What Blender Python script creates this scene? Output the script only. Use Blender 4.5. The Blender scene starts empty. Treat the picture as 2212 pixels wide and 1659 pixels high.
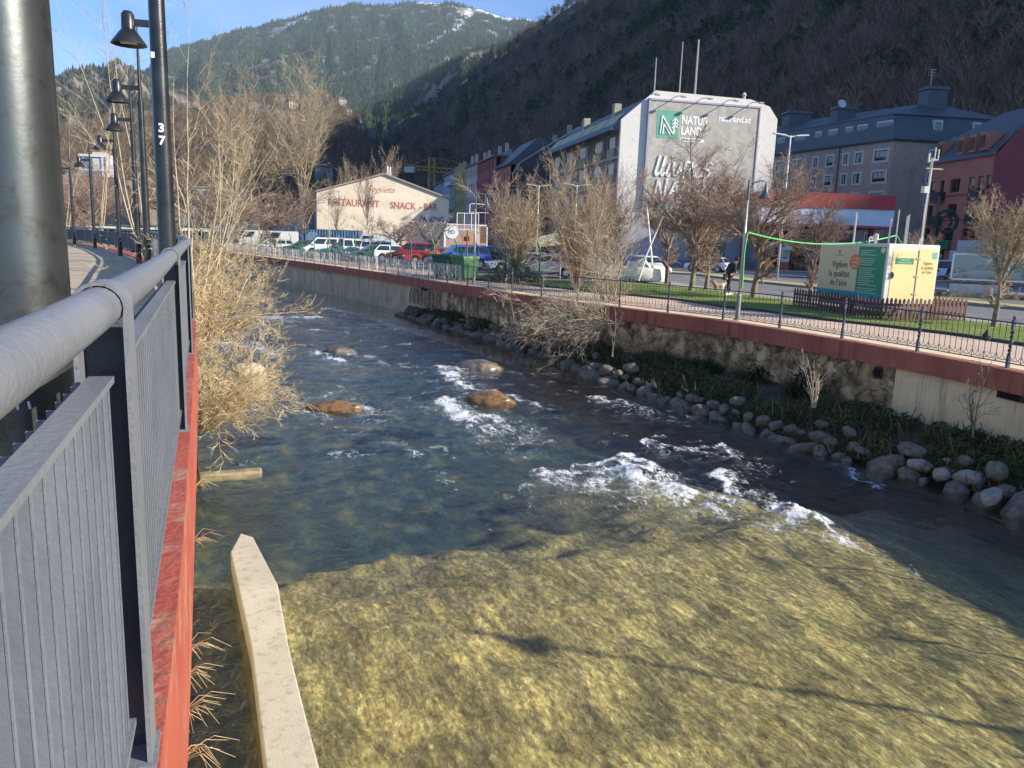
import bpy, math, random
import numpy as np
from mathutils import Vector, Matrix
R=math.radians
sc=bpy.context.scene
COL=sc.collection
# ---------------------------------------------------------------- camera model (used to place things at their real distance)
F=1671.;CX,CY=1106.,829.5
_D=np.array([-336/9370.,-1,-310/1671.]);_D/=np.linalg.norm(_D)
_U=-_D;_f=np.array([0,0,-1.]);_Fw=_f-_U*_f.dot(_U);_Fw/=np.linalg.norm(_Fw);_R=np.cross(_Fw,_U)
CM=np.array([_R,_Fw,_U]);EYE=np.array([0,0,4.3])
def ray(u,v): return CM@np.array([(u-CX)/F,-(v-CY)/F,-1.])
def G(u,v,z=0.):
    r=ray(u,v);return EYE+r*((z-EYE[2])/r[2])
def AT(u,v,y):
    r=ray(u,v);return EYE+r*(y/r[1])
cam_d=bpy.data.cameras.new('camera');cam=bpy.data.objects.new('camera',cam_d);COL.objects.link(cam)
mw=Matrix(((CM[0][0],CM[0][1],CM[0][2],EYE[0]),(CM[1][0],CM[1][1],CM[1][2],EYE[1]),(CM[2][0],CM[2][1],CM[2][2],EYE[2]),(0,0,0,1)))
cam.matrix_world=mw
cam_d.sensor_width=36;cam_d.lens=F/2212*36;cam_d.clip_start=.05;cam_d.clip_end=20000
sc.camera=cam
# ---------------------------------------------------------------- object helpers
def put(o,label=None,cat=None,group=None,kind=None):
    if label:o['label']=label
    if cat:o['category']=cat
    if group:o['group']=group
    if kind:o['kind']=kind
    return o
def thing(name,label,cat,loc=(0,0,0),rz=0,group=None):
    o=bpy.data.objects.new(name,None);COL.objects.link(o);o.location=loc;o.rotation_euler=(0,0,rz)
    o.empty_display_size=.2
    return put(o,label,cat,group)
def kids(o): return [c for c in COL.objects if c.parent==o]
def dup(root,loc=None,rz=None,label=None,group=None,scale=None,ch=None):
    def cp(o,par):
        c=o.copy();COL.objects.link(c);c.parent=par
        for k in CH.get(o.name,[]): CH.setdefault(c.name,[]).append(cp(k,c))
        return c
    r=cp(root,None)
    if loc is not None:r.location=loc
    if rz is not None:r.rotation_euler=(0,0,rz)
    if label:r['label']=label
    if group:r['group']=group
    if scale is not None:r.scale=scale if hasattr(scale,'__len__') else (scale,)*3
    return r
CH={}
def mesh_np(name,V,Fq,mats,parent=None,smooth=False,mi=None,cols=None):
    """V (n,3), Fq (m,k) one polygon size"""
    me=bpy.data.meshes.new(name);V=np.asarray(V,np.float32);Fq=np.asarray(Fq,np.int32)
    k=Fq.shape[1];me.vertices.add(len(V));me.vertices.foreach_set('co',V.ravel())
    me.loops.add(Fq.size);me.loops.foreach_set('vertex_index',Fq.ravel())
    me.polygons.add(len(Fq));me.polygons.foreach_set('loop_start',np.arange(0,Fq.size,k,dtype=np.int32))
    me.polygons.foreach_set('loop_total',np.full(len(Fq),k,np.int32))
    if mi is not None:me.polygons.foreach_set('material_index',np.asarray(mi,np.int32))
    me.polygons.foreach_set('use_smooth',np.full(len(Fq),smooth))
    if cols:
        for an,arr in cols.items():
            arr=np.asarray(arr,np.float32)
            if arr.ndim==1:
                a=me.attributes.new(an,'FLOAT','POINT');a.data.foreach_set('value',arr)
            else:
                a=me.color_attributes.new(an,'FLOAT_COLOR','POINT')
                if arr.shape[1]==3:arr=np.hstack([arr,np.ones((len(arr),1),np.float32)])
                a.data.foreach_set('color',arr.ravel())
    me.update(calc_edges=True)
    for m in (mats if isinstance(mats,(list,tuple)) else [mats]):me.materials.append(m)
    o=bpy.data.objects.new(name,me);COL.objects.link(o)
    if parent:o.parent=parent;CH.setdefault(parent.name,[]).append(o)
    return o
class MB:
    def __init__(s):s.v=[];s.f=[];s.m=[]
    def add(s,V,Fs,mi=0):
        b=len(s.v);s.v+=[tuple(map(float,p)) for p in V];s.f+=[tuple(b+i for i in f) for f in Fs];s.m+=[mi]*len(Fs);return s
    def box(s,cx,cy,cz,sx,sy,sz,mi=0,rz=0.):
        x,y,z=sx/2,sy/2,sz/2;c,n=math.cos(rz),math.sin(rz)
        V=[(cx+c*a-n*b,cy+n*a+c*b,cz+d) for a,b,d in [(-x,-y,-z),(x,-y,-z),(x,y,-z),(-x,y,-z),(-x,-y,z),(x,-y,z),(x,y,z),(-x,y,z)]]
        return s.add(V,[(0,3,2,1),(4,5,6,7),(0,1,5,4),(1,2,6,5),(2,3,7,6),(3,0,4,7)],mi)
    def b2(s,x0,x1,y0,y1,z0,z1,mi=0):return s.box((x0+x1)/2,(y0+y1)/2,(z0+z1)/2,abs(x1-x0),abs(y1-y0),abs(z1-z0),mi)
    def bar(s,a,b,w,h,mi=0,up=(0,0,1)):
        a=Vector(a);b=Vector(b);d=(b-a).normalized();u=Vector(up)
        if abs(d.dot(u))>.99:u=Vector((1,0,0))
        sd=d.cross(u).normalized()*w/2;uu=sd.cross(d).normalized()*h/2
        V=[a-sd-uu,a+sd-uu,a+sd+uu,a-sd+uu,b-sd-uu,b+sd-uu,b+sd+uu,b-sd+uu]
        return s.add(V,[(0,1,2,3),(7,6,5,4),(0,4,5,1),(1,5,6,2),(2,6,7,3),(3,7,4,0)],mi)
    def tube(s,pts,r,n=8,mi=0,caps=True):
        P=[Vector(p) for p in pts];rr=r if hasattr(r,'__len__') else [r]*len(P)
        V=[];nrm=None
        for i,p in enumerate(P):
            t=(P[min(i+1,len(P)-1)]-P[max(i-1,0)]).normalized()
            if nrm is None:
                nrm=t.cross(Vector((0,0,1)))
                if nrm.length<.01:nrm=Vector((1,0,0))
            nrm=(nrm-t*nrm.dot(t)).normalized();bn=t.cross(nrm)
            for k in range(n):
                a=2*math.pi*k/n;V.append(p+(nrm*math.cos(a)+bn*math.sin(a))*rr[i])
        Fs=[(i*n+k,i*n+(k+1)%n,(i+1)*n+(k+1)%n,(i+1)*n+k) for i in range(len(P)-1) for k in range(n)]
        if caps:Fs+=[tuple(range(n-1,-1,-1)),tuple((len(P)-1)*n+k for k in range(n))]
        return s.add(V,Fs,mi)
    def lathe(s,prof,c=(0,0,0),n=16,mi=0):
        V=[];
        for r,z in prof:
            for k in range(n):
                a=2*math.pi*k/n;V.append((c[0]+max(r,.0005)*math.cos(a),c[1]+max(r,.0005)*math.sin(a),c[2]+z))
        Fs=[(i*n+k,i*n+(k+1)%n,(i+1)*n+(k+1)%n,(i+1)*n+k) for i in range(len(prof)-1) for k in range(n)]
        return s.add(V,Fs,mi)
    def prism(s,poly,z0,z1,mi=0):
        n=len(poly);V=[(x,y,z0) for x,y in poly]+[(x,y,z1) for x,y in poly]
        return s.add(V,[tuple(range(n-1,-1,-1)),tuple(range(n,2*n))]+[(i,(i+1)%n,n+(i+1)%n,n+i) for i in range(n)],mi)
    def ext(s,poly,y0,y1,mi=0):   # polygon in x,z extruded along y
        n=len(poly);V=[(x,y0,z) for x,z in poly]+[(x,y1,z) for x,z in poly]
        return s.add(V,[tuple(range(n)),tuple(range(2*n-1,n-1,-1))]+[(i,n+i,n+(i+1)%n,(i+1)%n) for i in range(n)],mi)
    def loft(s,rings,mi=0,caps=True):
        n=len(rings[0]);V=[p for r in rings for p in r]
        Fs=[(i*n+k,i*n+(k+1)%n,(i+1)*n+(k+1)%n,(i+1)*n+k) for i in range(len(rings)-1) for k in range(n)]
        if caps:Fs+=[tuple(range(n-1,-1,-1)),tuple((len(rings)-1)*n+k for k in range(n))]
        return s.add(V,Fs,mi)
    def quad(s,a,b,c,d,mi=0):return s.add([a,b,c,d],[(0,1,2,3)],mi)
    def poly(s,P,mi=0):return s.add(P,[tuple(range(len(P)))],mi)
    def build(s,name,mats,parent=None,smooth=False,bevel=0,label=None,loc=None,rz=None,seg=2):
        me=bpy.data.meshes.new(name);me.from_pydata(s.v,[],s.f)
        for m in (mats if isinstance(mats,(list,tuple)) else [mats]):me.materials.append(m)
        me.polygons.foreach_set('material_index',s.m)
        if smooth:
            me.polygons.foreach_set('use_smooth',[True]*len(me.polygons));
            if smooth=='auto':
                try:me.set_sharp_from_angle(angle=R(40))
                except Exception:pass
        me.update()
        o=bpy.data.objects.new(name,me);COL.objects.link(o)
        if parent:o.parent=parent;CH.setdefault(parent.name,[]).append(o)
        if bevel:
            b=o.modifiers.new('bevel','BEVEL');b.width=bevel;b.segments=seg;b.limit_method='ANGLE';b.angle_limit=R(35)
        if loc is not None:o.location=loc
        if rz is not None:o.rotation_euler=(0,0,rz)
        if label:o['label']=label
        return o
def recalc(o):
    import bmesh
    bm=bmesh.new();bm.from_mesh(o.data);bmesh.ops.recalc_face_normals(bm,faces=bm.faces);bm.to_mesh(o.data);bm.free();return o
# ---------------------------------------------------------------- materials
def nodes(name):
    m=bpy.data.materials.new(name);m.use_nodes=True;nt=m.node_tree;nt.nodes.clear()
    out=nt.nodes.new('ShaderNodeOutputMaterial');return m,nt,out
def N(nt,t,**k):
    n=nt.nodes.new(t)
    for a,b in k.items():
        if a.startswith('i_'):
            key=a[2:];key=int(key) if key.isdigit() else key.replace('_',' ')
            n.inputs[key].default_value=b
        else:setattr(n,a,b)
    return n
def c4(c):return (c[0],c[1],c[2],1) if len(c)==3 else c
def ramp(nt,stops,src=None,interp='LINEAR'):
    r=nt.nodes.new('ShaderNodeValToRGB');r.color_ramp.interpolation=interp
    e=r.color_ramp.elements
    while len(e)>1:e.remove(e[-1])
    e[0].position=stops[0][0];e[0].color=c4(stops[0][1])
    for p,c in stops[1:]:
        x=e.new(p);x.color=c4(c)
    if src:nt.links.new(src,r.inputs[0])
    return r
def mat(name,col,rough=.6,metal=0.,col2=None,scale=3.,bump=0.,bscale=30.,stain=None,sscale=1.,stretch=(1,1,1),coord='Object',spec=.5,detail=5,lo=.35,hi=.65,st=(.52,.66)):
    m,nt,out=nodes(name);L=nt.links
    b=N(nt,'ShaderNodeBsdfPrincipled');b.inputs['Roughness'].default_value=rough;b.inputs['Metallic'].default_value=metal
    b.inputs['Specular IOR Level'].default_value=spec
    tc=N(nt,'ShaderNodeTexCoord');mp=N(nt,'ShaderNodeMapping');mp.inputs['Scale'].default_value=stretch
    L.new(tc.outputs[coord],mp.inputs[0])
    if col2 is None:col2=tuple(c*.78 for c in col)
    n=N(nt,'ShaderNodeTexNoise');n.inputs['Scale'].default_value=scale;n.inputs['Detail'].default_value=detail;L.new(mp.outputs[0],n.inputs['Vector'])
    r=ramp(nt,[(lo,col2),(hi,col)],n.outputs[0]);o=r.outputs[0]
    if stain:
        n2=N(nt,'ShaderNodeTexNoise');n2.inputs['Scale'].default_value=sscale;n2.inputs['Detail'].default_value=8;n2.inputs['Roughness'].default_value=.65;L.new(mp.outputs[0],n2.inputs['Vector'])
        r2=ramp(nt,[(st[0],(0,0,0)),(st[1],(1,1,1))],n2.outputs[0])
        mx=N(nt,'ShaderNodeMixRGB');L.new(r2.outputs[0],mx.inputs[0]);L.new(o,mx.inputs[1]);mx.inputs[2].default_value=c4(stain);o=mx.outputs[0]
    L.new(o,b.inputs['Base Color'])
    if bump:
        n3=N(nt,'ShaderNodeTexNoise');n3.inputs['Scale'].default_value=bscale;n3.inputs['Detail'].default_value=6;L.new(mp.outputs[0],n3.inputs['Vector'])
        bp=N(nt,'ShaderNodeBump');bp.inputs['Strength'].default_value=bump;bp.inputs['Distance'].default_value=.02;L.new(n3.outputs[0],bp.inputs['Height']);L.new(bp.outputs[0],b.inputs['Normal'])
    L.new(b.outputs[0],out.inputs[0]);return m
_mc={}
def flat(col,rough=.5,metal=0.,spec=.5):
    k=(tuple(round(c,3) for c in col),rough,metal,spec)
    if k not in _mc:_mc[k]=mat('paint_%d'%len(_mc),col,rough,metal,scale=1.5,col2=tuple(c*.88 for c in col),spec=spec)
    return _mc[k]
def glass_dark(name='window_glass',col=(.02,.025,.03),rough=.06):
    m,nt,out=nodes(name);b=N(nt,'ShaderNodeBsdfPrincipled');b.inputs['Base Color'].default_value=c4(col);b.inputs['Roughness'].default_value=rough;b.inputs['Specular IOR Level'].default_value=.9
    nt.links.new(b.outputs[0],out.inputs[0]);return m
GLASS=glass_dark()
# ---------------------------------------------------------------- numpy noise
_rs=np.random.RandomState(5);_P=_rs.rand(512,512).astype(np.float32)
def vn(x,y):
    xi=np.floor(x).astype(int);yi=np.floor(y).astype(int);fx=x-xi;fy=y-yi
    fx=fx*fx*(3-2*fx);fy=fy*fy*(3-2*fy)
    g=lambda a,b:_P[a%512,b%512]
    return (g(xi,yi)*(1-fx)+g(xi+1,yi)*fx)*(1-fy)+(g(xi,yi+1)*(1-fx)+g(xi+1,yi+1)*fx)*fy
def fbm(x,y,o=5,g=.5):
    s=0;a=1.;t=0
    for i in range(o):
        s=s+a*vn(x*2**i+17*i,y*2**i+31*i);t+=a;a*=g
    return s/t
def sstep(a,b,x):
    t=np.clip((x-a)/(b-a),0,1);return t*t*(3-2*t)
def grid_faces(nu,nv):
    i=np.arange(nu-1)[:,None]*nv+np.arange(nv-1)[None,:];i=i.ravel()
    return np.stack([i,i+nv,i+nv+1,i+1],1)
def curve(pts,step=None,n=None):
    """Catmull-Rom through 2d/3d points, resampled by length"""
    P=np.array(pts,float);P=np.vstack([2*P[0]-P[1],P,2*P[-1]-P[-2]]);o=[]
    for i in range(1,len(P)-2):
        for t in np.linspace(0,1,16,endpoint=False):
            a,b,c,d=P[i-1],P[i],P[i+1],P[i+2]
            o.append(.5*((2*b)+(c-a)*t+(2*a-5*b+4*c-d)*t*t+(3*b-a-3*c+d)*t**3))
    o.append(P[-2]);o=np.array(o);s=np.r_[0,np.cumsum(np.linalg.norm(np.diff(o,axis=0),axis=1))]
    m=n or max(2,int(round(s[-1]/step))+1);q=np.linspace(0,s[-1],m)
    return np.stack([np.interp(q,s,o[:,k]) for k in range(o.shape[1])],1)
def text_mesh(name,txt,size,mat_,parent,loc,rot=(R(90),0,0),shear=0.,ext=.01,bold=0.,align='LEFT',sx=1.,space=1.):
    cu=bpy.data.curves.new(name,'FONT');cu.body=txt;cu.size=size;cu.shear=shear;cu.extrude=ext;cu.offset=bold;cu.align_x=align;cu.space_character=space;cu.resolution_u=3
    t=bpy.data.objects.new(name+'_tmp',cu);COL.objects.link(t)
    dg=bpy.context.evaluated_depsgraph_get();me=bpy.data.meshes.new_from_object(t.evaluated_get(dg));bpy.data.objects.remove(t);bpy.data.curves.remove(cu)
    me.name=name;me.materials.clear();me.materials.append(mat_)
    o=bpy.data.objects.new(name,me);COL.objects.link(o);o.location=loc;o.rotation_euler=rot;o.scale=(sx,1,1)
    if parent:o.parent=parent;CH.setdefault(parent.name,[]).append(o)
    return o
# ================================================================ light, sky
SUN_H,SUN_E=107.,25.
w=bpy.data.worlds.new('World');sc.world=w;w.use_nodes=True;nt=w.node_tree;nt.nodes.clear()
wo=nt.nodes.new('ShaderNodeOutputWorld');bg=nt.nodes.new('ShaderNodeBackground');sky=nt.nodes.new('ShaderNodeTexSky')
sky.sky_type='NISHITA';sky.sun_disc=False;sky.sun_elevation=R(SUN_E);sky.sun_rotation=R(SUN_H);sky.altitude=1000;sky.air_density=1.;sky.dust_density=0.;sky.ozone_density=3.
bg.inputs[1].default_value=.105
# thin high cloud streaks mixed into the sky
tc=nt.nodes.new('ShaderNodeTexCoord');mp=nt.nodes.new('ShaderNodeMapping');mp.inputs['Scale'].default_value=(2.2,1.2,9.);mp.inputs['Rotation'].default_value=(.25,.1,0)
nz=nt.nodes.new('ShaderNodeTexNoise');nz.inputs['Scale'].default_value=2.2;nz.inputs['Detail'].default_value=7;nz.inputs['Distortion'].default_value=.6
rp=ramp(nt,[(.52,(0,0,0)),(.85,(.32,.32,.32))]);mx=nt.nodes.new('ShaderNodeMixRGB');mx.inputs[2].default_value=(5.5,6.,6.6,1)
nt.links.new(tc.outputs['Generated'],mp.inputs[0]);nt.links.new(mp.outputs[0],nz.inputs['Vector']);nt.links.new(nz.outputs[0],rp.inputs[0])
nt.links.new(rp.outputs[0],mx.inputs[0]);hs=nt.nodes.new('ShaderNodeMixRGB');hs.blend_type='MULTIPLY';hs.inputs[0].default_value=1;hs.inputs[2].default_value=(.56,.80,1.10,1);nt.links.new(sky.outputs[0],hs.inputs[1]);nt.links.new(hs.outputs[0],mx.inputs[1]);nt.links.new(mx.outputs[0],bg.inputs[0]);nt.links.new(bg.outputs[0],wo.inputs[0])
sd=bpy.data.lights.new('sun','SUN');sd.energy=5.0;sd.angle=R(.5);sd.color=(1,.92,.78);so=bpy.data.objects.new('sun',sd);COL.objects.link(so)
S=Vector((math.sin(R(SUN_H))*math.cos(R(SUN_E)),math.cos(R(SUN_H))*math.cos(R(SUN_E)),math.sin(R(SUN_E))))
so.rotation_euler=S.to_track_quat('Z','Y').to_euler()
vs=sc.view_settings;vs.view_transform='Standard';vs.look='None';vs.gamma=1;vs.exposure=.95
sc.cycles.use_denoising=True
sc.cycles.max_bounces=6;sc.cycles.transparent_max_bounces=10;sc.cycles.sample_clamp_indirect=4
# ================================================================ mountains
def attr_mat(name,bscale=.05,fine=.35,rough=.9,bump=1.,dist=6.,hi=.05):
    m,nt,out=nodes(name);L=nt.links;b=N(nt,'ShaderNodeBsdfPrincipled');b.inputs['Roughness'].default_value=rough;b.inputs['Specular IOR Level'].default_value=.1
    a=N(nt,'ShaderNodeVertexColor');a.layer_name='Col';tc=N(nt,'ShaderNodeTexCoord')
    n=N(nt,'ShaderNodeTexNoise');n.inputs['Scale'].default_value=bscale;n.inputs['Detail'].default_value=4;n.inputs['Roughness'].default_value=.75;L.new(tc.outputs['Object'],n.inputs['Vector'])
    r=ramp(nt,[(.3,(1-fine,)*3),(.7,(1+fine*.6,)*3)],n.outputs[0])
    mx=N(nt,'ShaderNodeMixRGB',blend_type='MULTIPLY');mx.inputs[0].default_value=1;L.new(a.outputs[0],mx.inputs[1]);L.new(r.outputs[0],mx.inputs[2]);L.new(mx.outputs[0],b.inputs['Base Color'])
    bp=N(nt,'ShaderNodeBump');bp.inputs['Strength'].default_value=bump;bp.inputs['Distance'].default_value=dist;L.new(n.outputs[0],bp.inputs['Height']);L.new(bp.outputs[0],b.inputs['Normal'])
    L.new(b.outputs[0],out.inputs[0]);return m
def el_of(u,v):
    r=ray(u,v);return math.degrees(math.atan2(r[0],r[1])),r[2]/math.hypot(r[0],r[1])
def polar(th,r,z):return r*np.sin(np.radians(th)),r*np.cos(np.radians(th)),z
GREEN=np.array((.028,.044,.026));BROWN=np.array((.105,.078,.055));ROCK=np.array((.30,.26,.21));SNOW=np.array((.85,.87,.92));DGREEN=np.array((.018,.034,.022))
def layer(name,sil,r0,t0,r1,nth,nr,rough,colf,mat_,shape=1.,gully=0.,gs=.5,seed=0):
    """hillside between distance r0 (tangent t0) and a crest at r1 whose skyline is sil"""
    a=np.array([el_of(*p) for p in sil]);th=np.linspace(a[0,0],a[-1,0],nth);cr=np.interp(th,a[:,0],a[:,1])
    t=np.linspace(0,1.12,nr);T,H=np.meshgrid(t,th);C=np.interp(H,a[:,0],a[:,1])
    r1v=r1*(1+.08*(fbm(H*.15+seed,H*0+seed,3)-.5));Rr=r0+(r1v-r0)*T
    z0=r0*t0;z1=r1v*C;k=np.clip(T,0,1)**shape;Z=z0+(z1-z0)*k
    Z=np.where(T>1,z1-(T-1)*(r1-r0)*.9,Z)
    x=Rr*np.sin(np.radians(H));y=Rr*np.cos(np.radians(H));fade=np.clip(T*4,0,1)*(1-.8*sstep(.85,1,T))
    g=fbm(x*gs/100+seed,y*gs/100-seed,5,.55)-.5;gl=np.abs(fbm(H*gully+seed,Rr/1500.+seed,3)-.5)*2
    Z=Z+g*rough*fade*2+(gl-.3)*rough*(1.2 if gully else 0)*fade+(fbm(x/22.,y/22.,3)-.5)*rough*.16
    Z+=4.3
    col=colf(H,Rr,T,x,y,Z,g,gl)
    V=np.stack([x.ravel(),y.ravel(),Z.ravel()],1)
    o=mesh_np(name,V,grid_faces(nth,nr),mat_,smooth=True,cols={'Col':col.reshape(-1,3)})
    put(o,kind='structure');return dict(H=H,R=Rr,T=T,x=x,y=y,Z=Z,col=col,o=o)
def mix(a,b,t):return a*(1-t[...,None])+b*t[...,None]
def patch(H,R_,sc_,thr,soft=.04,seed=0):return sstep(thr,thr+soft,fbm(H*sc_+seed,R_/60.*sc_*.6+seed,5,.55))
M_MTN=attr_mat('mountain_side',.03,.45,bump=1.,dist=14);M_HILL=attr_mat('hill_side',.06,.45,bump=1,dist=8);M_SLOPE=attr_mat('slope_floor',.12,.5,bump=1,dist=3)
def cf_far(H,Rr,T,x,y,Z,g,gl):
    c=np.broadcast_to(GREEN,H.shape+(3,)).copy();v=fbm(x/300,y/300,4)
    c=mix(c,GREEN*1.25,sstep(.4,.7,v));c=mix(c,ROCK*.75,sstep(.60,.66,fbm(x/45+3,y/60,5,.65))*.7*sstep(.2,.5,T))
    c=mix(c,BROWN,1-sstep(.02,.2,T+.3*(v-.5)))
    uz=(Z-4.3)/Rr;sn=sstep(.935,.985,T*.955+.30*(fbm(x/90,y/90,5,.7)-.46))*sstep(-10.5,-6.5,H+3*(v-.5))*sstep(.42,.56,fbm(x/24,y/24,4,.7)+.05)
    gull=.75*np.exp(-((H+3.6+ (1-T)*7.+1.2*(fbm(x/200,y/200,3)-.5))/.22)**2)*sstep(.45,.8,T)*sstep(.46,.58,fbm(x/26,y/26,4,.7)+.03)
    sp=.6*np.exp(-((H+15.5)/1.2)**2)*np.exp(-((T-.93)/.04)**2)*sstep(.5,.6,fbm(x/50,y/50,4,.7))
    return mix(c,SNOW,np.clip(sn+gull+sp,0,1))
def cf_left(H,Rr,T,x,y,Z,g,gl):
    v=fbm(x/150,y/150,4);c=np.broadcast_to(GREEN*.9,H.shape+(3,)).copy();c=mix(c,BROWN*.9,sstep(.42,.62,v)*.8)
    return mix(c,ROCK*.8,sstep(.50,.57,fbm(x/80+9,y/90,5,.6))*sstep(.25,.5,T)*(1-sstep(.93,1,T)))
def cf_mid(H,Rr,T,x,y,Z,g,gl):
    v=fbm(x/120,y/120,4);c=np.broadcast_to(GREEN*1.3,H.shape+(3,)).copy();c=mix(c,BROWN*.9,sstep(.5,.65,v)*.6)
    return mix(c,ROCK*.9,sstep(.485,.54,fbm(x/50+4,y/70,5,.62))*sstep(.3,.55,T)*(1-sstep(.95,1,T))*sstep(-8.5,-6,H))
def cf_vil(H,Rr,T,x,y,Z,g,gl):
    v=fbm(x/90,y/90,4);c=np.broadcast_to(BROWN*1.15,H.shape+(3,)).copy();return mix(c,GREEN,sstep(.52,.62,v)*.7)
LF=layer('mountain',[(-300,300),(100,260),(300,165),(360,110),(420,92),(480,75),(540,60),(600,46),(700,18),(760,7),(830,12),(900,5),(980,5),(1040,20),(1090,38),(1130,40),(1190,52),(1260,90),(1400,200)],1700,.10,4200,520,260,60,cf_far,M_MTN,1.15,.42,.16,3)
LL=layer('rocky_hill',[(-500,300),(-100,215),(60,190),(118,168),(160,150),(200,143),(250,141),(300,152),(350,178),(420,215),(480,260)],700,.01,2300,260,130,45,cf_left,M_HILL,1.3,1.1,.5,7)
LM=layer('wooded_ridge',[(745,350),(775,262),(800,235),(860,188),(940,150),(1000,113),(1060,98),(1120,88),(1160,78),(1190,58),(1260,20),(1400,-60)],1250,.05,2100,240,120,30,cf_mid,M_HILL,1.1,1.2,.7,11)
LV=layer('foothill',[(-700,330),(-200,300),(100,285),(250,262),(350,245),(450,228),(560,214),(700,212),(760,235),(800,290),(850,345),(900,400)],330,.0,1300,300,110,14,cf_vil,M_HILL,1.0,1.4,1.,15)
# ---- the shaded valley side on the right: rises from a foot line that runs beside the road
def z_slope(x,y):
    wv=.9205*x+.3907*y;a=-.3907*x+.9205*y
    z=2.1+.80*np.maximum(0,wv-130);z=395-np.log1p(np.exp(np.clip((395-z)/14,-40,40)))*14
    z=z+(fbm(x/120.,y/120.,5,.5)-.5)*40*sstep(150,400,wv)+(fbm(x/22,y/22,3)-.5)*6*sstep(140,200,wv)
    v=.292*x+.956*y;cap=-3.6+.543*(x-23)+.1816*(y-36)  # beyond the view the hill is cut to a plane that shapes its shadow
    k=sstep(112,150,v);return np.where(v<150,np.minimum(z,cap+k*k*400),z)
th=np.linspace(-21,100,420);rr=np.geomspace(95,1500,200);rr=np.r_[rr,1560,1700]
Rr,H=np.meshgrid(rr,th);x=Rr*np.sin(np.radians(H));y=Rr*np.cos(np.radians(H));Z=z_slope(x,y)
Z=np.where(Rr>1510,Z*np.where(Rr>1600,.2,.82),Z);wv=.9205*x+.3907*y;Z=np.where(wv<131,.5,Z)
v=fbm(x/70,y/70,4);col=mix(np.broadcast_to(np.array((.125,.08,.06)),H.shape+(3,)),DGREEN*1.3,sstep(.5,.62,v))
o=mesh_np('valley_slope',np.stack([x.ravel(),y.ravel(),Z.ravel()],1),grid_faces(len(th),len(rr)),M_SLOPE,smooth=True,cols={'Col':col.reshape(-1,3)});put(o,kind='structure')
# ---- woods as masses of small trees
def tree_tpl(kind,rng,n):
    V=[];
    if kind=='conifer':
        for j,(zb,zt,rb) in enumerate([(.12,.55,.2),(.35,.8,.15),(.6,1.,.09)]):
            k=6;ph=rng.rand()*6
            for i in range(k):
                a0=ph+2*math.pi*i/k;a1=ph+2*math.pi*(i+1)/k;q=rb*(.75+.5*rng.rand())
                V.append([(q*math.cos(a0),q*math.sin(a0),zb+.05*rng.randn()),(q*math.cos(a1),q*math.sin(a1),zb+.05*rng.randn()),(0,0,zt)])
    elif kind=='pine':
        for i in range(26):
            c=np.array([rng.randn()*.13,rng.randn()*.13,.45+.5*rng.rand()]);c[:2]*=1.3-c[2];d=rng.randn(3)*.11;e=rng.randn(3)*.11
            V.append([c,c+d,c+e])
        V.append([(-.015,0,0),(.015,0,0),(0,0,.8)])
    else:
        V.append([(-.014,0,0),(.014,0,0),(0,0,.75)]);V.append([(0,-.014,0),(0,.014,0),(0,0,.75)])
        for i in range(n):
            zb=.2+.5*rng.rand();a=rng.rand()*6.283;el=.5+.9*rng.rand();l=.2+.25*rng.rand();d=np.array([math.cos(a)*math.cos(el),math.sin(a)*math.cos(el),math.sin(el)])*l
            s=np.cross(d,rng.randn(3));s=s/np.linalg.norm(s)*.012;b=np.array([d[0]*.25,d[1]*.25,zb])
            V.append([b-s,b+s,b+d])
            for q in range(2):
                d2=d*.6+rng.randn(3)*.08;b2=b+d*(.4+.4*rng.rand());V.append([b2-s*.6,b2+s*.6,b2+d2])
    return np.array(V,np.float32)
def wood(name,label,pts,hs,kind,col,col2,nt_,seed,cat,n=30,parent=None):
    rng=np.random.RandomState(seed);T_=[tree_tpl(kind,rng,n) for i in range(6)];out=[];cc=[]
    idx=rng.randint(0,6,len(pts))
    for k in range(6):
        P=pts[idx==k];h=hs[idx==k];
        if not len(P):continue
        a=rng.rand(len(P))*6.283;c,s=np.cos(a),np.sin(a);Tm=T_[k]
        X=(Tm[None,...,0]*c[:,None,None]-Tm[None,...,1]*s[:,None,None]);Y=(Tm[None,...,0]*s[:,None,None]+Tm[None,...,1]*c[:,None,None])
        W=np.stack([X,Y,np.broadcast_to(Tm[None,...,2],X.shape)],-1)*h[:,None,None,None]+P[:,None,None,:]
        out.append(W.reshape(-1,3));t=rng.rand(len(P));C=np.array(col)[None]*(1-t[:,None])+np.array(col2)[None]*t[:,None]
        cc.append(np.repeat(C,Tm.shape[0]*3,axis=0))
    V=np.concatenate(out);C=np.concatenate(cc);m,nt,ou=nodes(name);b=N(nt,'ShaderNodeBsdfPrincipled');b.inputs['Roughness'].default_value=.95;b.inputs['Specular IOR Level'].default_value=.05
    a=N(nt,'ShaderNodeVertexColor');a.layer_name='Col';nt.links.new(a.outputs[0],b.inputs['Base Color']);nt.links.new(b.outputs[0],ou.inputs[0])
    o=mesh_np(name,V,np.arange(len(V)).reshape(-1,3),m,cols={'Col':C});put(o,label,cat,kind='stuff');return o
rng=np.random.RandomState(2)
def scat_slope(n,rmin,rmax,sizef,f):
    r=np.exp(rng.uniform(np.log(rmin),np.log(rmax),n));t=rng.uniform(-16,38,n);x=r*np.sin(np.radians(t));y=r*np.cos(np.radians(t));z=z_slope(x,y);wv=.9205*x+.3907*y
    kind=fbm(x/55.,y/55.,4);ok=(wv>142)&f(kind,wv,r,t);P=np.stack([x,y,z-.6],1)[ok];h=sizef(r[ok])*(.7+.6*rng.rand(ok.sum()));return P,h
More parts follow.
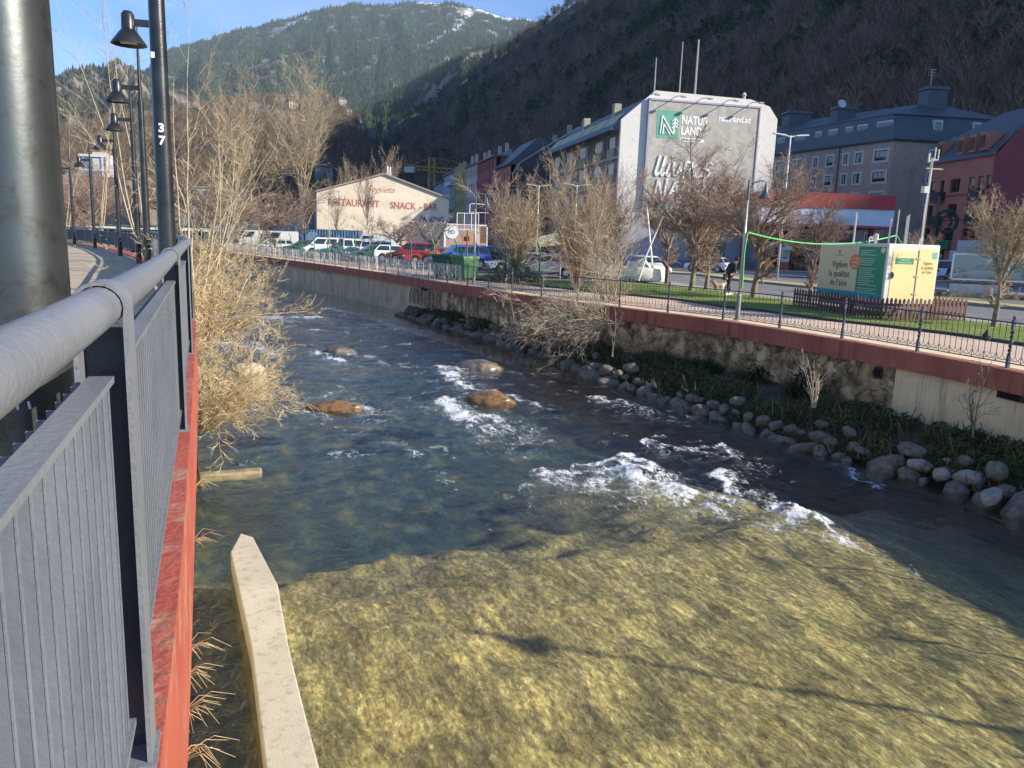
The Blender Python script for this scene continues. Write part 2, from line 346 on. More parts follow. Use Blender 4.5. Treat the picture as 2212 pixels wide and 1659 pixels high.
cdense=lambda k,wv,r,t:(k>.475-.08*sstep(.0,.3,(wv-300)/900.))&(wv>190)
P,h=scat_slope(9500,150,1500,lambda r:7+4*sstep(200,900,r)+r*.004,cdense)
wood('conifer_wood','dark green conifers standing in the shade high on the right valley side',P,h,'pine',(.028,.055,.032),(.055,.09,.042),0,3,'trees')
P,h=scat_slope(20000,140,1500,lambda r:8+5*sstep(200,900,r)+r*.004,lambda k,wv,r,t:(k<.55)|(wv<235))
wood('bare_wood','leafless brown grey wood covering the shaded slope behind the buildings',P,h,'bare',(.11,.075,.065),(.27,.19,.15),0,4,'trees',n=30)
def scat_layer(L_,n,f,hs,lift=-1.):
    i=rng.randint(0,L_['H'].shape[0]-1,n);j=rng.randint(0,L_['H'].shape[1]-12,n);a=rng.rand(n);b=rng.rand(n)
    g=lambda A:(A[i,j]*(1-a)*(1-b)+A[i+1,j]*a*(1-b)+A[i,j+1]*(1-a)*b+A[i+1,j+1]*a*b)
    x,y,z,t=g(L_['x']),g(L_['y']),g(L_['Z']),g(L_['T']);c=L_['col'][i,j];ok=f(c,x,y,t);return np.stack([x,y,z+lift],1)[ok],np.full(ok.sum(),1.)*hs*(.6+.8*rng.rand(ok.sum()))
isg=lambda c,x,y,t:(c.max(-1)<.075)
P,h=scat_layer(LF,60000,isg,17,-4);wood('mountain_forest','green conifer forest covering the distant snow topped mountain',P,h,'conifer',(.026,.048,.026),(.05,.075,.035),0,5,'forest')
P,h=scat_layer(LM,16000,isg,11,-2);wood('ridge_forest','sunlit green pines on the rocky ridge in front of the far mountain',P,h,'conifer',(.04,.065,.028),(.07,.09,.035),0,6,'forest')
P,h=scat_layer(LL,14000,lambda c,x,y,t:c.max(-1)<.1,12,-1);wood('hill_forest','mixed trees on the rocky hill behind the black lamp posts',P,h,'conifer',(.03,.05,.027),(.08,.07,.045),0,7,'forest')
P,h=scat_layer(LV,9000,lambda c,x,y,t:t<1,11,-1);wood('foothill_wood','brown leafless wood on the low hills around the far village',P,h,'bare',(.13,.095,.065),(.2,.15,.10),0,8,'forest',n=16)
# ================================================================ river
E=[(12.3,0),(11.9,6),(11.2,11),(10.45,13.5),(9.98,14.94),(9.45,16.85),(8.08,20.22),(6.3,23.9),(3.67,27.4),(.2,32.2),(-2.6,37.3),(-6.03,43.2),(-9.6,49.6),(-15,58),(-22.3,69),(-29.4,79.6),(-38,92),(-50,108)]
EC=curve(E,step=.5)
def bank_x(y):return np.interp(y,EC[:,1],EC[:,0])
# water line along the boulders
WL=[(10.8,0),(10.3,5),(9.6,9),(8.9,12.4),(7.99,14.27),(6.87,15.95),(4.86,20.07),(2.89,24.54),(.76,30.0),(-2.5,36.0),(-6.4,42.8)]
WC=curve(WL,step=.4)
def wl_x(y):return np.where(y<42.8,np.interp(y,WC[:,1],WC[:,0]),bank_x(y)-.2)
RL=[(.42,-1.75),(-.73,1.395),(-1.69,3.83),(-2.64,6.2),(-3.62,8.6),(-5.15,12.0),(-7.9,17.5),(-11.4,24.4),(-14.9,30.4),(-19.5,37.6),(-26.,46.4),(-33,54.),(-42,62)]   # left railing line
RC=curve(RL,step=.25)
LB=[(-.3,-1),(-1.6,3.8),(-4.4,11.0),(-6.8,15.5),(-9.3,20),(-12.6,28),(-16.5,38),(-21,47),(-28,58),(-38,74),(-50,92)]   # left shore line
LC=curve(LB,step=.5)
def lb_x(y):return np.interp(y,LC[:,1],LC[:,0])
# foam: (pixels of a breaking crest, width m, strength)
FO=[([(1168,1020),(1220,1017),(1265,1012),(1318,1000),(1345,988),(1358,985),(1380,1005),(1405,1035),(1426,1058),(1475,1070)],.16,1.15),
([(1225,1028),(1290,1030),(1340,1030),(1380,1042),(1410,1055)],.2,1.1),([(1330,1005),(1360,1015),(1385,1040)],.24,1.1),([(1260,1020),(1310,1018)],.2,.9),
([(1185,1040),(1240,1048),(1330,1052),(1400,1062),(1480,1068)],.1,.7),
([(1100,1062),(1140,1048),(1165,1055)],.1,.65),([(1070,1055),(1120,1062)],.07,.6),
([(1385,962),(1400,955),(1440,965),(1470,972),(1510,975),(1545,968),(1560,962),(1568,975),(1580,995)],.13,.85),([(1470,965),(1530,985),(1590,1000)],.2,.6),
([(1560,1022),(1550,1040),(1570,1055),(1575,1070)],.16,1.),([(1530,1078),(1580,1090),(1640,1100),(1690,1108),(1740,1120)],.16,1.1),([(1600,1098),(1680,1118),(1740,1135),(1790,1152)],.14,.95),([(1690,1110),(1760,1140),(1800,1165),(1850,1185)],.2,.7),
([(1525,1095),(1545,1108)],.1,.8),([(1860,1180),(1920,1215)],.12,.5),([(1780,1000),(1830,1015),(1860,1035),(1890,1060)],.12,.65),([(1930,1065),(1960,1085)],.1,.5),
([(1275,860),(1320,868),(1360,880),(1395,888)],.2,.75),([(1300,868),(1350,878)],.25,.6),
([(960,868),(975,885),(1000,905),(1025,915),(1060,905)],.42,1.),([(985,860),(1020,850),(1060,845)],.2,.75),([(1100,858),(1130,868),(1170,880)],.25,.65),([(985,900),(1030,935)],.4,.75),
([(950,795),(965,810),(985,825),(1005,835)],.3,1.),([(965,798),(1000,800)],.16,.9),([(1080,795),(1130,812)],.25,.5),
([(655,885),(680,892),(700,897)],.18,.7),([(690,868),(750,866),(790,876)],.12,.5),([(762,880),(800,890),(818,880)],.24,.7),([(725,855),(665,865)],.12,.5),
([(672,763),(700,772),(735,782)],.25,.8),([(762,768),(800,775),(830,785)],.28,.55),
([(430,690),(520,685),(600,688),(690,686)],.35,1.),([(415,735),(480,745),(540,740),(590,765)],.5,.7),([(440,715),(520,708)],.4,.6),([(640,712),(690,714)],.3,.7),([(790,703),(830,702),(870,712)],.5,.75),([(870,712),(930,720)],.35,.6),([(700,665),(730,672),(760,678)],.5,.6),([(560,800),(610,806)],.2,.5),([(560,700),(600,735)],.3,.4),
([(885,975),(915,985)],.12,.6),([(905,968),(960,965),(975,985)],.1,.4),([(1010,1125),(1040,1130)],.06,.3),([(950,1040),(990,1050)],.09,.5),([(600,930),(640,925)],.1,.35),([(840,885),(880,880)],.1,.35),([(880,868),(900,875)],.14,.4),([(1100,1010),(1130,1020)],.09,.4),([(1130,1090),(1150,1110)],.09,.4)]
def water():
    th=np.linspace(-47,50,760);r=np.geomspace(2.6,100,760);Rr,H=np.meshgrid(r,th);x=Rr*np.sin(np.radians(H));y=Rr*np.cos(np.radians(H))
    # flow coordinates
    c,s=math.cos(R(24)),math.sin(R(24));a=-s*x+c*y;b=c*x+s*y     # a along the stream, b across
    rough=.35+.65*sstep(10.2,13.5,y+.15*x)
    wx=(fbm(a*.9+3,b*.9,3)-.5)*1.2
    h=(fbm(a*1.1+wx,b*.75-wx,5,.55)-.5)*.20+(1-np.abs(fbm(a*2.4-wx,b*1.5+7+wx,4,.55)-.5)*4)*.028
    h=h*rough
    f=np.zeros_like(x)
    for px,wd,st in FO:
        P=np.array([G(u,v,0)[:2] for u,v in px]);wj=wd*1.05;best=np.full(x.shape,9.)
        m=(x>P[:,0].min()-2)&(x<P[:,0].max()+2)&(y>P[:,1].min()-2)&(y<P[:,1].max()+2)
        xx,yy=x[m].copy(),y[m].copy()
        xx=xx+(vn(xx*2.2,yy*2.2+5)-.5)*.35;yy=yy+(vn(xx*2.2+9,yy*2.2)-.5)*.35
        bb=best[m]
        for p,q in zip(P[:-1],P[1:]):
            d=q-p;t=np.clip(((xx-p[0])*d[0]+(yy-p[1])*d[1])/(d@d+1e-9),0,1);bb=np.minimum(bb,np.hypot(xx-p[0]-t*d[0],yy-p[1]-t*d[1]))
        g=st*np.exp(-(bb/wj)**2);f[m]=np.maximum(f[m],g)
        for sh_,k_,ww_ in ((.35,.66,1.5),(.8,.54,2.1),(1.4,.46,2.4)):
            b2_=np.full(bb.shape,9.)
            for p,q in zip(P[:-1],P[1:]):
                p=p+np.array([.41,-.91])*sh_*min(1.4,.5+wd*2.5);q=q+np.array([.41,-.91])*sh_*min(1.4,.5+wd*2.5);d=q-p;t=np.clip(((xx-p[0])*d[0]+(yy-p[1])*d[1])/(d@d+1e-9),0,1);b2_=np.minimum(b2_,np.hypot(xx-p[0]-t*d[0],yy-p[1]-t*d[1]))
            f[m]=np.maximum(f[m],k_*st*np.exp(-(b2_/(wj*ww_))**2))
        hh=h[m];h[m]=hh+.055*st*min(1,wd/.15)*np.exp(-(bb/(wj*1.8))**2)*(.3+vn(xx*4,yy*4))
    n=fbm(a*1.9+2,b*1.4,4,.6);fl=sstep(.64,.72,n)*.55*sstep(11.5,15,y);far=sstep(.60,.72,fbm(a*.7,b*1.2+4,4,.6))*sstep(25,45,y)*.55
    f=f*(.55+.75*sstep(.32,.62,fbm(x*3.1+4,y*3.1,4,.62)));f=np.maximum(f,np.maximum(fl,far))
    h=h+sstep(.25,.9,f)*(fbm(x*11,y*11,4,.65)-.42)*.085
    V=np.stack([x.ravel(),y.ravel(),h.ravel()],1)
    # keep only inside the channel
    keep=((x>lb_x(y)-6)&(x<wl_x(y)+3.5)&(y<98))
    Fq=grid_faces(len(th),len(r));kk=keep.ravel();Fq=Fq[kk[Fq].all(1)]
    u,inv=np.unique(Fq,return_inverse=True);Fq=inv.reshape(-1,4)
    m,nt,out=nodes('river_water');L=nt.links
    tc=N(nt,'ShaderNodeTexCoord');mp=N(nt,'ShaderNodeMapping');mp.vector_type='TEXTURE';mp.inputs['Rotation'].default_value=(0,0,R(24));mp.inputs['Scale'].default_value=(1.0,1.6,1);L.new(tc.outputs['Object'],mp.inputs[0])
    n1=N(nt,'ShaderNodeTexNoise');n1.inputs['Scale'].default_value=6.5;n1.inputs['Detail'].default_value=6;n1.inputs['Distortion'].default_value=.9;n1.inputs['Roughness'].default_value=.6;L.new(mp.outputs[0],n1.inputs['Vector'])
    bp=N(nt,'ShaderNodeBump');bp.inputs['Strength'].default_value=.8;bp.inputs['Distance'].default_value=.055;L.new(n1.outputs[0],bp.inputs['Height'])
    ge=N(nt,'ShaderNodeNewGeometry');dt=N(nt,'ShaderNodeVectorMath',operation='DOT_PRODUCT');L.new(ge.outputs['Incoming'],dt.inputs[0]);L.new(bp.outputs[0],dt.inputs[1])
    ab=N(nt,'ShaderNodeMath',operation='ABSOLUTE');L.new(dt.outputs['Value'],ab.inputs[0]);om=N(nt,'ShaderNodeMath',operation='SUBTRACT');om.inputs[0].default_value=1;L.new(ab.outputs[0],om.inputs[1]);om.use_clamp=True
    pw=N(nt,'ShaderNodeMath',operation='POWER');L.new(om.outputs[0],pw.inputs[0]);pw.inputs[1].default_value=5;fr=N(nt,'ShaderNodeMath',operation='MULTIPLY_ADD');L.new(pw.outputs[0],fr.inputs[0]);fr.inputs[1].default_value=.95;fr.inputs[2].default_value=.022;fr.use_clamp=True
    tr=N(nt,'ShaderNodeBsdfTransparent');tr.inputs[0].default_value=(.93,.97,.92,1)
    gl=N(nt,'ShaderNodeBsdfGlossy');gl.inputs['Roughness'].default_value=.07;L.new(bp.outputs[0],gl.inputs['Normal']);gl.inputs[0].default_value=(1,1,1,1)
    mx=N(nt,'ShaderNodeMixShader');L.new(fr.outputs[0],mx.inputs[0]);L.new(tr.outputs[0],mx.inputs[1]);L.new(gl.outputs[0],mx.inputs[2])
    at=N(nt,'ShaderNodeAttribute');at.attribute_name='foam'
    n2=N(nt,'ShaderNodeTexNoise');n2.inputs['Scale'].default_value=11;n2.inputs['Detail'].default_value=9;n2.inputs['Roughness'].default_value=.78;n2.inputs['Distortion'].default_value=.9;L.new(mp.outputs[0],n2.inputs['Vector'])
    ad=N(nt,'ShaderNodeMath',operation='MULTIPLY_ADD');L.new(at.outputs['Fac'],ad.inputs[0]);ad.inputs[1].default_value=.30;L.new(n2.outputs[0],ad.inputs[2])
    rc_=ramp(nt,[(.70,(0,0,0)),(.84,(.95,.95,.95))],ad.outputs[0]);ra_=ramp(nt,[(.645,(0,0,0)),(.74,(1,1,1))],ad.outputs[0])
    wq=N(nt,'ShaderNodeMixRGB',blend_type='ADD');wq.inputs[0].default_value=.22;L.new(mp.outputs[0],wq.inputs[1]);L.new(n2.outputs['Color'],wq.inputs[2])
    vl=N(nt,'ShaderNodeTexVoronoi',feature='DISTANCE_TO_EDGE');vl.inputs['Scale'].default_value=13;L.new(wq.outputs[0],vl.inputs['Vector']);rl_=ramp(nt,[(.0,(.85,.85,.85)),(.06,(.35,.35,.35)),(.16,(0,0,0))],vl.outputs['Distance'])
    mq=N(nt,'ShaderNodeMath',operation='MULTIPLY');L.new(ra_.outputs[0],mq.inputs[0]);L.new(rl_.outputs[0],mq.inputs[1]);rp=N(nt,'ShaderNodeMath',operation='MAXIMUM');L.new(mq.outputs[0],rp.inputs[0]);L.new(rc_.outputs[0],rp.inputs[1])
    fo=N(nt,'ShaderNodeBsdfPrincipled');fo.inputs['Base Color'].default_value=(.82,.85,.87,1);fo.inputs['Roughness'].default_value=.6
    b2=N(nt,'ShaderNodeBump');b2.inputs['Strength'].default_value=.8;b2.inputs['Distance'].default_value=.06;L.new(n2.outputs[0],b2.inputs['Height']);L.new(b2.outputs[0],fo.inputs['Normal'])
    m2=N(nt,'ShaderNodeMixShader');L.new(rp.outputs[0],m2.inputs[0]);L.new(mx.outputs[0],m2.inputs[1]);L.new(fo.outputs[0],m2.inputs[2]);L.new(m2.outputs[0],out.inputs[0])
    o=mesh_np('river_water',V[u],Fq,m,smooth=True,cols={'foam':f.ravel()[u]});put(o,kind='structure')
water()
def bed():
    xs=np.linspace(-55,14,420);ys=np.r_[np.linspace(-2,20,300),np.linspace(20.2,98,260)];Y,X=np.meshgrid(ys,xs)
    c,s=math.cos(R(24)),math.sin(R(24));a=-s*X+c*Y;b=c*X+s*Y
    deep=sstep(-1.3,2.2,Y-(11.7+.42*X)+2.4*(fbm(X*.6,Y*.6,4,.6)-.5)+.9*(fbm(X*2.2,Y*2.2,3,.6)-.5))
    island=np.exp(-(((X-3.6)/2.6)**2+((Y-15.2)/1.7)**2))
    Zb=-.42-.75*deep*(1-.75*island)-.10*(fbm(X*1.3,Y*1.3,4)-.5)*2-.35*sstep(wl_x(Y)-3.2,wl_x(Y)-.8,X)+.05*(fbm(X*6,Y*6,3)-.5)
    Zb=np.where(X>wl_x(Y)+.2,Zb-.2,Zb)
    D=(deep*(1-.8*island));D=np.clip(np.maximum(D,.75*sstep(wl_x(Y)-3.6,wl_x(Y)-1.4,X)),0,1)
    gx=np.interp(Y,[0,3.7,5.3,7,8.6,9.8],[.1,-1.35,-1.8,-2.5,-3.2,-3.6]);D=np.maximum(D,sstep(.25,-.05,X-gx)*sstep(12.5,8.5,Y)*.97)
    m,nt,out=nodes('river_bed');L=nt.links;bs=N(nt,'ShaderNodeBsdfPrincipled');bs.inputs['Roughness'].default_value=.8
    tc=N(nt,'ShaderNodeTexCoord');mp=N(nt,'ShaderNodeMapping');mp.vector_type='TEXTURE';mp.inputs['Rotation'].default_value=(0,0,R(24));mp.inputs['Scale'].default_value=(.8,1.5,1);L.new(tc.outputs['Object'],mp.inputs[0])
    n0=N(nt,'ShaderNodeTexNoise');n0.inputs['Scale'].default_value=1.7;n0.inputs['Detail'].default_value=4;L.new(mp.outputs[0],n0.inputs['Vector'])
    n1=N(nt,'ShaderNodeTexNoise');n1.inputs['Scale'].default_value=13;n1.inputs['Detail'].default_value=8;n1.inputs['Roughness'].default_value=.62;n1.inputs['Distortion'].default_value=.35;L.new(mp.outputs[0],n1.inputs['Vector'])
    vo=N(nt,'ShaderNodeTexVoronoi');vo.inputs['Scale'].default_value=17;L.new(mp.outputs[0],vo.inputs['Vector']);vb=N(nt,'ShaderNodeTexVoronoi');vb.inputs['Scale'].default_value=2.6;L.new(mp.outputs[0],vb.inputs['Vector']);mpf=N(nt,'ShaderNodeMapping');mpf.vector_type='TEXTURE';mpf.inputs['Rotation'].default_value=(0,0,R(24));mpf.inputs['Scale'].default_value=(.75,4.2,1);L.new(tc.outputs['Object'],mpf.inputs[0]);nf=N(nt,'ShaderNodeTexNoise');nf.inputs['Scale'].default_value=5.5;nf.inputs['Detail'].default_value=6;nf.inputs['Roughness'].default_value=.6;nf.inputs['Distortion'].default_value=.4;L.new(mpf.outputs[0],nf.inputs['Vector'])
    r1=ramp(nt,[(.28,(.15,.115,.05)),(.43,(.31,.25,.105)),(.56,(.45,.375,.165)),(.70,(.74,.65,.35))],n1.outputs[0])  # stone tones, with sunlight caustics put into the brighter yellows
    r2=ramp(nt,[(.35,(.62,.62,.62)),(.62,(1.1,1.05,1.))],n0.outputs[0]);mm=N(nt,'ShaderNodeMixRGB',blend_type='MULTIPLY');mm.inputs[0].default_value=1;L.new(r1.outputs[0],mm.inputs[1]);L.new(r2.outputs[0],mm.inputs[2])
    rf=ramp(nt,[(.38,(.62,.62,.62)),(.5,(.95,.95,.93)),(.60,(1.45,1.42,1.32))],nf.outputs[0]);mf_=N(nt,'ShaderNodeMixRGB',blend_type='MULTIPLY');mf_.inputs[0].default_value=.9;L.new(mm.outputs[0],mf_.inputs[1]);L.new(rf.outputs[0],mf_.inputs[2]);mm=mf_;rb_=ramp(nt,[(.0,(.5,.42,.3)),(.25,(.95,.9,.8)),(.8,(1.,1.,1.)),(1,(1.2,1.15,1.05))],vb.outputs['Color']);mb2=N(nt,'ShaderNodeMixRGB',blend_type='MULTIPLY');mb2.inputs[0].default_value=.55;L.new(mm.outputs[0],mb2.inputs[1]);L.new(rb_.outputs[0],mb2.inputs[2]);mm=mb2;rv=ramp(nt,[(0,(.62,.55,.45)),(.5,(1,.97,.9)),(1,(1.25,1.2,1.1)),],vo.outputs['Color']);m3=N(nt,'ShaderNodeMixRGB',blend_type='MULTIPLY');m3.inputs[0].default_value=.6;L.new(mm.outputs[0],m3.inputs[1]);L.new(rv.outputs[0],m3.inputs[2])  # bright flow streaks paint rippled sunlight into the bed, over cobble tones
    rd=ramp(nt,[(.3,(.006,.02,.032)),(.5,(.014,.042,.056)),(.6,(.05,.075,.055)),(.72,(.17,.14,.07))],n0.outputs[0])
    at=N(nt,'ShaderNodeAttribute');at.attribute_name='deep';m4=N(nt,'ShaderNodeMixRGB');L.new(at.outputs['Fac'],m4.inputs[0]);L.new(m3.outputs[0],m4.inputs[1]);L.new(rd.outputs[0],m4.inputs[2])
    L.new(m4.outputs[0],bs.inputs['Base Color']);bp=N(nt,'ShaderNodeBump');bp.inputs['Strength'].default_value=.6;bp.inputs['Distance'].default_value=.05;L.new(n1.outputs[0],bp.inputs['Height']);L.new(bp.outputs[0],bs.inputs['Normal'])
    L.new(bs.outputs[0],out.inputs[0])
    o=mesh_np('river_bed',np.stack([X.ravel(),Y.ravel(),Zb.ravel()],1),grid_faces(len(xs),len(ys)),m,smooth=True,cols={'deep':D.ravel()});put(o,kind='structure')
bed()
# ---- rocks
def rock_mesh(seed,sx,sy,sz,flatb=.0,n=3,rough=.25,ang=.0):
    import bmesh
    bm=bmesh.new();bmesh.ops.create_icosphere(bm,subdivisions=n,radius=1);rs=np.random.RandomState(seed)
    P=np.array([v.co[:] for v in bm.verts]);o=rs.rand(3)*50
    d=1+rough*(fbm(P[:,0]*1.3+o[0]+P[:,2],P[:,1]*1.3+o[1]-P[:,2],3)-.5)*2
    for k in range(int(5+ang*6)):
        nn=rs.randn(3);nn/=np.linalg.norm(nn);t=P@nn;lim=.72+.2*rs.rand();d=np.where(t*d>lim,lim/np.maximum(t,.1),d)
    P=P*d[:,None]*np.array([sx,sy,sz])
    for v,p in zip(bm.verts,P):v.co=p
    me=bpy.data.meshes.new('boulder');bm.to_mesh(me);bm.free();me.polygons.foreach_set('use_smooth',[True]*len(me.polygons));return me
M_ROCK=mat('grey_rock',(.24,.205,.155),.8,col2=(.12,.105,.08),scale=2.5,bump=.7,bscale=14,stain=(.07,.08,.045),sscale=1.6)
M_WET=mat('wet_rock',(.36,.20,.08),.3,col2=(.07,.05,.035),scale=3,bump=.8,bscale=9,stain=(.05,.04,.03),sscale=3)
M_DARKROCK=mat('dark_wet_rock',(.16,.13,.11),.25,col2=(.05,.045,.045),scale=3,bump=.8,bscale=9,stain=(.3,.22,.12),sscale=2)
M_PALE=mat('pale_rock',(.62,.55,.42),.7,col2=(.45,.40,.32),scale=3,bump=.4,bscale=14)
def rock(name,label,u,v,sz,m,seed,z=0.,rz=0.,ang=0,lift=0.,group=None,cat='rock'):
    p=G(u,v,z);me=rock_mesh(seed,sz[0]*1.32,sz[1]*1.2,sz[2]*.95,ang=ang,rough=.36);me.materials.append(m);o=bpy.data.objects.new(name,me);COL.objects.link(o);o.location=(p[0],p[1],z+lift);o.rotation_euler=(0,0,rz);put(o,label,cat,group)
rock('river_rock','orange brown wet rock in the river nearest the left bank, foam trailing right',725,882,(.56,.34,.25),M_WET,3,rz=.1,ang=1)
rock('river_rock','long brown wet boulder mid river with the widest white water on its left',1056,868,(.62,.38,.30),M_WET,8,rz=-.1,ang=1)
rock('river_rock','dark angular rock upstream of the long brown boulder, splash at its left tip',1035,797,(.78,.45,.36),M_DARKROCK,12,rz=.25,ang=3)
rock('river_rock','rounded dark boulder farthest upstream with a low foam streak on its left',732,762,(.52,.36,.26),M_DARKROCK,21,rz=0,ang=1)
rock('river_rock','pale rounded boulder beside the overhanging yellow twigs on the left shore',537,808,(.40,.36,.34),M_PALE,5,lift=.06)
for k,(u,v,s,l) in enumerate([(520,700,.55,'sandy half drowned rock behind the left bank twigs'),(560,648,.7,'dark rock at the far left shore by the concrete wall foot')]):
    rock('river_rock',l,u,v,(s,s*.7,s*.45),M_WET if k==0 else M_DARKROCK,40+k)
# ---- groyne and sill
M_CONC=mat('pale_concrete',(.58,.53,.42),.85,col2=(.48,.44,.35),scale=1.5,bump=.35,bscale=60,stain=(.36,.33,.26),sscale=8)
M_CONCW=mat('mossy_concrete',(.22,.19,.11),.8,col2=(.12,.11,.05),scale=5,bump=.6,bscale=30)
g=thing('concrete_groyne','long pale concrete divider with pointed tip lying along the near left of the river','divider')
TP=[G(u,v,.25)[:2] for u,v in [(498,1192),(520,1151),(547,1160),(600,1262),(622,1390),(655,1525),(690,1659)]];TP+=[TP[-1]+np.array([.5,-1.6])]
LP=[G(u,v,.25)[:2] for u,v in [(574,1659),(555,1500),(541,1390),(519,1290)]];LP=[LP[0]+np.array([.5,-1.6])]+LP
mb=MB();poly=[tuple(p) for p in TP]+[tuple(p) for p in LP];mb.prism(poly[::-1],-.02,.25);b=recalc(mb.build('cap',M_CONC,g,bevel=.015))
mb=MB();c=np.mean(poly,0);mb.prism([tuple(np.array(p)+ (np.array(p)-c)/np.linalg.norm(np.array(p)-c)*.05) for p in poly][::-1],-1.2,-.02);recalc(mb.build('base',M_CONCW,g))
mb=MB();a=G(440,1022,.08);b=G(566,1010,.08);mb.bar((a[0]-.8,a[1]-.1,-.06),(b[0],b[1],-.02),.24,.16);o=recalc(mb.build('concrete_sill',mat('wet_concrete',(.36,.30,.19),.6,col2=(.2,.17,.1),scale=6,bump=.5),bevel=.04));put(o,'low wet concrete sill jutting from the red left wall into the river','sill')
# ================================================================ right bank wall
M_STONE,nt,out=nodes('rubble_masonry');L=nt.links
bs=N(nt,'ShaderNodeBsdfPrincipled');bs.inputs['Roughness'].default_value=.85;tc=N(nt,'ShaderNodeTexCoord');nz=N(nt,'ShaderNodeTexNoise');nz.inputs['Scale'].default_value=3;L.new(tc.outputs['Object'],nz.inputs['Vector'])
mx=N(nt,'ShaderNodeMixRGB',blend_type='ADD');mx.inputs[0].default_value=.55;L.new(tc.outputs['Object'],mx.inputs[1]);L.new(nz.outputs['Color'],mx.inputs[2])
vo=N(nt,'ShaderNodeTexVoronoi',feature='DISTANCE_TO_EDGE');vo.inputs['Scale'].default_value=2.2;L.new(mx.outputs[0],vo.inputs['Vector']);v2=N(nt,'ShaderNodeTexVoronoi');v2.inputs['Scale'].default_value=2.2;L.new(mx.outputs[0],v2.inputs['Vector'])
r1=ramp(nt,[(0,(.30,.215,.12)),(.5,(.50,.38,.22)),(1,(.66,.52,.33))],v2.outputs['Color']);r2=ramp(nt,[(.0,(.56,.53,.48)),(.03,(.88,.88,.88)),(.2,(1,1,1))],vo.outputs['Distance'])
mu=N(nt,'ShaderNodeMixRGB',blend_type='MULTIPLY');mu.inputs[0].default_value=1;L.new(r1.outputs[0],mu.inputs[1]);L.new(r2.outputs[0],mu.inputs[2])
n4=N(nt,'ShaderNodeTexNoise');n4.inputs['Scale'].default_value=2.6;n4.inputs['Detail'].default_value=8;L.new(tc.outputs['Object'],n4.inputs['Vector']);r4=ramp(nt,[(.38,(.38,.33,.26)),(.62,(1.2,1.12,1.0))],n4.outputs[0]);m5=N(nt,'ShaderNodeMixRGB',blend_type='MULTIPLY');m5.inputs[0].default_value=1;L.new(mu.outputs[0],m5.inputs[1]);L.new(r4.outputs[0],m5.inputs[2]);L.new(m5.outputs[0],bs.inputs['Base Color'])
bp=N(nt,'ShaderNodeBump');bp.inputs['Strength'].default_value=.9;bp.inputs['Distance'].default_value=.12;L.new(r2.outputs[0],bp.inputs['Height']);L.new(bp.outputs[0],bs.inputs['Normal']);L.new(bs.outputs[0],out.inputs[0])
def streaky(name,c1,c2,st,sc1=.5,drip=14.):
    """concrete with vertical run-off streaks (dirt)"""
    m,nt,out=nodes(name);L=nt.links;bs=N(nt,'ShaderNodeBsdfPrincipled');bs.inputs['Roughness'].default_value=.85;tc=N(nt,'ShaderNodeTexCoord')
    n=N(nt,'ShaderNodeTexNoise');n.inputs['Scale'].default_value=1.1;n.inputs['Detail'].default_value=9;n.inputs['Roughness'].default_value=.65;L.new(tc.outputs['Object'],n.inputs['Vector']);r=ramp(nt,[(.38,c2),(.6,c1)],n.outputs[0])
    mp=N(nt,'ShaderNodeMapping');mp.inputs['Scale'].default_value=(3.2,3.2,.22);L.new(tc.outputs['Object'],mp.inputs[0]);n2=N(nt,'ShaderNodeTexNoise');n2.inputs['Scale'].default_value=1.6;n2.inputs['Detail'].default_value=6;n2.inputs['Roughness'].default_value=.7;L.new(mp.outputs[0],n2.inputs['Vector'])
    r2=ramp(nt,[(.5,(0,0,0)),(.68,(.85,.85,.85))],n2.outputs[0]);mx=N(nt,'ShaderNodeMixRGB');L.new(r2.outputs[0],mx.inputs[0]);L.new(r.outputs[0],mx.inputs[1]);mx.inputs[2].default_value=c4(st);L.new(mx.outputs[0],bs.inputs['Base Color'])
    bp=N(nt,'ShaderNodeBump');bp.inputs['Strength'].default_value=.4;bp.inputs['Distance'].default_value=.03;L.new(n.outputs[0],bp.inputs['Height']);L.new(bp.outputs[0],bs.inputs['Normal']);L.new(bs.outputs[0],out.inputs[0]);return m
M_WALL=streaky('stained_concrete',(.82,.62,.34),(.66,.50,.29),(.28,.20,.10));M_WALL2=streaky('old_concrete',(.66,.52,.31),(.46,.37,.23),(.16,.12,.07))
M_RED=streaky('red_coping',(.44,.13,.075),(.33,.095,.06),(.10,.05,.04));M_REDTOP=mat('red_coping_top',(.42,.17,.12),.8,col2=(.33,.12,.09),scale=2,bump=.2,stain=(.24,.10,.08),sscale=3)
def strip(mb,P,off0,off1,z0,z1,mi=0):
    """ribbon between two offsets from a plan curve"""
    P=np.asarray(P);T=np.gradient(P,axis=0);T/=np.linalg.norm(T,axis=1)[:,None];Nn=np.stack([T[:,1],-T[:,0]],1)   # to the right of travel
    A=P+Nn*off0;B=P+Nn*off1;V=[(a[0],a[1],z0) for a in A]+[(b[0],b[1],z1) for b in B];n=len(P)
    mb.add(V,[(i,n+i,n+i+1,i+1) for i in range(n-1)],mi);return mb
def ribbon(mb,P,off0,off1,z0,z1,mi=0):
    """solid band: section off0..off1 by z0..z1"""
    strip(mb,P,off0,off1,z1,z1,mi);strip(mb,P,off1,off0,z0,z0,mi);strip(mb,P,off0,off0,z0,z1,mi);strip(mb,P,off1,off1,z1,z0,mi);return mb
def seg(C,y0,y1):return C[(C[:,1]>=y0)&(C[:,1]<=y1)]
rw=thing('river_wall','right bank river wall of stained concrete and rubble stone under a dark red coping','wall')
M_WALLS=[M_WALL,M_STONE,M_WALL2]
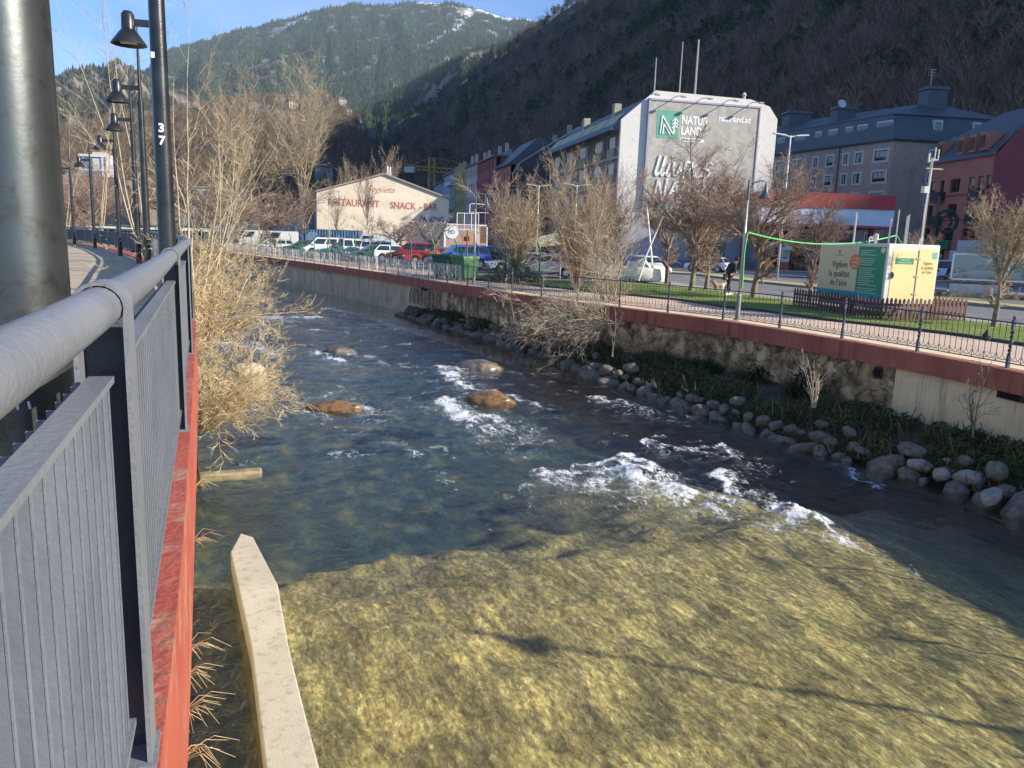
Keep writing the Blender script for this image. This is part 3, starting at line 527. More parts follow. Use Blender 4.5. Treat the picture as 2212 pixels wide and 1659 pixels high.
for (y0,y1,m,nm,lb) in [(-1,18.4,0,'concrete_panel','pale ochre concrete part of the wall nearest the camera'),(18.0,39.4,1,'stone_masonry','rubble stone part'),(38.8,109,2,'concrete_panel','brown ribbed concrete part farther upstream')]:
    mb=MB();ribbon(mb,seg(EC,y0,y1),.14+.03*(m==1)+.06*(m==2),.9,-1.0,1.72-.01*m);recalc(mb.build(nm,M_WALLS[m],rw,label=lb))
mb=MB();ribbon(mb,EC,0,.42,1.66,2.096);recalc(mb.build('coping',M_RED,rw,bevel=.02));mb=MB();strip(mb,EC,.006,.42,2.1,2.1);mb.build('coping_top',M_REDTOP,rw)
def drain(name,label,y,w_,h_,z,kind=0):
    i=np.argmin(abs(EC[:,1]-y));p=EC[i];t=EC[i+1]-EC[i-1];a=math.atan2(t[1],t[0]);mb=MB()
    c,s=math.cos(a),math.sin(a);n=np.array([s,-c])
    q=p+n*.13
    if kind==0:
        mb.box(q[0],q[1],z,w_,.06,h_,0,a);mb.box(q[0]-n[0]*.02,q[1]-n[1]*.02,z,w_*.8,.05,h_*.7,1,a)
    else:
        q=p+n*.05;mb.lathe([(w_/2,0),(w_/2,.16),(w_*.4,.16),(w_*.4,.02)],(q[0],q[1],z-.08),10,0)
    o=mb.build(name,[flat((.05,.045,.04),.8),flat((.004,.004,.004),.9)]);put(o,label,'drain')
drain('drain_outlet','square dark drain opening in the wall where rubble meets pale concrete',18.6,.22,.26,1.45);drain('drain_outlet','wide dark slot drain under the coping in the pale concrete near the right edge',15.3,.62,.16,1.58)
drain('drain_outlet','round dark spout under the coping, upstream left of the graffiti',41.2,.34,.3,1.62,1);drain('drain_outlet','farthest round spout under the coping near the left twigs',67,.4,.3,1.62,1)
# graffiti on the concrete
gm=MB();grs=np.random.RandomState(4)
i0=np.argmin(abs(EC[:,1]-39.6))
for j in range(16):
    s=(j/15.)*3.2;k=np.argmin(abs(EC[:,1]-(39.6+s)));p=EC[k];t=EC[k+1]-EC[k];t/=np.linalg.norm(t);n=np.array([t[1],-t[0]])
    pts=[]
    for q in range(6):
        l=grs.uniform(-.14,.14);zz=1.55-.17*q+grs.uniform(-.05,.05);b=p+n*.115+t*l;pts.append((b[0],b[1],zz))
    gm.tube(pts,.035,4,j%3)
o=gm.build('graffiti',[flat((.35,.10,.05)),flat((.5,.3,.1)),flat((.12,.2,.2))]);put(o,'orange red graffiti scrawl on the brown concrete river wall','graffiti')
# wall foot ledge upstream of the boulders
# ---- planted slope between wall and boulders
def slope():
    ys=np.linspace(-1,43.4,190);n=10;V=[];
    for y in ys:
        xb=bank_x(y)+.25;xw=float(np.interp(y,WC[:,1],WC[:,0]))-.0
        for k in range(n):
            t=k/(n-1);x=xb+(xw-xb)*t;z=.55*(1-t)**1.1-.25*t**4+.12*(float(vn(np.array(x*2.),np.array(y*2.)))-.5);V.append((x,y,z))
    o=mesh_np('planted_bank',np.array(V),grid_faces(len(ys),n),mat('bank_earth',(.10,.075,.045),.95,col2=(.045,.045,.02),scale=2.5,bump=.8,bscale=12),smooth=True);put(o,kind='structure')
slope()
br=np.random.RandomState(9);vars_=[rock_mesh(100+i,1,.8,.75,n=3,rough=.34,ang=1+i%3) for i in range(7)]
M_MOSS=mat('mossy_rock',(.20,.19,.15),.85,col2=(.10,.10,.07),scale=2.5,bump=.7,bscale=14,stain=(.05,.06,.015),sscale=1.2)
for me in vars_:me.materials.append(M_ROCK)
y=4.;nb=0
while y<43:
    xw=float(np.interp(y,WC[:,1],WC[:,0]));s0=.15+.21*br.rand()**1.4
    t=np.array([np.interp(y+.2,WC[:,1],WC[:,0])-np.interp(y-.2,WC[:,1],WC[:,0]),.4]);ds=np.linalg.norm(t)/.4
    for row in range(1+int(br.rand()<.85)+int(br.rand()<.3)):
        s=s0*(1 if row==0 else .8)*(.8+.5*br.rand());me=vars_[br.randint(7)];o=bpy.data.objects.new('boulder',me);COL.objects.link(o)
        o.location=(xw+row*.30+br.uniform(-.08,.08),y+br.uniform(-.1,.1),.02+row*.23);o.scale=(s*br.uniform(.9,1.6),s*br.uniform(.8,1.2),s*br.uniform(.75,1.1));o.rotation_euler=(br.uniform(-.3,.3),br.uniform(-.3,.3),br.rand()*6)
        put(o,'grey rounded boulder in the row along the foot of the right bank, upstream stretch' if y>24 else 'grey rounded boulder in the row along the foot of the right bank, near stretch','boulder','boulders along the upstream stretch' if y>24 else 'boulders along the near stretch');nb+=1
    y+=s0*2.1/ds
for k,(u,v,s) in enumerate([(1985,1002,.26),(2035,1022,.27),(2090,1030,.30),(2140,1070,.30),(2052,1000,.2)]):
    p=G(u,v,.3);s*=.75;me=vars_[k%7].copy();me.materials.clear();me.materials.append(mat('pale_boulder_%d'%k,(.36,.33,.27),.8,col2=(.24,.22,.18),scale=3,bump=.5,bscale=14));o=bpy.data.objects.new('boulder',me);COL.objects.link(o);o.location=(p[0],p[1],.28);o.scale=(s*1.3,s,s*.9);o.rotation_euler=(0,.2,k*1.3)
    put(o,'pale boulder of the small sunlit pile low on the bank near the right edge','boulder','pale sunlit pile of boulders')
# ---- plants on the slope: leaf and blade faces as ground cover
def leaves(name,label,pts,size,cols,seed,blade=False,cat='ground cover',up=.5):
    rs=np.random.RandomState(seed);n=len(pts);d=rs.randn(n,3);d[:,2]=np.abs(d[:,2])*up+ (1.6 if blade else 0);d/=np.linalg.norm(d,axis=1)[:,None];s=np.cross(d,rs.randn(n,3));s/=np.linalg.norm(s,axis=1)[:,None]
    L_=size*(.5+rs.rand(n))[:,None];w_=L_*(.07 if blade else .38)
    V=np.stack([pts-s*w_*.5,pts+s*w_*.5,pts+d*L_+s*w_*.25,pts+d*L_-s*w_*.25],1).reshape(-1,3);C=np.array(cols)[rs.randint(0,len(cols),n)]*(.7+.6*rs.rand(n))[:,None]
    m,nt,ou=nodes(name+'_leaf');b=N(nt,'ShaderNodeBsdfPrincipled');b.inputs['Roughness'].default_value=.8;b.inputs['Specular IOR Level'].default_value=.2;a=N(nt,'ShaderNodeVertexColor');a.layer_name='Col';nt.links.new(a.outputs[0],b.inputs['Base Color']);nt.links.new(b.outputs[0],ou.inputs[0])
    o=mesh_np(name,V,np.arange(4*n).reshape(-1,4),m,cols={'Col':np.repeat(C,4,axis=0)});put(o,label,cat,kind='stuff');return o
rs=np.random.RandomState(12);n=90000;yy=rs.uniform(3,41,n);tt=rs.rand(n);xb=bank_x(yy)+.1;xw=np.interp(yy,WC[:,1],WC[:,0])+.12;xx=xb+(xw-xb)*tt
den=fbm(xx*1.3,yy*.9,4);ok=(den>.40)&(rs.rand(n)<np.where(yy>28,.6,1));xx,yy,tt,den=xx[ok],yy[ok],tt[ok],den[ok]
zz=.55*(1-tt)**1.1+.08+rs.rand(len(xx))*.38*np.clip((den-.38)*4,0,1)*(.4+.6*np.sin(np.pi*np.clip(tt*1.1,0,1)))
leaves('bank_plants','tangled dark green plants covering the slope between right wall and boulders',np.stack([xx,yy,zz],1),.075,[(.045,.085,.02),(.07,.115,.03),(.035,.06,.018),(.13,.095,.045),(.10,.12,.04)],1)
ok=rs.rand(len(xx))<.07;leaves('dry_grass','dry straw coloured grass tufts among the plants on the right bank slope',np.stack([xx,yy,zz*.8],1)[ok]+rs.randn(ok.sum(),3)*[.2,.2,0],.30,[(.20,.15,.085),(.13,.09,.05),(.06,.07,.03)],2,True)
ok=rs.rand(len(xx))<.12;leaves('leaf_litter','rust brown fallen leaves lying on the right bank slope',np.stack([xx,yy,zz*.0+.55*(1-tt)**1.1+.08],1)[ok],.07,[(.22,.10,.05),(.16,.08,.04)],3,up=.1)
# ================================================================ left promenade
M_PATH,nt,out=nodes('brown_paving');L=nt.links;bs=N(nt,'ShaderNodeBsdfPrincipled');bs.inputs['Roughness'].default_value=.85;tc=N(nt,'ShaderNodeTexCoord');mp=N(nt,'ShaderNodeMapping');mp.inputs['Rotation'].default_value=(0,0,R(21));L.new(tc.outputs['Object'],mp.inputs[0])
bk=N(nt,'ShaderNodeTexBrick');bk.inputs['Scale'].default_value=1.;bk.inputs['Brick Width'].default_value=.9;bk.inputs['Row Height'].default_value=.9;bk.inputs['Mortar Size'].default_value=.012;bk.offset=.0
bk.inputs['Color1'].default_value=(.52,.41,.28,1);bk.inputs['Color2'].default_value=(.46,.36,.245,1);bk.inputs['Mortar'].default_value=(.16,.13,.10,1);L.new(mp.outputs[0],bk.inputs['Vector'])
n=N(nt,'ShaderNodeTexNoise');n.inputs['Scale'].default_value=60;n.inputs['Detail'].default_value=4;L.new(tc.outputs['Object'],n.inputs['Vector']);r=ramp(nt,[(.35,(.7,.7,.7)),(.65,(1.2,1.2,1.2))],n.outputs[0]);mx=N(nt,'ShaderNodeMixRGB',blend_type='MULTIPLY');mx.inputs[0].default_value=1;L.new(bk.outputs[0],mx.inputs[1]);L.new(r.outputs[0],mx.inputs[2]);L.new(mx.outputs[0],bs.inputs['Base Color'])
wv=N(nt,'ShaderNodeTexWave');wv.inputs['Scale'].default_value=6;L.new(mp.outputs[0],wv.inputs[0]);bp=N(nt,'ShaderNodeBump');bp.inputs['Strength'].default_value=.35;bp.inputs['Distance'].default_value=.01;L.new(wv.outputs['Fac'],bp.inputs['Height']);L.new(bp.outputs[0],bs.inputs['Normal']);L.new(bs.outputs[0],out.inputs[0])
mb=MB();P=RC[::2];V=[(p[0],p[1],3.2) for p in P];V+=[(p[0]-9-.1*max(0,p[1]),p[1]-3,3.2) for p in P];n_=len(P)
mb.add(V,[(i,i+1,n_+i+1,n_+i) for i in range(n_-1)]);o=mb.build('promenade_path',M_PATH);put(o,kind='structure')
M_REDN=mat('flaking_red_paint',(.42,.095,.055),.65,col2=(.36,.07,.045),scale=3,bump=.5,bscale=35,stain=(.40,.22,.14),sscale=5)
lw=thing('river_wall','near left bank wall painted bright red below the grey railing','wall')
C1=RC[(RC[:,1]<13.5)]
mb=MB();ribbon(mb,C1,-.16,.055,2.75,3.32);recalc(mb.build('curb',M_REDN,lw,bevel=.012))
mb=MB();ribbon(mb,C1,-.6,-.20,-1.3,2.85);recalc(mb.build('footing',M_WALL2,lw))
C2=RC[(RC[:,1]>=13.2)];mb=MB();ribbon(mb,C2,-.2,.25,2.2,3.24);recalc(mb.build('curb',M_REDN,lw,label='far dull red stretch behind the shrubs'))
# earth bank on the left beyond the wall
ys=np.linspace(12.9,92,140);V=[]
rx=np.interp(ys,RC[:,1],RC[:,0])
for i,yv in enumerate(ys):
    xr=rx[i]+.1 if yv<60 else rx[i];xs_=lb_x(yv)
    for k in range(9):
        t=k/8;V.append((xr+(xs_-xr)*t+ (0 if k else -.3),yv,2.6*(1-t)**1.3-.3*t+.15*(float(vn(np.array(xr*1.+t*3),np.array(yv*1.5)))-.5)))
o=mesh_np('left_bank',np.array(V),grid_faces(len(ys),9),mat('dry_earth',(.20,.15,.09),.95,col2=(.10,.085,.045),scale=2,bump=.8,bscale=10),smooth=True);put(o,kind='structure')
# ---- railing
M_RAIL=mat('grey_rail_paint',(.20,.21,.235),.42,col2=(.165,.175,.195),scale=4,bump=.18,bscale=70,stain=(.11,.095,.085),sscale=38,st=(.66,.72));M_RAILSH=mat('rail_web_shade',(.045,.055,.075),.45,col2=(.035,.04,.055),scale=4,bump=.15,bscale=60);M_PANEL=mat('panel_paint',(.19,.205,.235),.45,col2=(.14,.155,.18),scale=3,bump=.1,bscale=60)
rl=thing('railing','grey steel tube railing with slatted panels along the near left wall','railing',group=None)
s=np.r_[0,np.cumsum(np.linalg.norm(np.diff(RC,axis=0),axis=1))]
def rail_at(q):return np.array([np.interp(q,s,RC[:,0]),np.interp(q,s,RC[:,1])])
q1=s[np.argmin(np.hypot(RC[:,0]+.74,RC[:,1]-1.39))]
ZT=4.168
mb=MB();qq=np.arange(0,s[-1],.35);mb.tube([(*rail_at(q),ZT) for q in qq],.034,16);mb.build('handrail',M_RAIL,rl,smooth=True)
posts=[q1+2.6*k for k in range(-1,25)]
posts=[q for q in posts if 0<=q<s[-1]-1]
def post_mesh():
    mb=MB();zb=3.32
    # strap bent over the tube, flanges on both sides, web between them; local x across the rail, y along it
    w=.034;pr=[]
    for k in range(13):
        a=math.pi*k/12;pr.append((.042*math.cos(a),ZT+.042*math.sin(a)))
    outl=[(w+.008,zb)]+[(w+.008,ZT-.03)]+[(x*1.0,z) for x,z in pr]+[(-w-.008,ZT-.03),(-w-.008,zb)]
    inn=[(w,zb)]+[(w,ZT-.03)]+[(x*.86,ZT+(z-ZT)*.86) for x,z in pr]+[(-w,ZT-.03),(-w,zb)]
    n=len(outl)
    for yy0,yy1 in [(-.045,.045)]:
        V=[(x,yy0,z) for x,z in outl]+[(x,yy0,z) for x,z in inn]+[(x,yy1,z) for x,z in outl]+[(x,yy1,z) for x,z in inn]
        Fs=[]
        for i in range(n-1):
            Fs+=[(i,i+1,n+i+1,n+i),(2*n+i+1,2*n+i,3*n+i,3*n+i+1),(i,2*n+i,2*n+i+1,i+1),(n+i,n+i+1,3*n+i+1,3*n+i)]
        mb.add(V,Fs)
    mb.box(0,.02,(zb+ZT-.04)/2,2*w-.002,.012,ZT-.04-zb,1);mb.box(0,0,zb+.004,.10,.11,.008,0)
    return mb
pm=None
for q in posts:
    p=rail_at(q);t=rail_at(min(q+.1,s[-1]))-rail_at(q-.1);a=math.atan2(t[1],t[0])-math.pi/2
    if pm is None:
        o=recalc(post_mesh().build('post',[M_RAIL,M_RAILSH],rl));o.data.polygons.foreach_set('material_index',[1 if abs(pl.center.x)<.0335 and pl.center.z<ZT-.04 and pl.center.z>3.34 else 0 for pl in o.data.polygons]);pm=o  # web coloured dark to stand for shade inside the post channel
    else:
        o=pm.copy();COL.objects.link(o);CH['railing'].append(o)
    o.location=(p[0],p[1],0);o.rotation_euler=(0,0,a)
# panels: slats set edge-on between two flat bars
def panel_mb(Lp,nb,y0=.06):
    mb=MB();mb.b2(-.019,.019,y0,Lp-y0,4.046,4.057,0);mb.b2(-.022,.022,y0,Lp-y0,3.42,3.432,0)
    for k in range(nb):
        y=y0+.03+(Lp-2*y0-.06)*k/(nb-1);mb.b2(-.040,.0125,y-.0025,y+.0025,3.432,4.046,1);mb.b2(.0127,.0145,y-.003,y+.003,3.432,4.046,0)  # lighter strip on each slat stands for its sunlit edge
    return mb
pn=None
for k in range(len(posts)-1):
    a,b=rail_at(posts[k]),rail_at(posts[k+1]);d=b-a;Lp=np.linalg.norm(d);ang=math.atan2(d[1],d[0])-math.pi/2
    if pn is None:o=panel_mb(2.6,42).build('panel',[M_RAIL,M_PANEL],rl);pn=o
    else:
        o=pn.copy();COL.objects.link(o);CH['railing'].append(o)
    o.location=(a[0],a[1],0);o.rotation_euler=(0,0,ang);o.scale=(1,Lp/2.6,1)
# ---- black lamp posts
M_BLK=mat('black_post_paint',(.06,.062,.066),.32,metal=.6,col2=(.035,.037,.04),scale=5,bump=.1,bscale=80);M_GALV=mat('dull_galvanised_steel',(.115,.125,.125),.36,metal=.75,col2=(.085,.09,.09),scale=6,bump=.02,bscale=60,stain=(.07,.07,.065),sscale=22,lo=.2,hi=.8)
M_LENS=flat((.75,.75,.7),.3);M_WHITE=flat((.8,.8,.78),.5)
def lamp_post(name,label,x,y,rz,group,head=True,base_r=.085,m=None,z=3.2,hh=7.08):
    t=thing(name,label,'lamp post',(x,y,z),rz,group)
    mb=MB();mb.lathe([(base_r,0),(base_r*.93,1.6),(base_r*.78,hh-z-.1),(base_r*.84,hh-z-.1),(base_r*.84,hh-z+.05),(base_r*.5,hh-z+.06),(base_r*.32,hh-z+1.2),(.012,hh-z+1.75),(.0,hh-z+1.76)],n=20);mb.build('pole',m or M_BLK,t,smooth='auto')
    if head:
        mb=MB();mb.b2(-.42,0,-.025,.025,hh-z+.28,hh-z+.38);mb.build('arm',m or M_BLK,t)
        h=MB();h.lathe([(.0,.50),(.06,.49),(.095,.44),(.10,.22),(.13,.19),(.255,.02),(.262,0),(.24,.0),(.12,.13),(0,.13)],(-.48,0,hh-z),20);h=h.build('lamp_head',M_BLK,t,smooth='auto')
        g=MB();g.b2(-.6,-.36,-.04,.04,hh-z+.02,hh-z+.06);g.build('lens',M_LENS,h)
    return t
lamp_post('lamp_post','thick dull galvanised lamp post at the left edge right behind the handrail',-1.03,1.60,R(20),None,False,.103,M_GALV)
p0_=[c for c in COL.objects if c.name=='lamp_post'][0];mb=MB();srs=np.random.RandomState(6)
for k in range(9):
    a=R(-95+srs.uniform(-22,38));zz=srs.uniform(.45,1.0);r_=.1025;mb.tube([(r_*math.cos(a),r_*math.sin(a),zz),(r_*math.cos(a+.02),r_*math.sin(a+.02),zz-srs.uniform(.01,.05))],srs.uniform(.0008,.0025),4)
mb.build('paint_scratches',M_WHITE,p0_)
p6=lamp_post('lamp_post','black lamp post with white numerals 3 and 7, nearest of the black ones',-3.30,7.4,R(20),None,True,.083)
for ch,z in (('3',1.61),('7',1.50)):
    text_mesh('numeral',ch,.105,M_WHITE,p6,(.0,-.080,z+.35),rot=(R(90),0,0),ext=.004,bold=.004,align='CENTER')
o=MB();o.box(-.045,-.062,2.62,.03,.02,.05);o.build('paint_chip',M_WHITE,p6)
for x,y,l in [(-5.67,12.85,'black lamp post hidden behind the numbered one, its bell lamp against the sky'),(-8.72,18.5,'black lamp post just left of the numbered one, second bell lamp from the top'),(-11.55,23.9,'fourth black lamp post along the curved path'),(-15.1,29.8,'black lamp post third from the far end of the path'),(-20.95,38.9,'black lamp post next to last on the curved path, in front of the white hotel'),(-25.4,45.,'farthest black lamp post beside the galvanised one')]:
    lamp_post('lamp_post',l,x,y,R(12),'black lamp posts along the left path')
# signboards beyond the far railing
rs=np.random.RandomState(3)
# dry grass tufts on the near red curb
for k,(u,v) in enumerate([(402,1420),(398,1480),(396,1560),(400,1650),(425,1060),(420,1180)]):
    p=G(u-3,v,2.72);mb=MB()
    for j in range(14):
        a=rs.uniform(-1.2,1.2);l=rs.uniform(.05,.16);b=Vector((p[0]-.01,p[1]+rs.uniform(-.03,.03),2.74));c=b+Vector((math.cos(a)*l*.7,math.sin(a)*l*.4,l*.35));d=c+Vector((math.cos(a)*l*.5,math.sin(a)*l*.5,-l*.25));mb.tube([b,c,d],[.0014,.0011,.0006],3)
    o=mb.build('grass_tuft',flat((.55,.42,.22),.8));put(o,'dry straw tuft growing from a joint of the near red wall','grass tuft','straw tufts on the red wall')
# ================================================================ right bank ground
def gl(px,z=2.1):
    P=np.array([G(u,v,z)[:2] for u,v in px]);return P[np.argsort(P[:,1])]
def fx(P):
    P=np.array(P,float)
    def f(y):
        y=np.asarray(y,float);lo=P[0,0]+(y-P[0,1])*(P[1,0]-P[0,0])/(P[1,1]-P[0,1]);hi=P[-1,0]+(y-P[-1,1])*(P[-1,0]-P[-2,0])/(P[-1,1]-P[-2,1])
        return np.where(y<P[0,1],lo,np.where(y>P[-1,1],hi,np.interp(y,P[:,1],P[:,0])))
    return f
grass_n=gl([(1355,638),(1473,650),(1573,666),(1640,672),(1780,692),(1936,709),(2060,724),(2212,747)])
grass_f=gl([(1400,612),(1454,621),(1555,631),(1640,644),(1727,654),(2045,692),(2212,709)])
road_n=gl([(1428,603),(1454,610),(1595,631),(1729,648),(2060,684),(2212,704)])
med_n=gl([(1400,585),(1455,591),(1498,593),(1603,607),(1753,622),(1983,647.5),(2212,669)])
med_f=np.array([med_n[:,0]+1.9,med_n[:,1]+.2]).T
road2_f=np.array([med_n[:,0]+10.0,med_n[:,1]+2]).T
gn,gf,rn,mn,mf,r2=[fx(P) for P in (grass_n,grass_f,road_n,med_n,med_f,road2_f)]
def sheet(name,xa,xb,ya,yb,z,m,n=60,kind='structure',m2=None,dx=1):
    ys=np.linspace(ya,yb,n);A=xa(ys);B=xb(ys);V=[(a,y,z) for a,y in zip(A,ys)]+[(b,y,z) for b,y in zip(B,ys)]
    mb=MB();mb.add(V,[(i,n+i,n+i+1,i+1) for i in range(n-1)]);o=mb.build(name,m);put(o,kind=kind);return o
M_PAVE=mat('buff_paving',(.66,.48,.35),.85,col2=(.56,.41,.30),scale=1.2,bump=.15,bscale=40,stain=(.44,.34,.26),sscale=2)
M_CREAM=mat('cream_edge',(.80,.68,.42),.85,col2=(.70,.59,.36),scale=1.5,stain=(.56,.47,.31),sscale=3)
M_ASPH=mat('asphalt',(.20,.195,.19),.85,col2=(.16,.155,.15),scale=.8,bump=.2,bscale=80,stain=(.14,.14,.14),sscale=.5)
M_KERB=mat('kerb_stone',(.30,.28,.25),.85,col2=(.2,.19,.17),scale=4);M_LAWN=mat('lawn',(.20,.27,.045),.95,col2=(.13,.19,.03),scale=1.6,bump=.8,bscale=60,stain=(.27,.25,.09),sscale=1.4)
M_MED=mat('dry_median',(.52,.43,.17),.95,col2=(.40,.34,.13),scale=1.2,bump=.6,bscale=40);M_GROUND=mat('bare_ground',(.20,.185,.165),.9,col2=(.15,.14,.12),scale=.3,bump=.2,bscale=20)
# general ground east of the wall, out to the foot of the slope; and the valley floor beyond
ys=np.r_[np.linspace(-4,120,70),np.linspace(125,420,20)];bx=np.where(ys<108,bank_x(ys)+.42,-50-(ys-108)*.55);
ex=60+0*ys+np.maximum(0,60-.1*ys)
mb=MB();n_=len(ys);cols_=7
V=[(bx[i]+(ex[i]+70-bx[i])*k/(cols_-1),ys[i],2.085) for k in range(cols_) for i in range(n_)]
mb.add(V,[(k*n_+i,(k+1)*n_+i,(k+1)*n_+i+1,k*n_+i+1) for k in range(cols_-1) for i in range(n_-1)]);put(mb.build('ground',M_GROUND),kind='structure')
mb=MB();mb.poly([(-420,60,1.4),(-44,60,1.4),(-44,108,1.4),(-60,130,1.9),(40,130,1.9),(60,420,1.9),(-300,1000,1.9),(-900,900,1.9)]);put(mb.build('valley_floor',mat('valley_earth',(.16,.13,.09),.95,col2=(.10,.09,.06),scale=.05)),kind='structure')
mb=MB();mb.poly([(-420,60,3.17),(-420,-6,3.17),(-3,-6,3.17),(-12.4,20,3.17),(-34,50,3.17),(-48,64,3.17),(-60,90,3.17),(-200,330,3.17)]);put(mb.build('park_ground',mat('park_earth',(.24,.19,.13),.95,col2=(.16,.13,.09),scale=.3)),kind='structure')
bk=lambda y:bank_x(y)
pf=lambda y:np.maximum(gn(y),bank_x(y)+2.2)
sheet('promenade',lambda y:bk(y)+.42,lambda y:np.where(y<34,gn(y)+.02,bk(y)+5.),-4,92,2.092,M_PAVE,120)
sheet('promenade_edge',lambda y:bk(y)+.43,lambda y:bk(y)+1.05,-4,92,2.097,M_CREAM,160)
sheet('grass_strip',lambda y:gn(y)+.1,gf,12,45,2.16,M_LAWN,80)
mb=MB();yy=np.linspace(12,45,70);P=np.stack([gn(yy),yy],1);ribbon(mb,P,-.0,.11,2.0,2.175);put(mb.build('kerb',mat('dark_kerb',(.07,.06,.055),.9)),kind='structure')
sheet('sidewalk',gf,lambda y:rn(y)-.15,10,90,2.15,mat('grey_sidewalk',(.36,.34,.31),.85,col2=(.3,.285,.26),scale=1),90)
mb=MB();yy=np.linspace(10,100,90);P=np.stack([rn(yy)-.15,yy],1);ribbon(mb,P,-.0,.15,1.98,2.155);put(mb.build('kerb',M_KERB),kind='structure')
sheet('road',rn,r2,8,125,2.045,M_ASPH,90)
bpy.data.objects['ground'].location.z=-.06
mb=MB();yy=np.linspace(14,100,90);P=np.stack([mn(yy),yy],1);ribbon(mb,P,0,1.95,2.0,2.20);put(mb.build('median_kerb',M_KERB),kind='structure')
sheet('median',lambda y:mn(y)+.12,lambda y:mn(y)+1.83,14,100,2.206,M_MED,90)
mb=MB();yy=np.linspace(8,125,90);P=np.stack([r2(yy),yy],1);ribbon(mb,P,0,.2,2.0,2.17);put(mb.build('kerb',M_KERB),kind='structure')
sheet('forecourt',lambda y:r2(y)+.2,lambda y:r2(y)+60,20,125,2.14,mat('forecourt_concrete',(.24,.24,.24),.8,col2=(.19,.19,.19),scale=.7,stain=(.12,.12,.12),sscale=1),60)
mk=MB()
for off,f0 in ((3.3,rn),(3.6,mf)):
    y=14.
    while y<95:
        p=[(float(f0(yy))+off,yy) for yy in (y,y+1.1,y+2.2)]
        strip(mk,p,-.06,.06,2.053,2.053);y+=5.6
for f0,off in ((rn,.35),(mn,-.3),(mf,.4),(r2,-.4)):
    yy=np.linspace(10,110,80);strip(mk,np.stack([f0(yy)+off,yy],1),-.055,.055,2.052,2.052)
put(mk.build('road_markings',flat((.62,.62,.6),.7)),kind='structure')
# grass blades on the strip
rs=np.random.RandomState(31);n=26000;yy=rs.uniform(17,44,n);a,b=gn(yy)+.12,gf(yy);xx=a+(b-a)*rs.rand(n)
leaves('grass','short bright green grass on the strip between promenade and road',np.stack([xx,yy,np.full(n,2.16)],1),.055,[(.22,.30,.045),(.16,.24,.04),(.30,.33,.09)],32,True,cat='grass')
# ================================================================ wrought railing along the right bank
M_IRON=mat('iron_railing_paint',(.10,.115,.135),.4,metal=.3,col2=(.06,.07,.085),scale=8)
ir=thing('railing','dark wrought iron railing with twisted posts along the right bank promenade','railing')
se=np.r_[0,np.cumsum(np.linalg.norm(np.diff(EC,axis=0),axis=1))]
def edge_at(q,off=.3):
    p=np.array([np.interp(q,se,EC[:,0]),np.interp(q,se,EC[:,1])]);a=np.array([np.interp(q-.2,se,EC[:,0]),np.interp(q-.2,se,EC[:,1])]);b=np.array([np.interp(q+.2,se,EC[:,0]),np.interp(q+.2,se,EC[:,1])]);t=(b-a)/np.linalg.norm(b-a);return p+np.array([t[1],-t[0]])*off,math.atan2(t[1],t[0])
def twisted_post():
    mb=MB();mb.tube([(0,0,2.1),(0,0,3.1)],.02,6)
    mb.box(0,0,2.22,.06,.06,.24);mb.box(0,0,2.98,.055,.055,.2);mb.lathe([(0,0),(.03,.02),(.034,.045),(.02,.075),(0,.085)],(0,0,3.08),8)
    for ph in (0,math.pi):
        mb.tube([(.028*math.cos(ph+k*.75),.028*math.sin(ph+k*.75),2.34+k*.022) for k in range(25)],.013,5)
    return mb
def iron_panel(L_):
    mb=MB();mb.tube([(0,0,3.02),(L_,0,3.02)],.017,6);mb.tube([(0,0,2.2),(L_,0,2.2)],.013,5)
    n=16
    for k in range(1,n):
        x=L_*k/n;mb.tube([(x,0,2.36 if k%2 else 2.2),(x,0,3.02)],.0085,4,caps=False)
        if k%2==0:mb.lathe([(0,0),(.017,.015),(0,.03)],(x,0,2.34),5)
    for k in range(n//2):
        x0=L_*2*k/n;w_=L_*2/n
        mb.tube([(x0,0,2.36),(x0+w_*.2,0,2.27),(x0+w_*.5,0,2.245),(x0+w_*.8,0,2.27),(x0+w_,0,2.36)],.007,4,caps=False)
        mb.tube([(x0+w_*.5,0,2.36),(x0+w_*.62,0,2.29),(x0+w_,0,2.22)],.006,3,caps=False);mb.tube([(x0+w_*.5,0,2.36),(x0+w_*.38,0,2.29),(x0,0,2.22)],.006,3,caps=False)
    return mb
pq=np.arange(2.2,se[-1]-3,2.28);pp=None;ip=None
for i,q in enumerate(pq):
    p,a=edge_at(q)
    if pp is None:pp=o=twisted_post().build('post',M_IRON,ir)
    else:o=pp.copy();COL.objects.link(o);CH['railing.001'].append(o) if 'railing.001' in CH else None
    o.location=(p[0],p[1],0);o.rotation_euler=(0,0,a)
    if i+1<len(pq):
        b,_=edge_at(pq[i+1]);d=b-p;Lp=np.linalg.norm(d)
        if ip is None:ip=o=iron_panel(2.28).build('bar_panel',M_IRON,ir)
        else:o=ip.copy();COL.objects.link(o)
        o.location=(p[0],p[1],0);o.rotation_euler=(0,0,math.atan2(d[1],d[0]));o.scale=(Lp/2.28,1,1)
# hanging white light strands on the far stretch of railing
mb=MB();rs=np.random.RandomState(8);q=se[np.argmin(abs(EC[:,1]-37.8))];qe=se[np.argmin(abs(EC[:,1]-84))]
while q<qe:
    p,a=edge_at(q,.25);l=rs.uniform(.45,1.15);z=3.02;pts=[(p[0],p[1],z)];n=int(l/.11)
    for k in range(n):
        o_=rs.uniform(-.05,.05);pts.append((p[0]+math.cos(a)*o_,p[1]+math.sin(a)*o_-.03,z-(k+1)*.11))
    mb.tube(pts,.011,3,caps=False);q+=.13
ic=mb.build('light_strands',flat((.72,.70,.62),.5));put(ic,'unlit white icicle light strands hanging on the far stretch of right railing','light string')
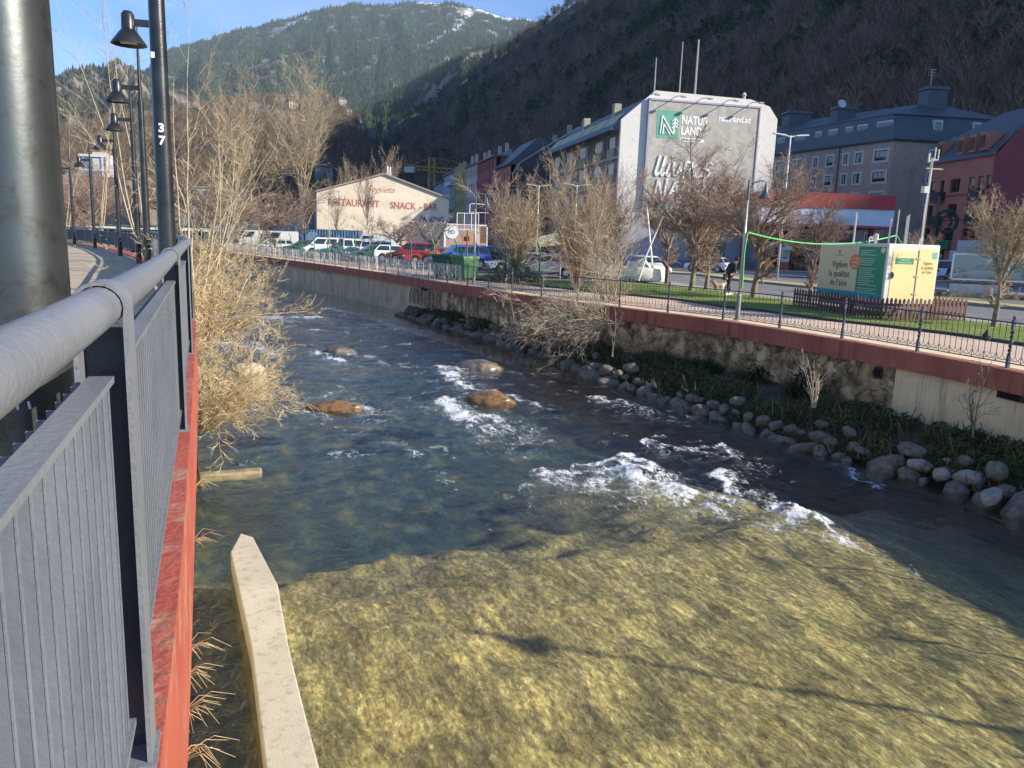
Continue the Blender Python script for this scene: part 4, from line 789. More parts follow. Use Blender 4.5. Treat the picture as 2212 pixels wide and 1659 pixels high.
# ================================================================ swan neck lamps on the right bank
M_LG=mat('grey_green_lamp',(.115,.135,.13),.45,metal=.3,col2=(.08,.095,.09),scale=3);M_POLE=mat('cream_steel_pole',(.52,.50,.40),.4,metal=.3,col2=(.42,.41,.34),scale=3)
def swan(label,x,y,rz,top=4.25,group='bell lamps on the right bank',m=M_POLE):
    t=thing('street_lamp',label,'street lamp',(x,y,2.1),rz,group)
    mb=MB();mb.lathe([(.11,0),(.11,.04),(.075,.06),(.075,.75),(.09,.76),(.05,.82)],n=10);mb.build('base',mat('lamp_base',(.30,.30,.24),.5,col2=(.2,.2,.17)),t,smooth='auto')
    mb=MB();mb.tube([(0,0,.8),(0,0,top-.55)],[.05,.035],10);mb.build('pole',m,t,smooth=True)
    mb=MB();mb.tube([(0,0,top-.6),(0,0,top)],[.042,.03],8);mb.tube([(0,0,top-.5),(.03,0,top-.25),(.16,0,top-.08),(.36,0,top),(.52,0,top-.02),(.55,0,top-.1)],.022,6);mb.build('swan_neck',M_LG,t,smooth='auto')
    mb=MB();mb.lathe([(0,.45),(.03,.44),(.045,.36),(.06,.24),(.11,.12),(.22,.02),(.23,0),(.2,0),(.09,.1),(0,.16)],(.55,0,top-.52),18);h=mb.build('lamp_head',M_LG,t,smooth='auto')
    return t
swan('cream bell lamp beside the railing nearest the black clad walker, green hose tied to it',6.95,24.15,R(8))
swan('cream bell lamp by the green waste container and blue car',-2.08,38.7,R(5));swan('bell lamp farthest along the railing, in front of the cream restaurant wall',-14.4,60.3,R(5),5.0)
swan('cream bell lamp outside the right edge whose shadow crosses the river bed',14.2,4.4,R(170),4.4)
# green hose sagging from the lamp to the mast of the trailer
a=AT(1616,502,24.1);b=AT(1937,508,29.);pts=[]
for k in range(25):
    t=k/24;p=a*(1-t)+b*t;pts.append((p[0],p[1],p[2]-.62*4*t*(1-t)*.55))
pts=[(a[0]-.03,a[1],a[2]-1.7),(a[0]-.06,a[1],a[2]-.6),(a[0]-.02,a[1],a[2]-.05)]+pts
mb=MB();mb.tube(pts,.022,6);e=AT(1955,540,28.5);mb.tube([pts[-1],tuple(e)],.02,5);put(mb.build('garden_hose',flat((.12,.55,.16),.5)),'bright green hose strung from the cream lamp to the top of the trailer','hose')
# ================================================================ double-armed road lamps
M_WST=mat('white_steel',(.62,.62,.60),.4,col2=(.5,.5,.48),scale=2)
def led(label,x,y,h,rz,z=2.2):
    t=thing('road_lamp',label,'street lamp',(x,y,z),rz,'double armed white road lamps');mb=MB();mb.tube([(0,0,0),(0,0,h)],[.09,.055],8);mb.build('pole',M_WST,t,smooth=True)
    mb=MB();mb.tube([(-.45,0,h),(0,0,h-.1),(.45,0,h)],.05,6);mb.build('bracket',M_WST,t)
    for s_ in (-1,1):
        mb=MB();mb.bar((s_*.4,0,h+.0),(s_*1.35,0,h+.09),.24,.09);mb.build('lamp_arm',M_WST,t,bevel=.02)
led('double armed white road lamp on the median right of the brown crowned trees',19.1,57.2,10.1,R(10));led('double armed white road lamp in front of the striped balcony building',float(mn(75))+1-5.6,73,7.3,R(10));led('double armed white road lamp left of the balcony building by the dark gable',2.1,84,7.9,R(5));led('small double armed road lamp just right of the parking wall',-4.3,104,8.0,0)
# ================================================================ air quality trailer
M_CRM=mat('cream_board',(.62,.53,.30),.5,col2=(.59,.50,.28),scale=1);M_YEL=mat('pale_yellow_panel',(.72,.60,.28),.5,col2=(.69,.57,.26),scale=1);M_TGR=flat((.02,.24,.11),.5);M_TEAL=flat((.0,.30,.32),.5);M_TRW=mat('trailer_white',(.66,.64,.58),.5,col2=(.58,.56,.5),scale=2);M_TXT=flat((.06,.06,.04),.6);M_TXW=flat((.75,.78,.72),.6);M_ORG=flat((.70,.20,.06),.5)
tr=thing('information_trailer','cream and green air quality monitoring trailer behind a picket fence','trailer',(12.5,26.5,2.2),R(15));tr.scale=(.93,1.08,1)
mb=MB();mb.b2(0,2.25,0,3.35,.42,2.45);tb=mb.build('body',M_TRW,tr,bevel=.03)
mb=MB();mb.b2(.1,2.15,.1,3.2,.2,.42);mb.build('chassis',flat((.12,.13,.15),.6),tr)
for yy in (1.2,):
    for xx in (.02,2.23):
        mb=MB();mb.tube([(xx-.09,yy+.5,.27),(xx+.09,yy+.5,.27)],.27,16);mb.build('wheel',flat((.02,.02,.02),.7),tr)
# left face (x=0 plane): board with text, read from outside left to right = from far y to near y
def on_left(y,z,out=.0):return (-.012-out,y,z)
mb=MB();mb.b2(-.012,0,.08,3.28,.62,2.36);bd=mb.build('board',M_CRM,tr)
mb=MB();mb.b2(-.016,-.008,.08,1.32,.68,2.33);mb.build('green_panel',M_TGR,tr)
mb=MB();mb.b2(-.020,-.010,.08,3.28,.56,.74);mb.build('teal_strip',M_TEAL,tr)
rotL=(R(90),0,R(-90))
for i,l in enumerate(['Vigilem','la qualitat','de l’aire']):text_mesh('lettering',l,.335,M_TXT,tr,(-.018,2.2,1.56-.33*i),rot=rotL,ext=.003,align='CENTER',sx=.82)
mb=MB();mb.lathe([(0,0),(.27,0),(.27,.006),(0,.006)],n=28);o=mb.build('orange_disc',M_ORG,tr);o.location=(-.018,1.45,1.78);o.rotation_euler=(0,R(-90),0)
for i,l in enumerate(['i tu, què','hi pots','fer ?']):text_mesh('lettering',l,.115,M_TXW,tr,(-.028,1.45,1.87-.13*i),rot=rotL,ext=.002,align='CENTER')
mb=MB();mb.b2(-.016,-.010,2.23,2.33,2.05,2.18);mb.build('crest',flat((.25,.22,.15)),tr);text_mesh('lettering','Govern d’Andorra',.05,M_TXT,tr,(-.016,2.28,1.98),rot=rotL,ext=.002,align='CENTER')
tl=MB();rs=np.random.RandomState(2);z=2.2
for k in range(19):
    if k in(3,7,16):z-=.05
    w_=rs.uniform(.45,1.0);tl.b2(-.022,-.015,1.22-w_,1.22,z-.028,z);z-=.072
tl.build('small_print',flat((.35,.5,.4)),tr)
mb=MB();mb.lathe([(0,0),(.1,0),(.1,.006),(0,.006)],n=20);o=mb.build('round_badge',flat((.6,.62,.5)),tr);o.location=(-.02,.2,2.22);o.rotation_euler=(0,R(-90),0)
# right end (y=0 plane)
mb=MB();mb.b2(.22,1.32,-.012,0,.52,2.2);d=mb.build('door',M_YEL,tr);mb=MB();mb.b2(1.36,2.17,-.008,0,.52,2.3);mb.build('end_panel',M_YEL,tr)
mb=MB()
for z in (.75,1.35,1.95):mb.b2(1.24,1.44,-.035,-.012,z,z+.05)
mb.b2(1.325,1.355,-.03,-.008,.5,2.25);mb.build('hinge',flat((.45,.42,.4),.4),d)
mb=MB();mb.tube([(.24,-.05,1.5),(.3,-.06,1.4),(.25,-.05,1.3)],.018,5);mb.b2(.22,.3,-.05,-.012,1.3,1.5);mb.build('handle',flat((.12,.1,.1),.4),d)
mb=MB();mb.b2(.36,1.14,-.02,-.012,1.78,1.98);mb.build('green_label',M_TGR,d)
for i,l in enumerate(['Unitat mòbil','de qualitat de l’aire']):text_mesh('lettering',l,.075,M_TXW,d,(.75,-.022,1.9-.09*i),ext=.002,align='CENTER')
for i,l in enumerate(['Vigilem','la qualitat','de l’aire']):text_mesh('lettering',l,.16,flat((.45,.33,.1)),tr,(1.78,-.012,1.78-.15*i),ext=.002,align='CENTER',sx=.85)
mb=MB();mb.b2(1.95,2.15,-.014,-.008,1.98,2.2);mb.build('blue_sticker',flat((.15,.4,.5)),tr)
mb=MB()
for x,y_,h,r_ in [(.3,2.0,1.05,.035),(.3,2.02,1.1,.02),(.5,.55,.85,.03),(.75,.5,1.15,.022),(.95,.3,.95,.03),(1.0,.28,1.0,.02)]:mb=MB();mb.tube([(x,y_,2.45),(x,y_,2.45+h)],r_,7);mb.build('sampling_pipe',flat((.62,.6,.52),.3,.4),tr)

for x,y_ in((.3,1.25),(1.6,.3)):
    mb=MB();mb.tube([(x,y_,2.45),(x,y_,2.6),(x+.04,y_,2.66),(x+.12,y_,2.66),(x+.15,y_,2.58)],.03,7);mb.build('vent',flat((.6,.58,.55),.4),tr)
mb=MB();mb.lathe([(.05,0),(.05,.1),(.09,.12),(.09,.3),(.03,.34)],(.35,1.0,2.45),8);mb.build('inlet_head',flat((.6,.58,.5),.4),tr)
mb=MB();mb.tube([(1.75,.35,2.45),(1.75,.35,5.35)],.045,8);mb.tube([(1.55,.35,5.0),(2.25,.35,5.0)],.025,6);mb.tube([(1.6,.35,5.25),(2.0,.35,5.3)],.03,6);mb.tube([(1.6,.35,5.2),(1.6,.35,5.5)],.035,6);mb.tube([(2.0,.35,5.28),(2.0,.35,5.65)],.022,6);mb.tube([(1.85,.35,5.28),(1.85,.35,5.7)],.022,6);mb.box(1.62,.35,4.3,.22,.15,.22);mb.tube([(1.68,.3,2.5),(1.66,.3,3.6),(1.72,.3,5.)],.03,5);mb.lathe([(0,0),(.04,.03),(0,.06)],(2.25,.35,4.98),6);mb.build('mast',flat((.55,.52,.42),.3,.5),tr)
# picket fence
M_PICK=mat('red_brown_pickets',(.16,.065,.045),.7,col2=(.10,.045,.035),scale=5,bump=.4,bscale=30)
pf_=thing('picket_fence','low red brown wooden picket fence round the monitoring trailer','fence')
u_=np.array([-.2588,.9659]);r_=np.array([.9659,.2588]);M0=np.array([12.6,26.5])
cor=[M0+u_*4.0-r_*.75,M0-u_*.75-r_*.75,M0-u_*.75+r_*2.6,M0+u_*3.3+r_*2.6]
pk=None
for a,b in zip(cor[:-1],cor[1:]):
    d=b-a;Lp=np.linalg.norm(d);an=math.atan2(d[1],d[0]);mb=MB()
    for z in (.22,.52):mb.bar((a[0],a[1],2.14+z),(b[0],b[1],2.14+z),.03,.07)
    mb.build('rail',M_PICK,pf_)
    n=int(Lp/.165)
    for k in range(n+1):
        p=a+d*k/n
        if pk is None:
            mb=MB();mb.ext([(-.045,0),(.045,0),(.045,.68),(.02,.75),(-.02,.75),(-.045,.68)],-.035,-.012);pk=o=mb.build('picket',M_PICK,pf_)
        else:o=pk.copy();COL.objects.link(o)
        o.location=(p[0],p[1],2.12+.02*math.sin(k*7.3));o.rotation_euler=(0,0,an);o.scale=(1,1,1+.05*math.sin(k*3.1))
# ================================================================ boat sculpture, signs
bt=thing('boat_sculpture','small white and blue dinghy hung tilted on crossed poles at the grass tip','sculpture',(7.35,45.6,2.16),R(-8));bt.scale=(1.2,1.2,1.15)
M_BW=mat('boat_white',(.80,.78,.70),.5,col2=(.72,.70,.62),scale=3);M_BB=flat((.03,.17,.32),.5)
rg=[]
for t in np.linspace(0,1,9):
    x=-1.0+2.1*t;w_=.48*(1-max(0,t-.35)**2*2.25);zk=.05+.28*max(0,t-.6)**1.2;zt=.62+.1*t
    w_=max(w_,.02);rg.append([(x,-w_,zt),(x,-w_*.8,zk+.2),(x,-w_*.35,zk),(x,w_*.35,zk),(x,w_*.8,zk+.2),(x,w_,zt),(x,w_*.9,zt),(x,w_*.7,zk+.26),(x,0,zk+.12),(x,-w_*.7,zk+.26),(x,-w_*.9,zt)])
mb=MB();mb.loft(rg);h=recalc(mb.build('hull',M_BW,bt,smooth='auto'));h.rotation_euler=(R(-14),R(4),0);h.location=(0,0,.02)
mb=MB();mb.b2(-.98,-.4,-.34,.34,.1,.2);mb.ext([(-1.3,.35),(-.75,.02),(-.6,.05),(-.7,-.1),(-.85,-.02),(-1.3,.2)],-.05,.05);mb.build('keel',M_BB,bt)
mb=MB();mb.b2(-.15,.45,-.3,.3,.42,.5);o=mb.build('thwart',flat((.05,.3,.6)),bt);o.rotation_euler=(R(-14),0,0)
mb=MB();
for a,b in [((-.75,-.3,.65),(.0,-.25,1.2)),((.0,-.25,1.2),(.65,-.1,.4)),((-.1,.2,.5),(.0,-.25,1.2)),((.05,-.25,1.1),(1.0,-.25,3.9)),((.55,.1,.4),(.0,.1,3.9)),((-.15,-.4,.1),(.12,-.4,1.2))]:mb.tube([a,b],.05,6)
mb.build('crossed_poles',M_BW,bt);mb=MB();mb.box(.95,-.25,3.75,.14,.1,.3,0,.2);mb.build('pulley',flat((.1,.45,.5)),bt)
sg=MB();sg.ext([(-.05,0),(.12,0),(.12,.95),(-.22,1.35),(-.3,1.3),(-.05,.88)],-.12,.12);o=sg.build('information_plinth',mat('rusty_steel',(.16,.10,.07),.7,col2=(.10,.07,.05)));o.location=(8.7,45.2,2.15);o.rotation_euler=(0,0,R(-30));put(o,'bent brown steel plinth standing right of the white dinghy','sign')
# red clay urn-like shadowed ornament on railing: small hanging lantern
p,a=edge_at(se[np.argmin(abs(EC[:,1]-16.15))],.36);mb=MB();mb.lathe([(0,.2),(.02,.19),(.05,.12),(.085,.06),(.085,0),(.05,-.05),(0,-.07)],(p[0],p[1],2.62),10);put(mb.build('padlock_ornament',flat((.02,.02,.02),.5)),'round black ornament hanging on the railing near the right edge','ornament')
# ================================================================ buildings
def xform(o,ox,oy,ang):
    o.location=(ox,oy,0);o.rotation_euler=(0,0,ang);return o
def holed(mb,L_,z0,z1,holes,dep=.22,mi=0,mr=0):
    xs=sorted({0,L_,*[h[0] for h in holes],*[h[1] for h in holes]});zs=sorted({z0,z1,*[h[2] for h in holes],*[h[3] for h in holes]})
    for a,b in zip(xs[:-1],xs[1:]):
        for c,d in zip(zs[:-1],zs[1:]):
            mx_,mz_=(a+b)/2,(c+d)/2
            if any(h[0]<mx_<h[1] and h[2]<mz_<h[3] for h in holes):continue
            mb.quad((a,0,c),(b,0,c),(b,0,d),(a,0,d),mi)
    for a,b,c,d in [h[:4] for h in holes]:
        mb.quad((a,0,c),(a,0,d),(a,dep,d),(a,dep,c),mr);mb.quad((b,0,c),(b,dep,c),(b,dep,d),(b,0,d),mr);mb.quad((a,0,d),(b,0,d),(b,dep,d),(a,dep,d),mr);mb.quad((a,0,c),(a,dep,c),(b,dep,c),(b,0,c),mr)
_wc={}
M_WFR=flat((.45,.44,.42),.5);M_CURT=mat('pale_blind',(.42,.40,.34),.7,col2=(.36,.34,.29),scale=2)
def window(root,ox,oy,ang,x0,x1,za,zb,style='plain',fm=None,frame=0,mull=1,dep=.16):
    w_,h_=x1-x0,zb-za;k=(round(w_,2),round(h_,2),style,frame,mull,fm.name if fm else '')
    c,s=math.cos(ang),math.sin(ang);px=ox+c*x0;py=oy+s*x0
    if k not in _wc:
        mb=MB();t=.07;y=dep-.05
        mb.b2(0,w_,y,y+.05,0,t);mb.b2(0,w_,y,y+.05,h_-t,h_);mb.b2(0,t,y,y+.05,t,h_-t);mb.b2(w_-t,w_,y,y+.05,t,h_-t)
        for i in range(1,mull+1):
            if i<=mull and mull>0:xx=w_*i/(mull+1);mb.b2(xx-.03,xx+.03,y+.003,y+.047,t,h_-t)
        if frame:
            f=frame;mb.b2(-f,0,-.04,.02,-f,h_+f,1);mb.b2(w_,w_+f,-.04,.02,-f,h_+f,1);mb.b2(0,w_,-.04,.02,h_,h_+f,1);mb.b2(0,w_,-.04,.02,-f,0,1)
        g=MB();g.quad((0,dep,0),(w_,dep,0),(w_,dep,h_),(0,dep,h_),0)
        if style=='blind':g.b2(.05,w_-.05,dep-.02,dep-.005,h_*.35,h_,1)
        if style=='curtain':g.b2(.06,w_*.36,dep-.02,dep-.005,0.06,h_*.95,1);g.b2(w_*.66,w_-.06,dep-.02,dep-.005,0.06,h_*.95,1)
        a=mb.build('window',[fm or M_WFR,M_WHITEF],root);b=g.build('pane',[GLASS,M_CURT],a);_wc[k]=(a,b)
    else:
        a0,b0=_wc[k];a=a0.copy();COL.objects.link(a);a.parent=root;b=b0.copy();COL.objects.link(b);b.parent=a
    a.location=(px,py,za);a.rotation_euler=(0,0,ang);return a
M_WHITEF=flat((.50,.50,.52),.6)
# ---- the big gabled building with the poster
M_GAB=mat('weathered_white_render',(.66,.63,.58),.85,col2=(.57,.545,.505),scale=1.5,stain=(.49,.47,.44),sscale=1.5);M_SLATE=mat('slate_roof',(.075,.085,.11),.5,col2=(.05,.057,.075),scale=2,bump=.3,bscale=8)
M_BSTONE=mat('dark_stone_cladding',(.17,.155,.135),.85,col2=(.08,.075,.07),scale=3,bump=.4,bscale=8);M_OLIVE=mat('olive_balcony_panel',(.30,.29,.14),.6,col2=(.24,.23,.11),scale=2);M_BEIGE=mat('beige_band',(.36,.33,.26),.8,col2=(.3,.27,.22),scale=2)
ga=R(12.4);bl=thing('apartment_building','white gabled block with grey banner on its end and olive balcony panels','building',(11.6,94,2.1),ga)
GW=19.9;ZE=16.5;ZR=17.75;ZTOP=19.95;DL=32.
mb=MB();gp=[(0,0),(GW,0),(GW,ZR),(GW-1.2,ZR+1.4),(GW-3.7,ZTOP-.15),(4.0,ZTOP),(.0,ZE)]
mb.ext(gp,0,.5);recalc(mb.build('gable_wall',M_GAB,bl))
mb=MB();mb.ext([(.45,0),(GW-.3,0),(GW-.3,ZR-.3),(.45,ZE-.3)],.5,DL);recalc(mb.build('rear_wall',M_GAB,bl))
mb=MB();mb.ext([(-1.1,ZE-1.2),(-.9,ZE-.75),(4.05,ZTOP-.35),(GW-3.8,ZTOP-.5),(GW+.1,ZR-.3),(GW-.5,ZR-.6),(4.1,ZTOP-.9),(0,ZE-1.2)],.5,DL+.4);recalc(mb.build('roof',M_SLATE,bl))
mb=MB();
for k in range(6):
    y0=1.5+k*5.1;a0=.05+.0;mb.add([(-.35,y0,ZE-.35),(-.35,y0+4.6,ZE-.35),(.9,y0+4.6,ZE+1.05),(.9,y0,ZE+1.05)],[(0,1,2,3)])
mb.build('skylight_strip',mat('pale_blind_strip',(.42,.40,.22),.5,col2=(.34,.32,.18)),bl)
# long side facade: x local runs from the far end to the gable corner
La=31.5;fz=[ZE-1.2-3.07*k for k in range(1,6)]
holes=[];bays=[3.2,9.6,16.2,23.,28.6]
for z in fz:
    if z<.6:continue
    for b in bays:
        wd=3.4 if b<28 else 2.6
        holes.append((b-1.7,b-1.7+wd,z+.35,z+3.07-.35,'b'))
    for b in (5.6,6.6,12.2,13.3,19.,20.2,25.8):
        holes.append((b,b+.5,z+.45,z+2.7,'w'))
mb=MB();holed(mb,La,0,ZE-1.2,holes,1.3,0,0);f=mb.build('facade',M_BSTONE,bl);xform(f,.25,La+.5,R(-90))
mb=MB();mb.b2(0,La,1.3,1.35,0,ZE-1.2);f2=mb.build('inner_wall',flat((.10,.085,.07),.8),bl);xform(f2,.25,La+.5,R(-90))
mb=MB();mb.b2(0,La,-.14,0.02,0,.01)
for z in fz:
    mb.b2(0,La,-.16,.0,z-.02,z+.30)
f=mb.build('floor_bands',M_BEIGE,bl);xform(f,.25,La+.5,R(-90))
bp_=None
for h in holes:
    if h[4]=='b':
        mb=MB();w_=h[1]-h[0]
        if bp_ is None or abs(w_-3.4)>.1:
            mb.b2(0,w_,-.1,-.03,0,1.05);o=mb.build('balcony_panel',M_OLIVE,bl)
            if abs(w_-3.4)<.1:bp_=o
        else:o=bp_.copy();COL.objects.link(o);o.parent=bl
        o.location=(.25,La+.5-h[0],h[2]-.1);o.rotation_euler=(0,0,R(-90))
        window(bl,.25,La+.5,R(-90),h[0]+.9,h[0]+2.1,h[2],h[3]-.1,'plain',dep=1.25,mull=1,fm=flat((.28,.25,.14)))
    else:window(bl,.25,La+.5,R(-90),h[0],h[1],h[2],h[3],'plain',dep=.3,mull=0)
# poster on the gable
M_POST=mat('grey_banner',(.38,.36,.32),.7,col2=(.29,.275,.25),scale=1.2,stain=(.44,.42,.35),sscale=1.3)
mb=MB();mb.b2(3.3,17.2,-.35,-.05,3.2,ZTOP-1.15);bn=mb.build('banner',M_POST,bl);mb=MB();mb.b2(3.1,3.3,-.45,0,3.2,ZTOP-1.0);mb.b2(17.2,17.35,-.45,0,3.2,ZTOP-1.0);mb.b2(3.1,17.35,-.45,-.0,ZTOP-1.15,ZTOP-.95);mb.build('banner_frame',flat((.32,.30,.42),.5),bl)
M_BANW=flat((.82,.82,.80),.6)
mb=MB();mb.b2(4.25,7.05,-.37,-.34,ZTOP-5.3,ZTOP-2.15);mb.build('green_emblem',flat((.10,.34,.24),.6),bn)
def strokes(mb,L_,w_,y=-.39):
    for pl in L_:
        for a,b in zip(pl[:-1],pl[1:]):mb.bar((a[0],y,a[1]),(b[0],y,b[1]),w_,w_)
ez=ZTOP-4.85
mb=MB();strokes(mb,[[(4.72,ez),(4.86,ez+2.1),(6.35,ez+.02),(6.4,ez+1.0)],[(5.05,ez+.02),(5.12,ez+1.15),(5.95,ez+.02)],[(6.42,ez+.1),(6.5,ez+1.75)]],.13)
for q in range(3):strokes(mb,[[(6.15,ez+.72+.38*q),(6.5,ez+1.1+.38*q),(6.85,ez+.74+.38*q)]],.12)
mb.build('letter_and_tree_mark',M_BANW,bn)
text_mesh('lettering','NATUR',1.33,M_BANW,bn,(7.3,-.36,ZTOP-3.55),ext=.02,bold=.03,sx=.74);text_mesh('lettering','LAND',1.33,M_BANW,bn,(7.3,-.36,ZTOP-4.75),ext=.02,bold=.03,sx=.74)
mb=MB();mb.b2(7.3,10.3,-.36,-.345,ZTOP-5.5,ZTOP-5.1);mb.build('strapline_bar',M_BANW,bn);text_mesh('lettering','RESPIRA EMOCIONS',.34,flat((.2,.19,.17)),bn,(7.4,-.37,ZTOP-5.42),ext=.01,bold=.005,sx=.82)
text_mesh('lettering','naturland.ad',1.0,M_BANW,bn,(12.0,-.36,ZTOP-2.95),ext=.02,bold=.02,sx=.84)
wr=MB();zb=ZTOP-9.7
def S(pts,dx,dz=0,k=1.):return [(4.3+dx+x*k,zb+dz+z*k) for x,z in pts]
T1=[S([(.6,2.4),(.1,.4),(.3,.1),(.6,.5)],0),S([(1.3,2.4),(.8,.4),(1.,.1),(1.3,.5)],0),S([(1.9,1.6),(1.5,.3),(1.8,.1),(2.1,.5)],0),S([(2.15,2.3),(2.2,2.4)],0),S([(2.4,1.7),(2.4,.3),(2.8,.2),(3.4,1.7),(3.3,.4)],0),S([(3.6,-.1),(4.,1.9),(4.8,1.7),(4.7,1.1),(3.9,.9)],0),S([(5.0,.9),(5.7,1.4),(5.6,1.8),(5.1,1.4),(5.,.5),(5.4,.1),(5.9,.4)],0),S([(7.4,1.8),(6.8,1.9),(6.2,1.3),(6.9,1.0),(7.1,.6),(6.6,.2),(6.,.3)],0)]
T2=[S([(.1,-2.6),(.6,-.3),(1.3,-3.0),(1.7,-.2)],0),S([(1.9,-2.6),(2.8,-.4),(3.2,-2.4)],0),S([(2.2,-1.6),(3.1,-1.5)],0),S([(3.,-.5),(4.4,-.6)],0),S([(3.9,-.5),(3.5,-2.5)],0),S([(4.8,-.6),(4.4,-2.2),(4.8,-2.5),(5.5,-.6)],0),S([(5.6,-2.5),(6.1,-.6),(6.8,-.9),(6.,-1.6),(6.6,-2.4)],0),S([(6.9,-2.5),(7.8,-.5),(8.1,-2.5)],0),S([(7.2,-1.6),(8.,-1.6)],0)]
strokes(wr,T1+T2,.24);wr.build('brush_lettering',M_BANW,bn)
for k,xx in enumerate((3.4,6.6,9.9,13.2,16.4)):
    mb=MB();mb.tube([(xx,0,ZTOP-.45),(xx,-2.0,ZTOP-.75)],.05,5);mb.box(xx,-2.1,ZTOP-.85,.5,.35,.16);mb.build('floodlight_arm',flat((.3,.29,.3),.4),bl)
for x_,h_ in ((4.6,4.6),(7.8,6.6),(9.8,7.0)):
    mb=MB();mb.tube([(x_,2,ZTOP-.5),(x_,2,ZTOP-.5+h_)],[.09,.05] if h_!=7. else [.14,.10],5);mb.build('roof_mast',flat((.5,.47,.4)),bl)
for y_ in (9,22):
    mb=MB();mb.b2(2.2,3.1,y_,y_+1,ZE+1,ZE+3.3);mb.build('chimney',M_BEIGE,bl)
mb=MB();mb.lathe([(.2,0),(.2,.7),(.35,.72),(.1,1.1)],(16.,1.5,ZTOP-.2),8);mb.build('roof_vent',flat((.5,.48,.42)),bl)
# ---- brown hotel with dark mansard
M_BRN=mat('brown_stone_panels',(.40,.275,.215),.7,col2=(.34,.23,.18),scale=1.,stain=(.22,.17,.15),sscale=.4);M_MANS=mat('dark_mansard',(.065,.08,.10),.5,col2=(.05,.06,.075),scale=1.5)
br_=thing('hotel_building','brown panelled block with dark mansard roof behind the filling station','building',(54.1,117,2.1),R(8))
# local: corner at origin, right face along +x, left face along +y
HW=18.5;ML=40.;MW=19.2
def win_cols(cols,zs,h):return [(a,b,z,z+h) for z in zs for a,b in cols]
lc=[(ML-3.3,ML-.9),(ML-7.0,ML-5.6),(ML-9.4,ML-8.5),(ML-13,ML-11.6),(ML-15.9,ML-15.),(ML-20.6,ML-18.6),(ML-25,ML-23.6),(ML-29,ML-28),(ML-34,ML-32)]
zs=[HW-2.75-3.05*k for k in range(6)]
H1=[h for h in win_cols(lc,zs,1.45) if h[2]>.3];mb=MB();holed(mb,ML,0,HW,H1,.25);f=mb.build('side_wall',M_BRN,br_);ang=R(-90-8+8)
# left face runs away along a heading of -22 deg: local frame is rotated 8 deg, so its own angle is set here
la=math.atan2(.927,-.375)-R(8);Lx,Ly=math.cos(la)*ML,math.sin(la)*ML
xform(f,Lx,Ly,la+math.pi)
for i,h in enumerate(H1):window(br_,Lx,Ly,la+math.pi,*h,style='curtain' if i%3 else 'blind',frame=.28,mull=2 if h[1]-h[0]>2 else 1,fm=flat((.05,.05,.05)))
rc=[(5.9,7.3),(12.2,13.4)];H2=[h for h in win_cols(rc,zs[:3],1.45)];mb=MB();holed(mb,MW,0,HW,H2,.25);mb.build('front_wall',M_BRN,br_)
for h in H2:window(br_,0,0,0,*h,style='plain',frame=.25,mull=1,fm=flat((.05,.05,.05)))
# mansard ring + hip roof
def inset(c,d):
    return c
base=[(-.3,-.35),(MW+.3,-.35),(MW+.3+Lx,Ly),(Lx-.3,Ly)]
def lift(poly,d,z):
    c=np.mean(poly,0);o=[]
    for p in poly:
        v=np.array(p)-c;L0=np.linalg.norm(v);v=v/L0;o.append((c[0]+v[0]*(L0-d),c[1]+v[1]*(L0-d),z))
    return o
mb=MB();mb.loft([lift(base,0,HW-.15),lift(base,-.25,HW+.1),lift(base,1.3,HW+3.7)]);recalc(mb.build('mansard',M_MANS,br_))
mb=MB();top=lift(base,1.0,HW+3.72);rd=[(MW*.5,7,HW+6.8),(Lx+MW*.5,Ly-7,HW+6.8)];mb.add(top+rd,[(0,1,4),(1,2,5,4),(2,3,5),(3,0,4,5)]);recalc(mb.build('roof',M_SLATE,br_))
for k,(a,b) in enumerate(lc[:7]):
    mb=MB();x0=a;mb.b2(0,b-a+.5,-.2,1.2,0,2.0,0);mb.b2(.12,b-a+.38,-.23,-.17,.25,1.8,1);o=mb.build('dormer',[M_WHITEF,GLASS],br_);c,s=math.cos(la+math.pi),math.sin(la+math.pi);o.location=(Lx+c*(x0-.25)+.15,Ly+s*(x0-.25),HW+.85);o.rotation_euler=(0,0,la+math.pi)
for a,b in rc:
    mb=MB();mb.b2(a,b,-.02,1.2,HW+1.,HW+3.1,0);mb.b2(a+.2,b-.2,-.05,0,HW+1.2,HW+2.8,1);mb.build('dormer',[M_WHITEF,GLASS],br_)
def stack(root,x,y,z,w_,d_,h_,m=M_MANS):
    mb=MB();mb.b2(x-w_/2,x+w_/2,y-d_/2,y+d_/2,z,z+h_);mb.loft([[(x-w_*.6,y-d_*.6,z+h_),(x+w_*.6,y-d_*.6,z+h_),(x+w_*.6,y+d_*.6,z+h_),(x-w_*.6,y+d_*.6,z+h_)],[(x-w_*.5,y-d_*.5,z+h_+.5),(x+w_*.5,y-d_*.5,z+h_+.5),(x+w_*.5,y+d_*.5,z+h_+.5),(x-w_*.5,y+d_*.5,z+h_+.5)]]);return mb.build('chimney',m,root)
stack(br_,MW*.47,5.5,HW+5.2,3.2,2.4,3.0);stack(br_,Lx*.35+5,Ly*.35+4,HW+4.8,3.2,2.2,2.0);stack(br_,Lx*.8+8,Ly*.8,HW+4.,4.,3,4.)
mb=MB();mb.tube([(MW*.4,4.5,HW+6),(MW*.4,4.5,HW+11)],.07,5)
for z in(10.2,10.6,11.):mb.tube([(MW*.4-.6,4.5,HW+z),(MW*.4+.6,4.5,HW+z)],.05,4)
mb.build('aerial',flat((.4,.38,.38)),br_)
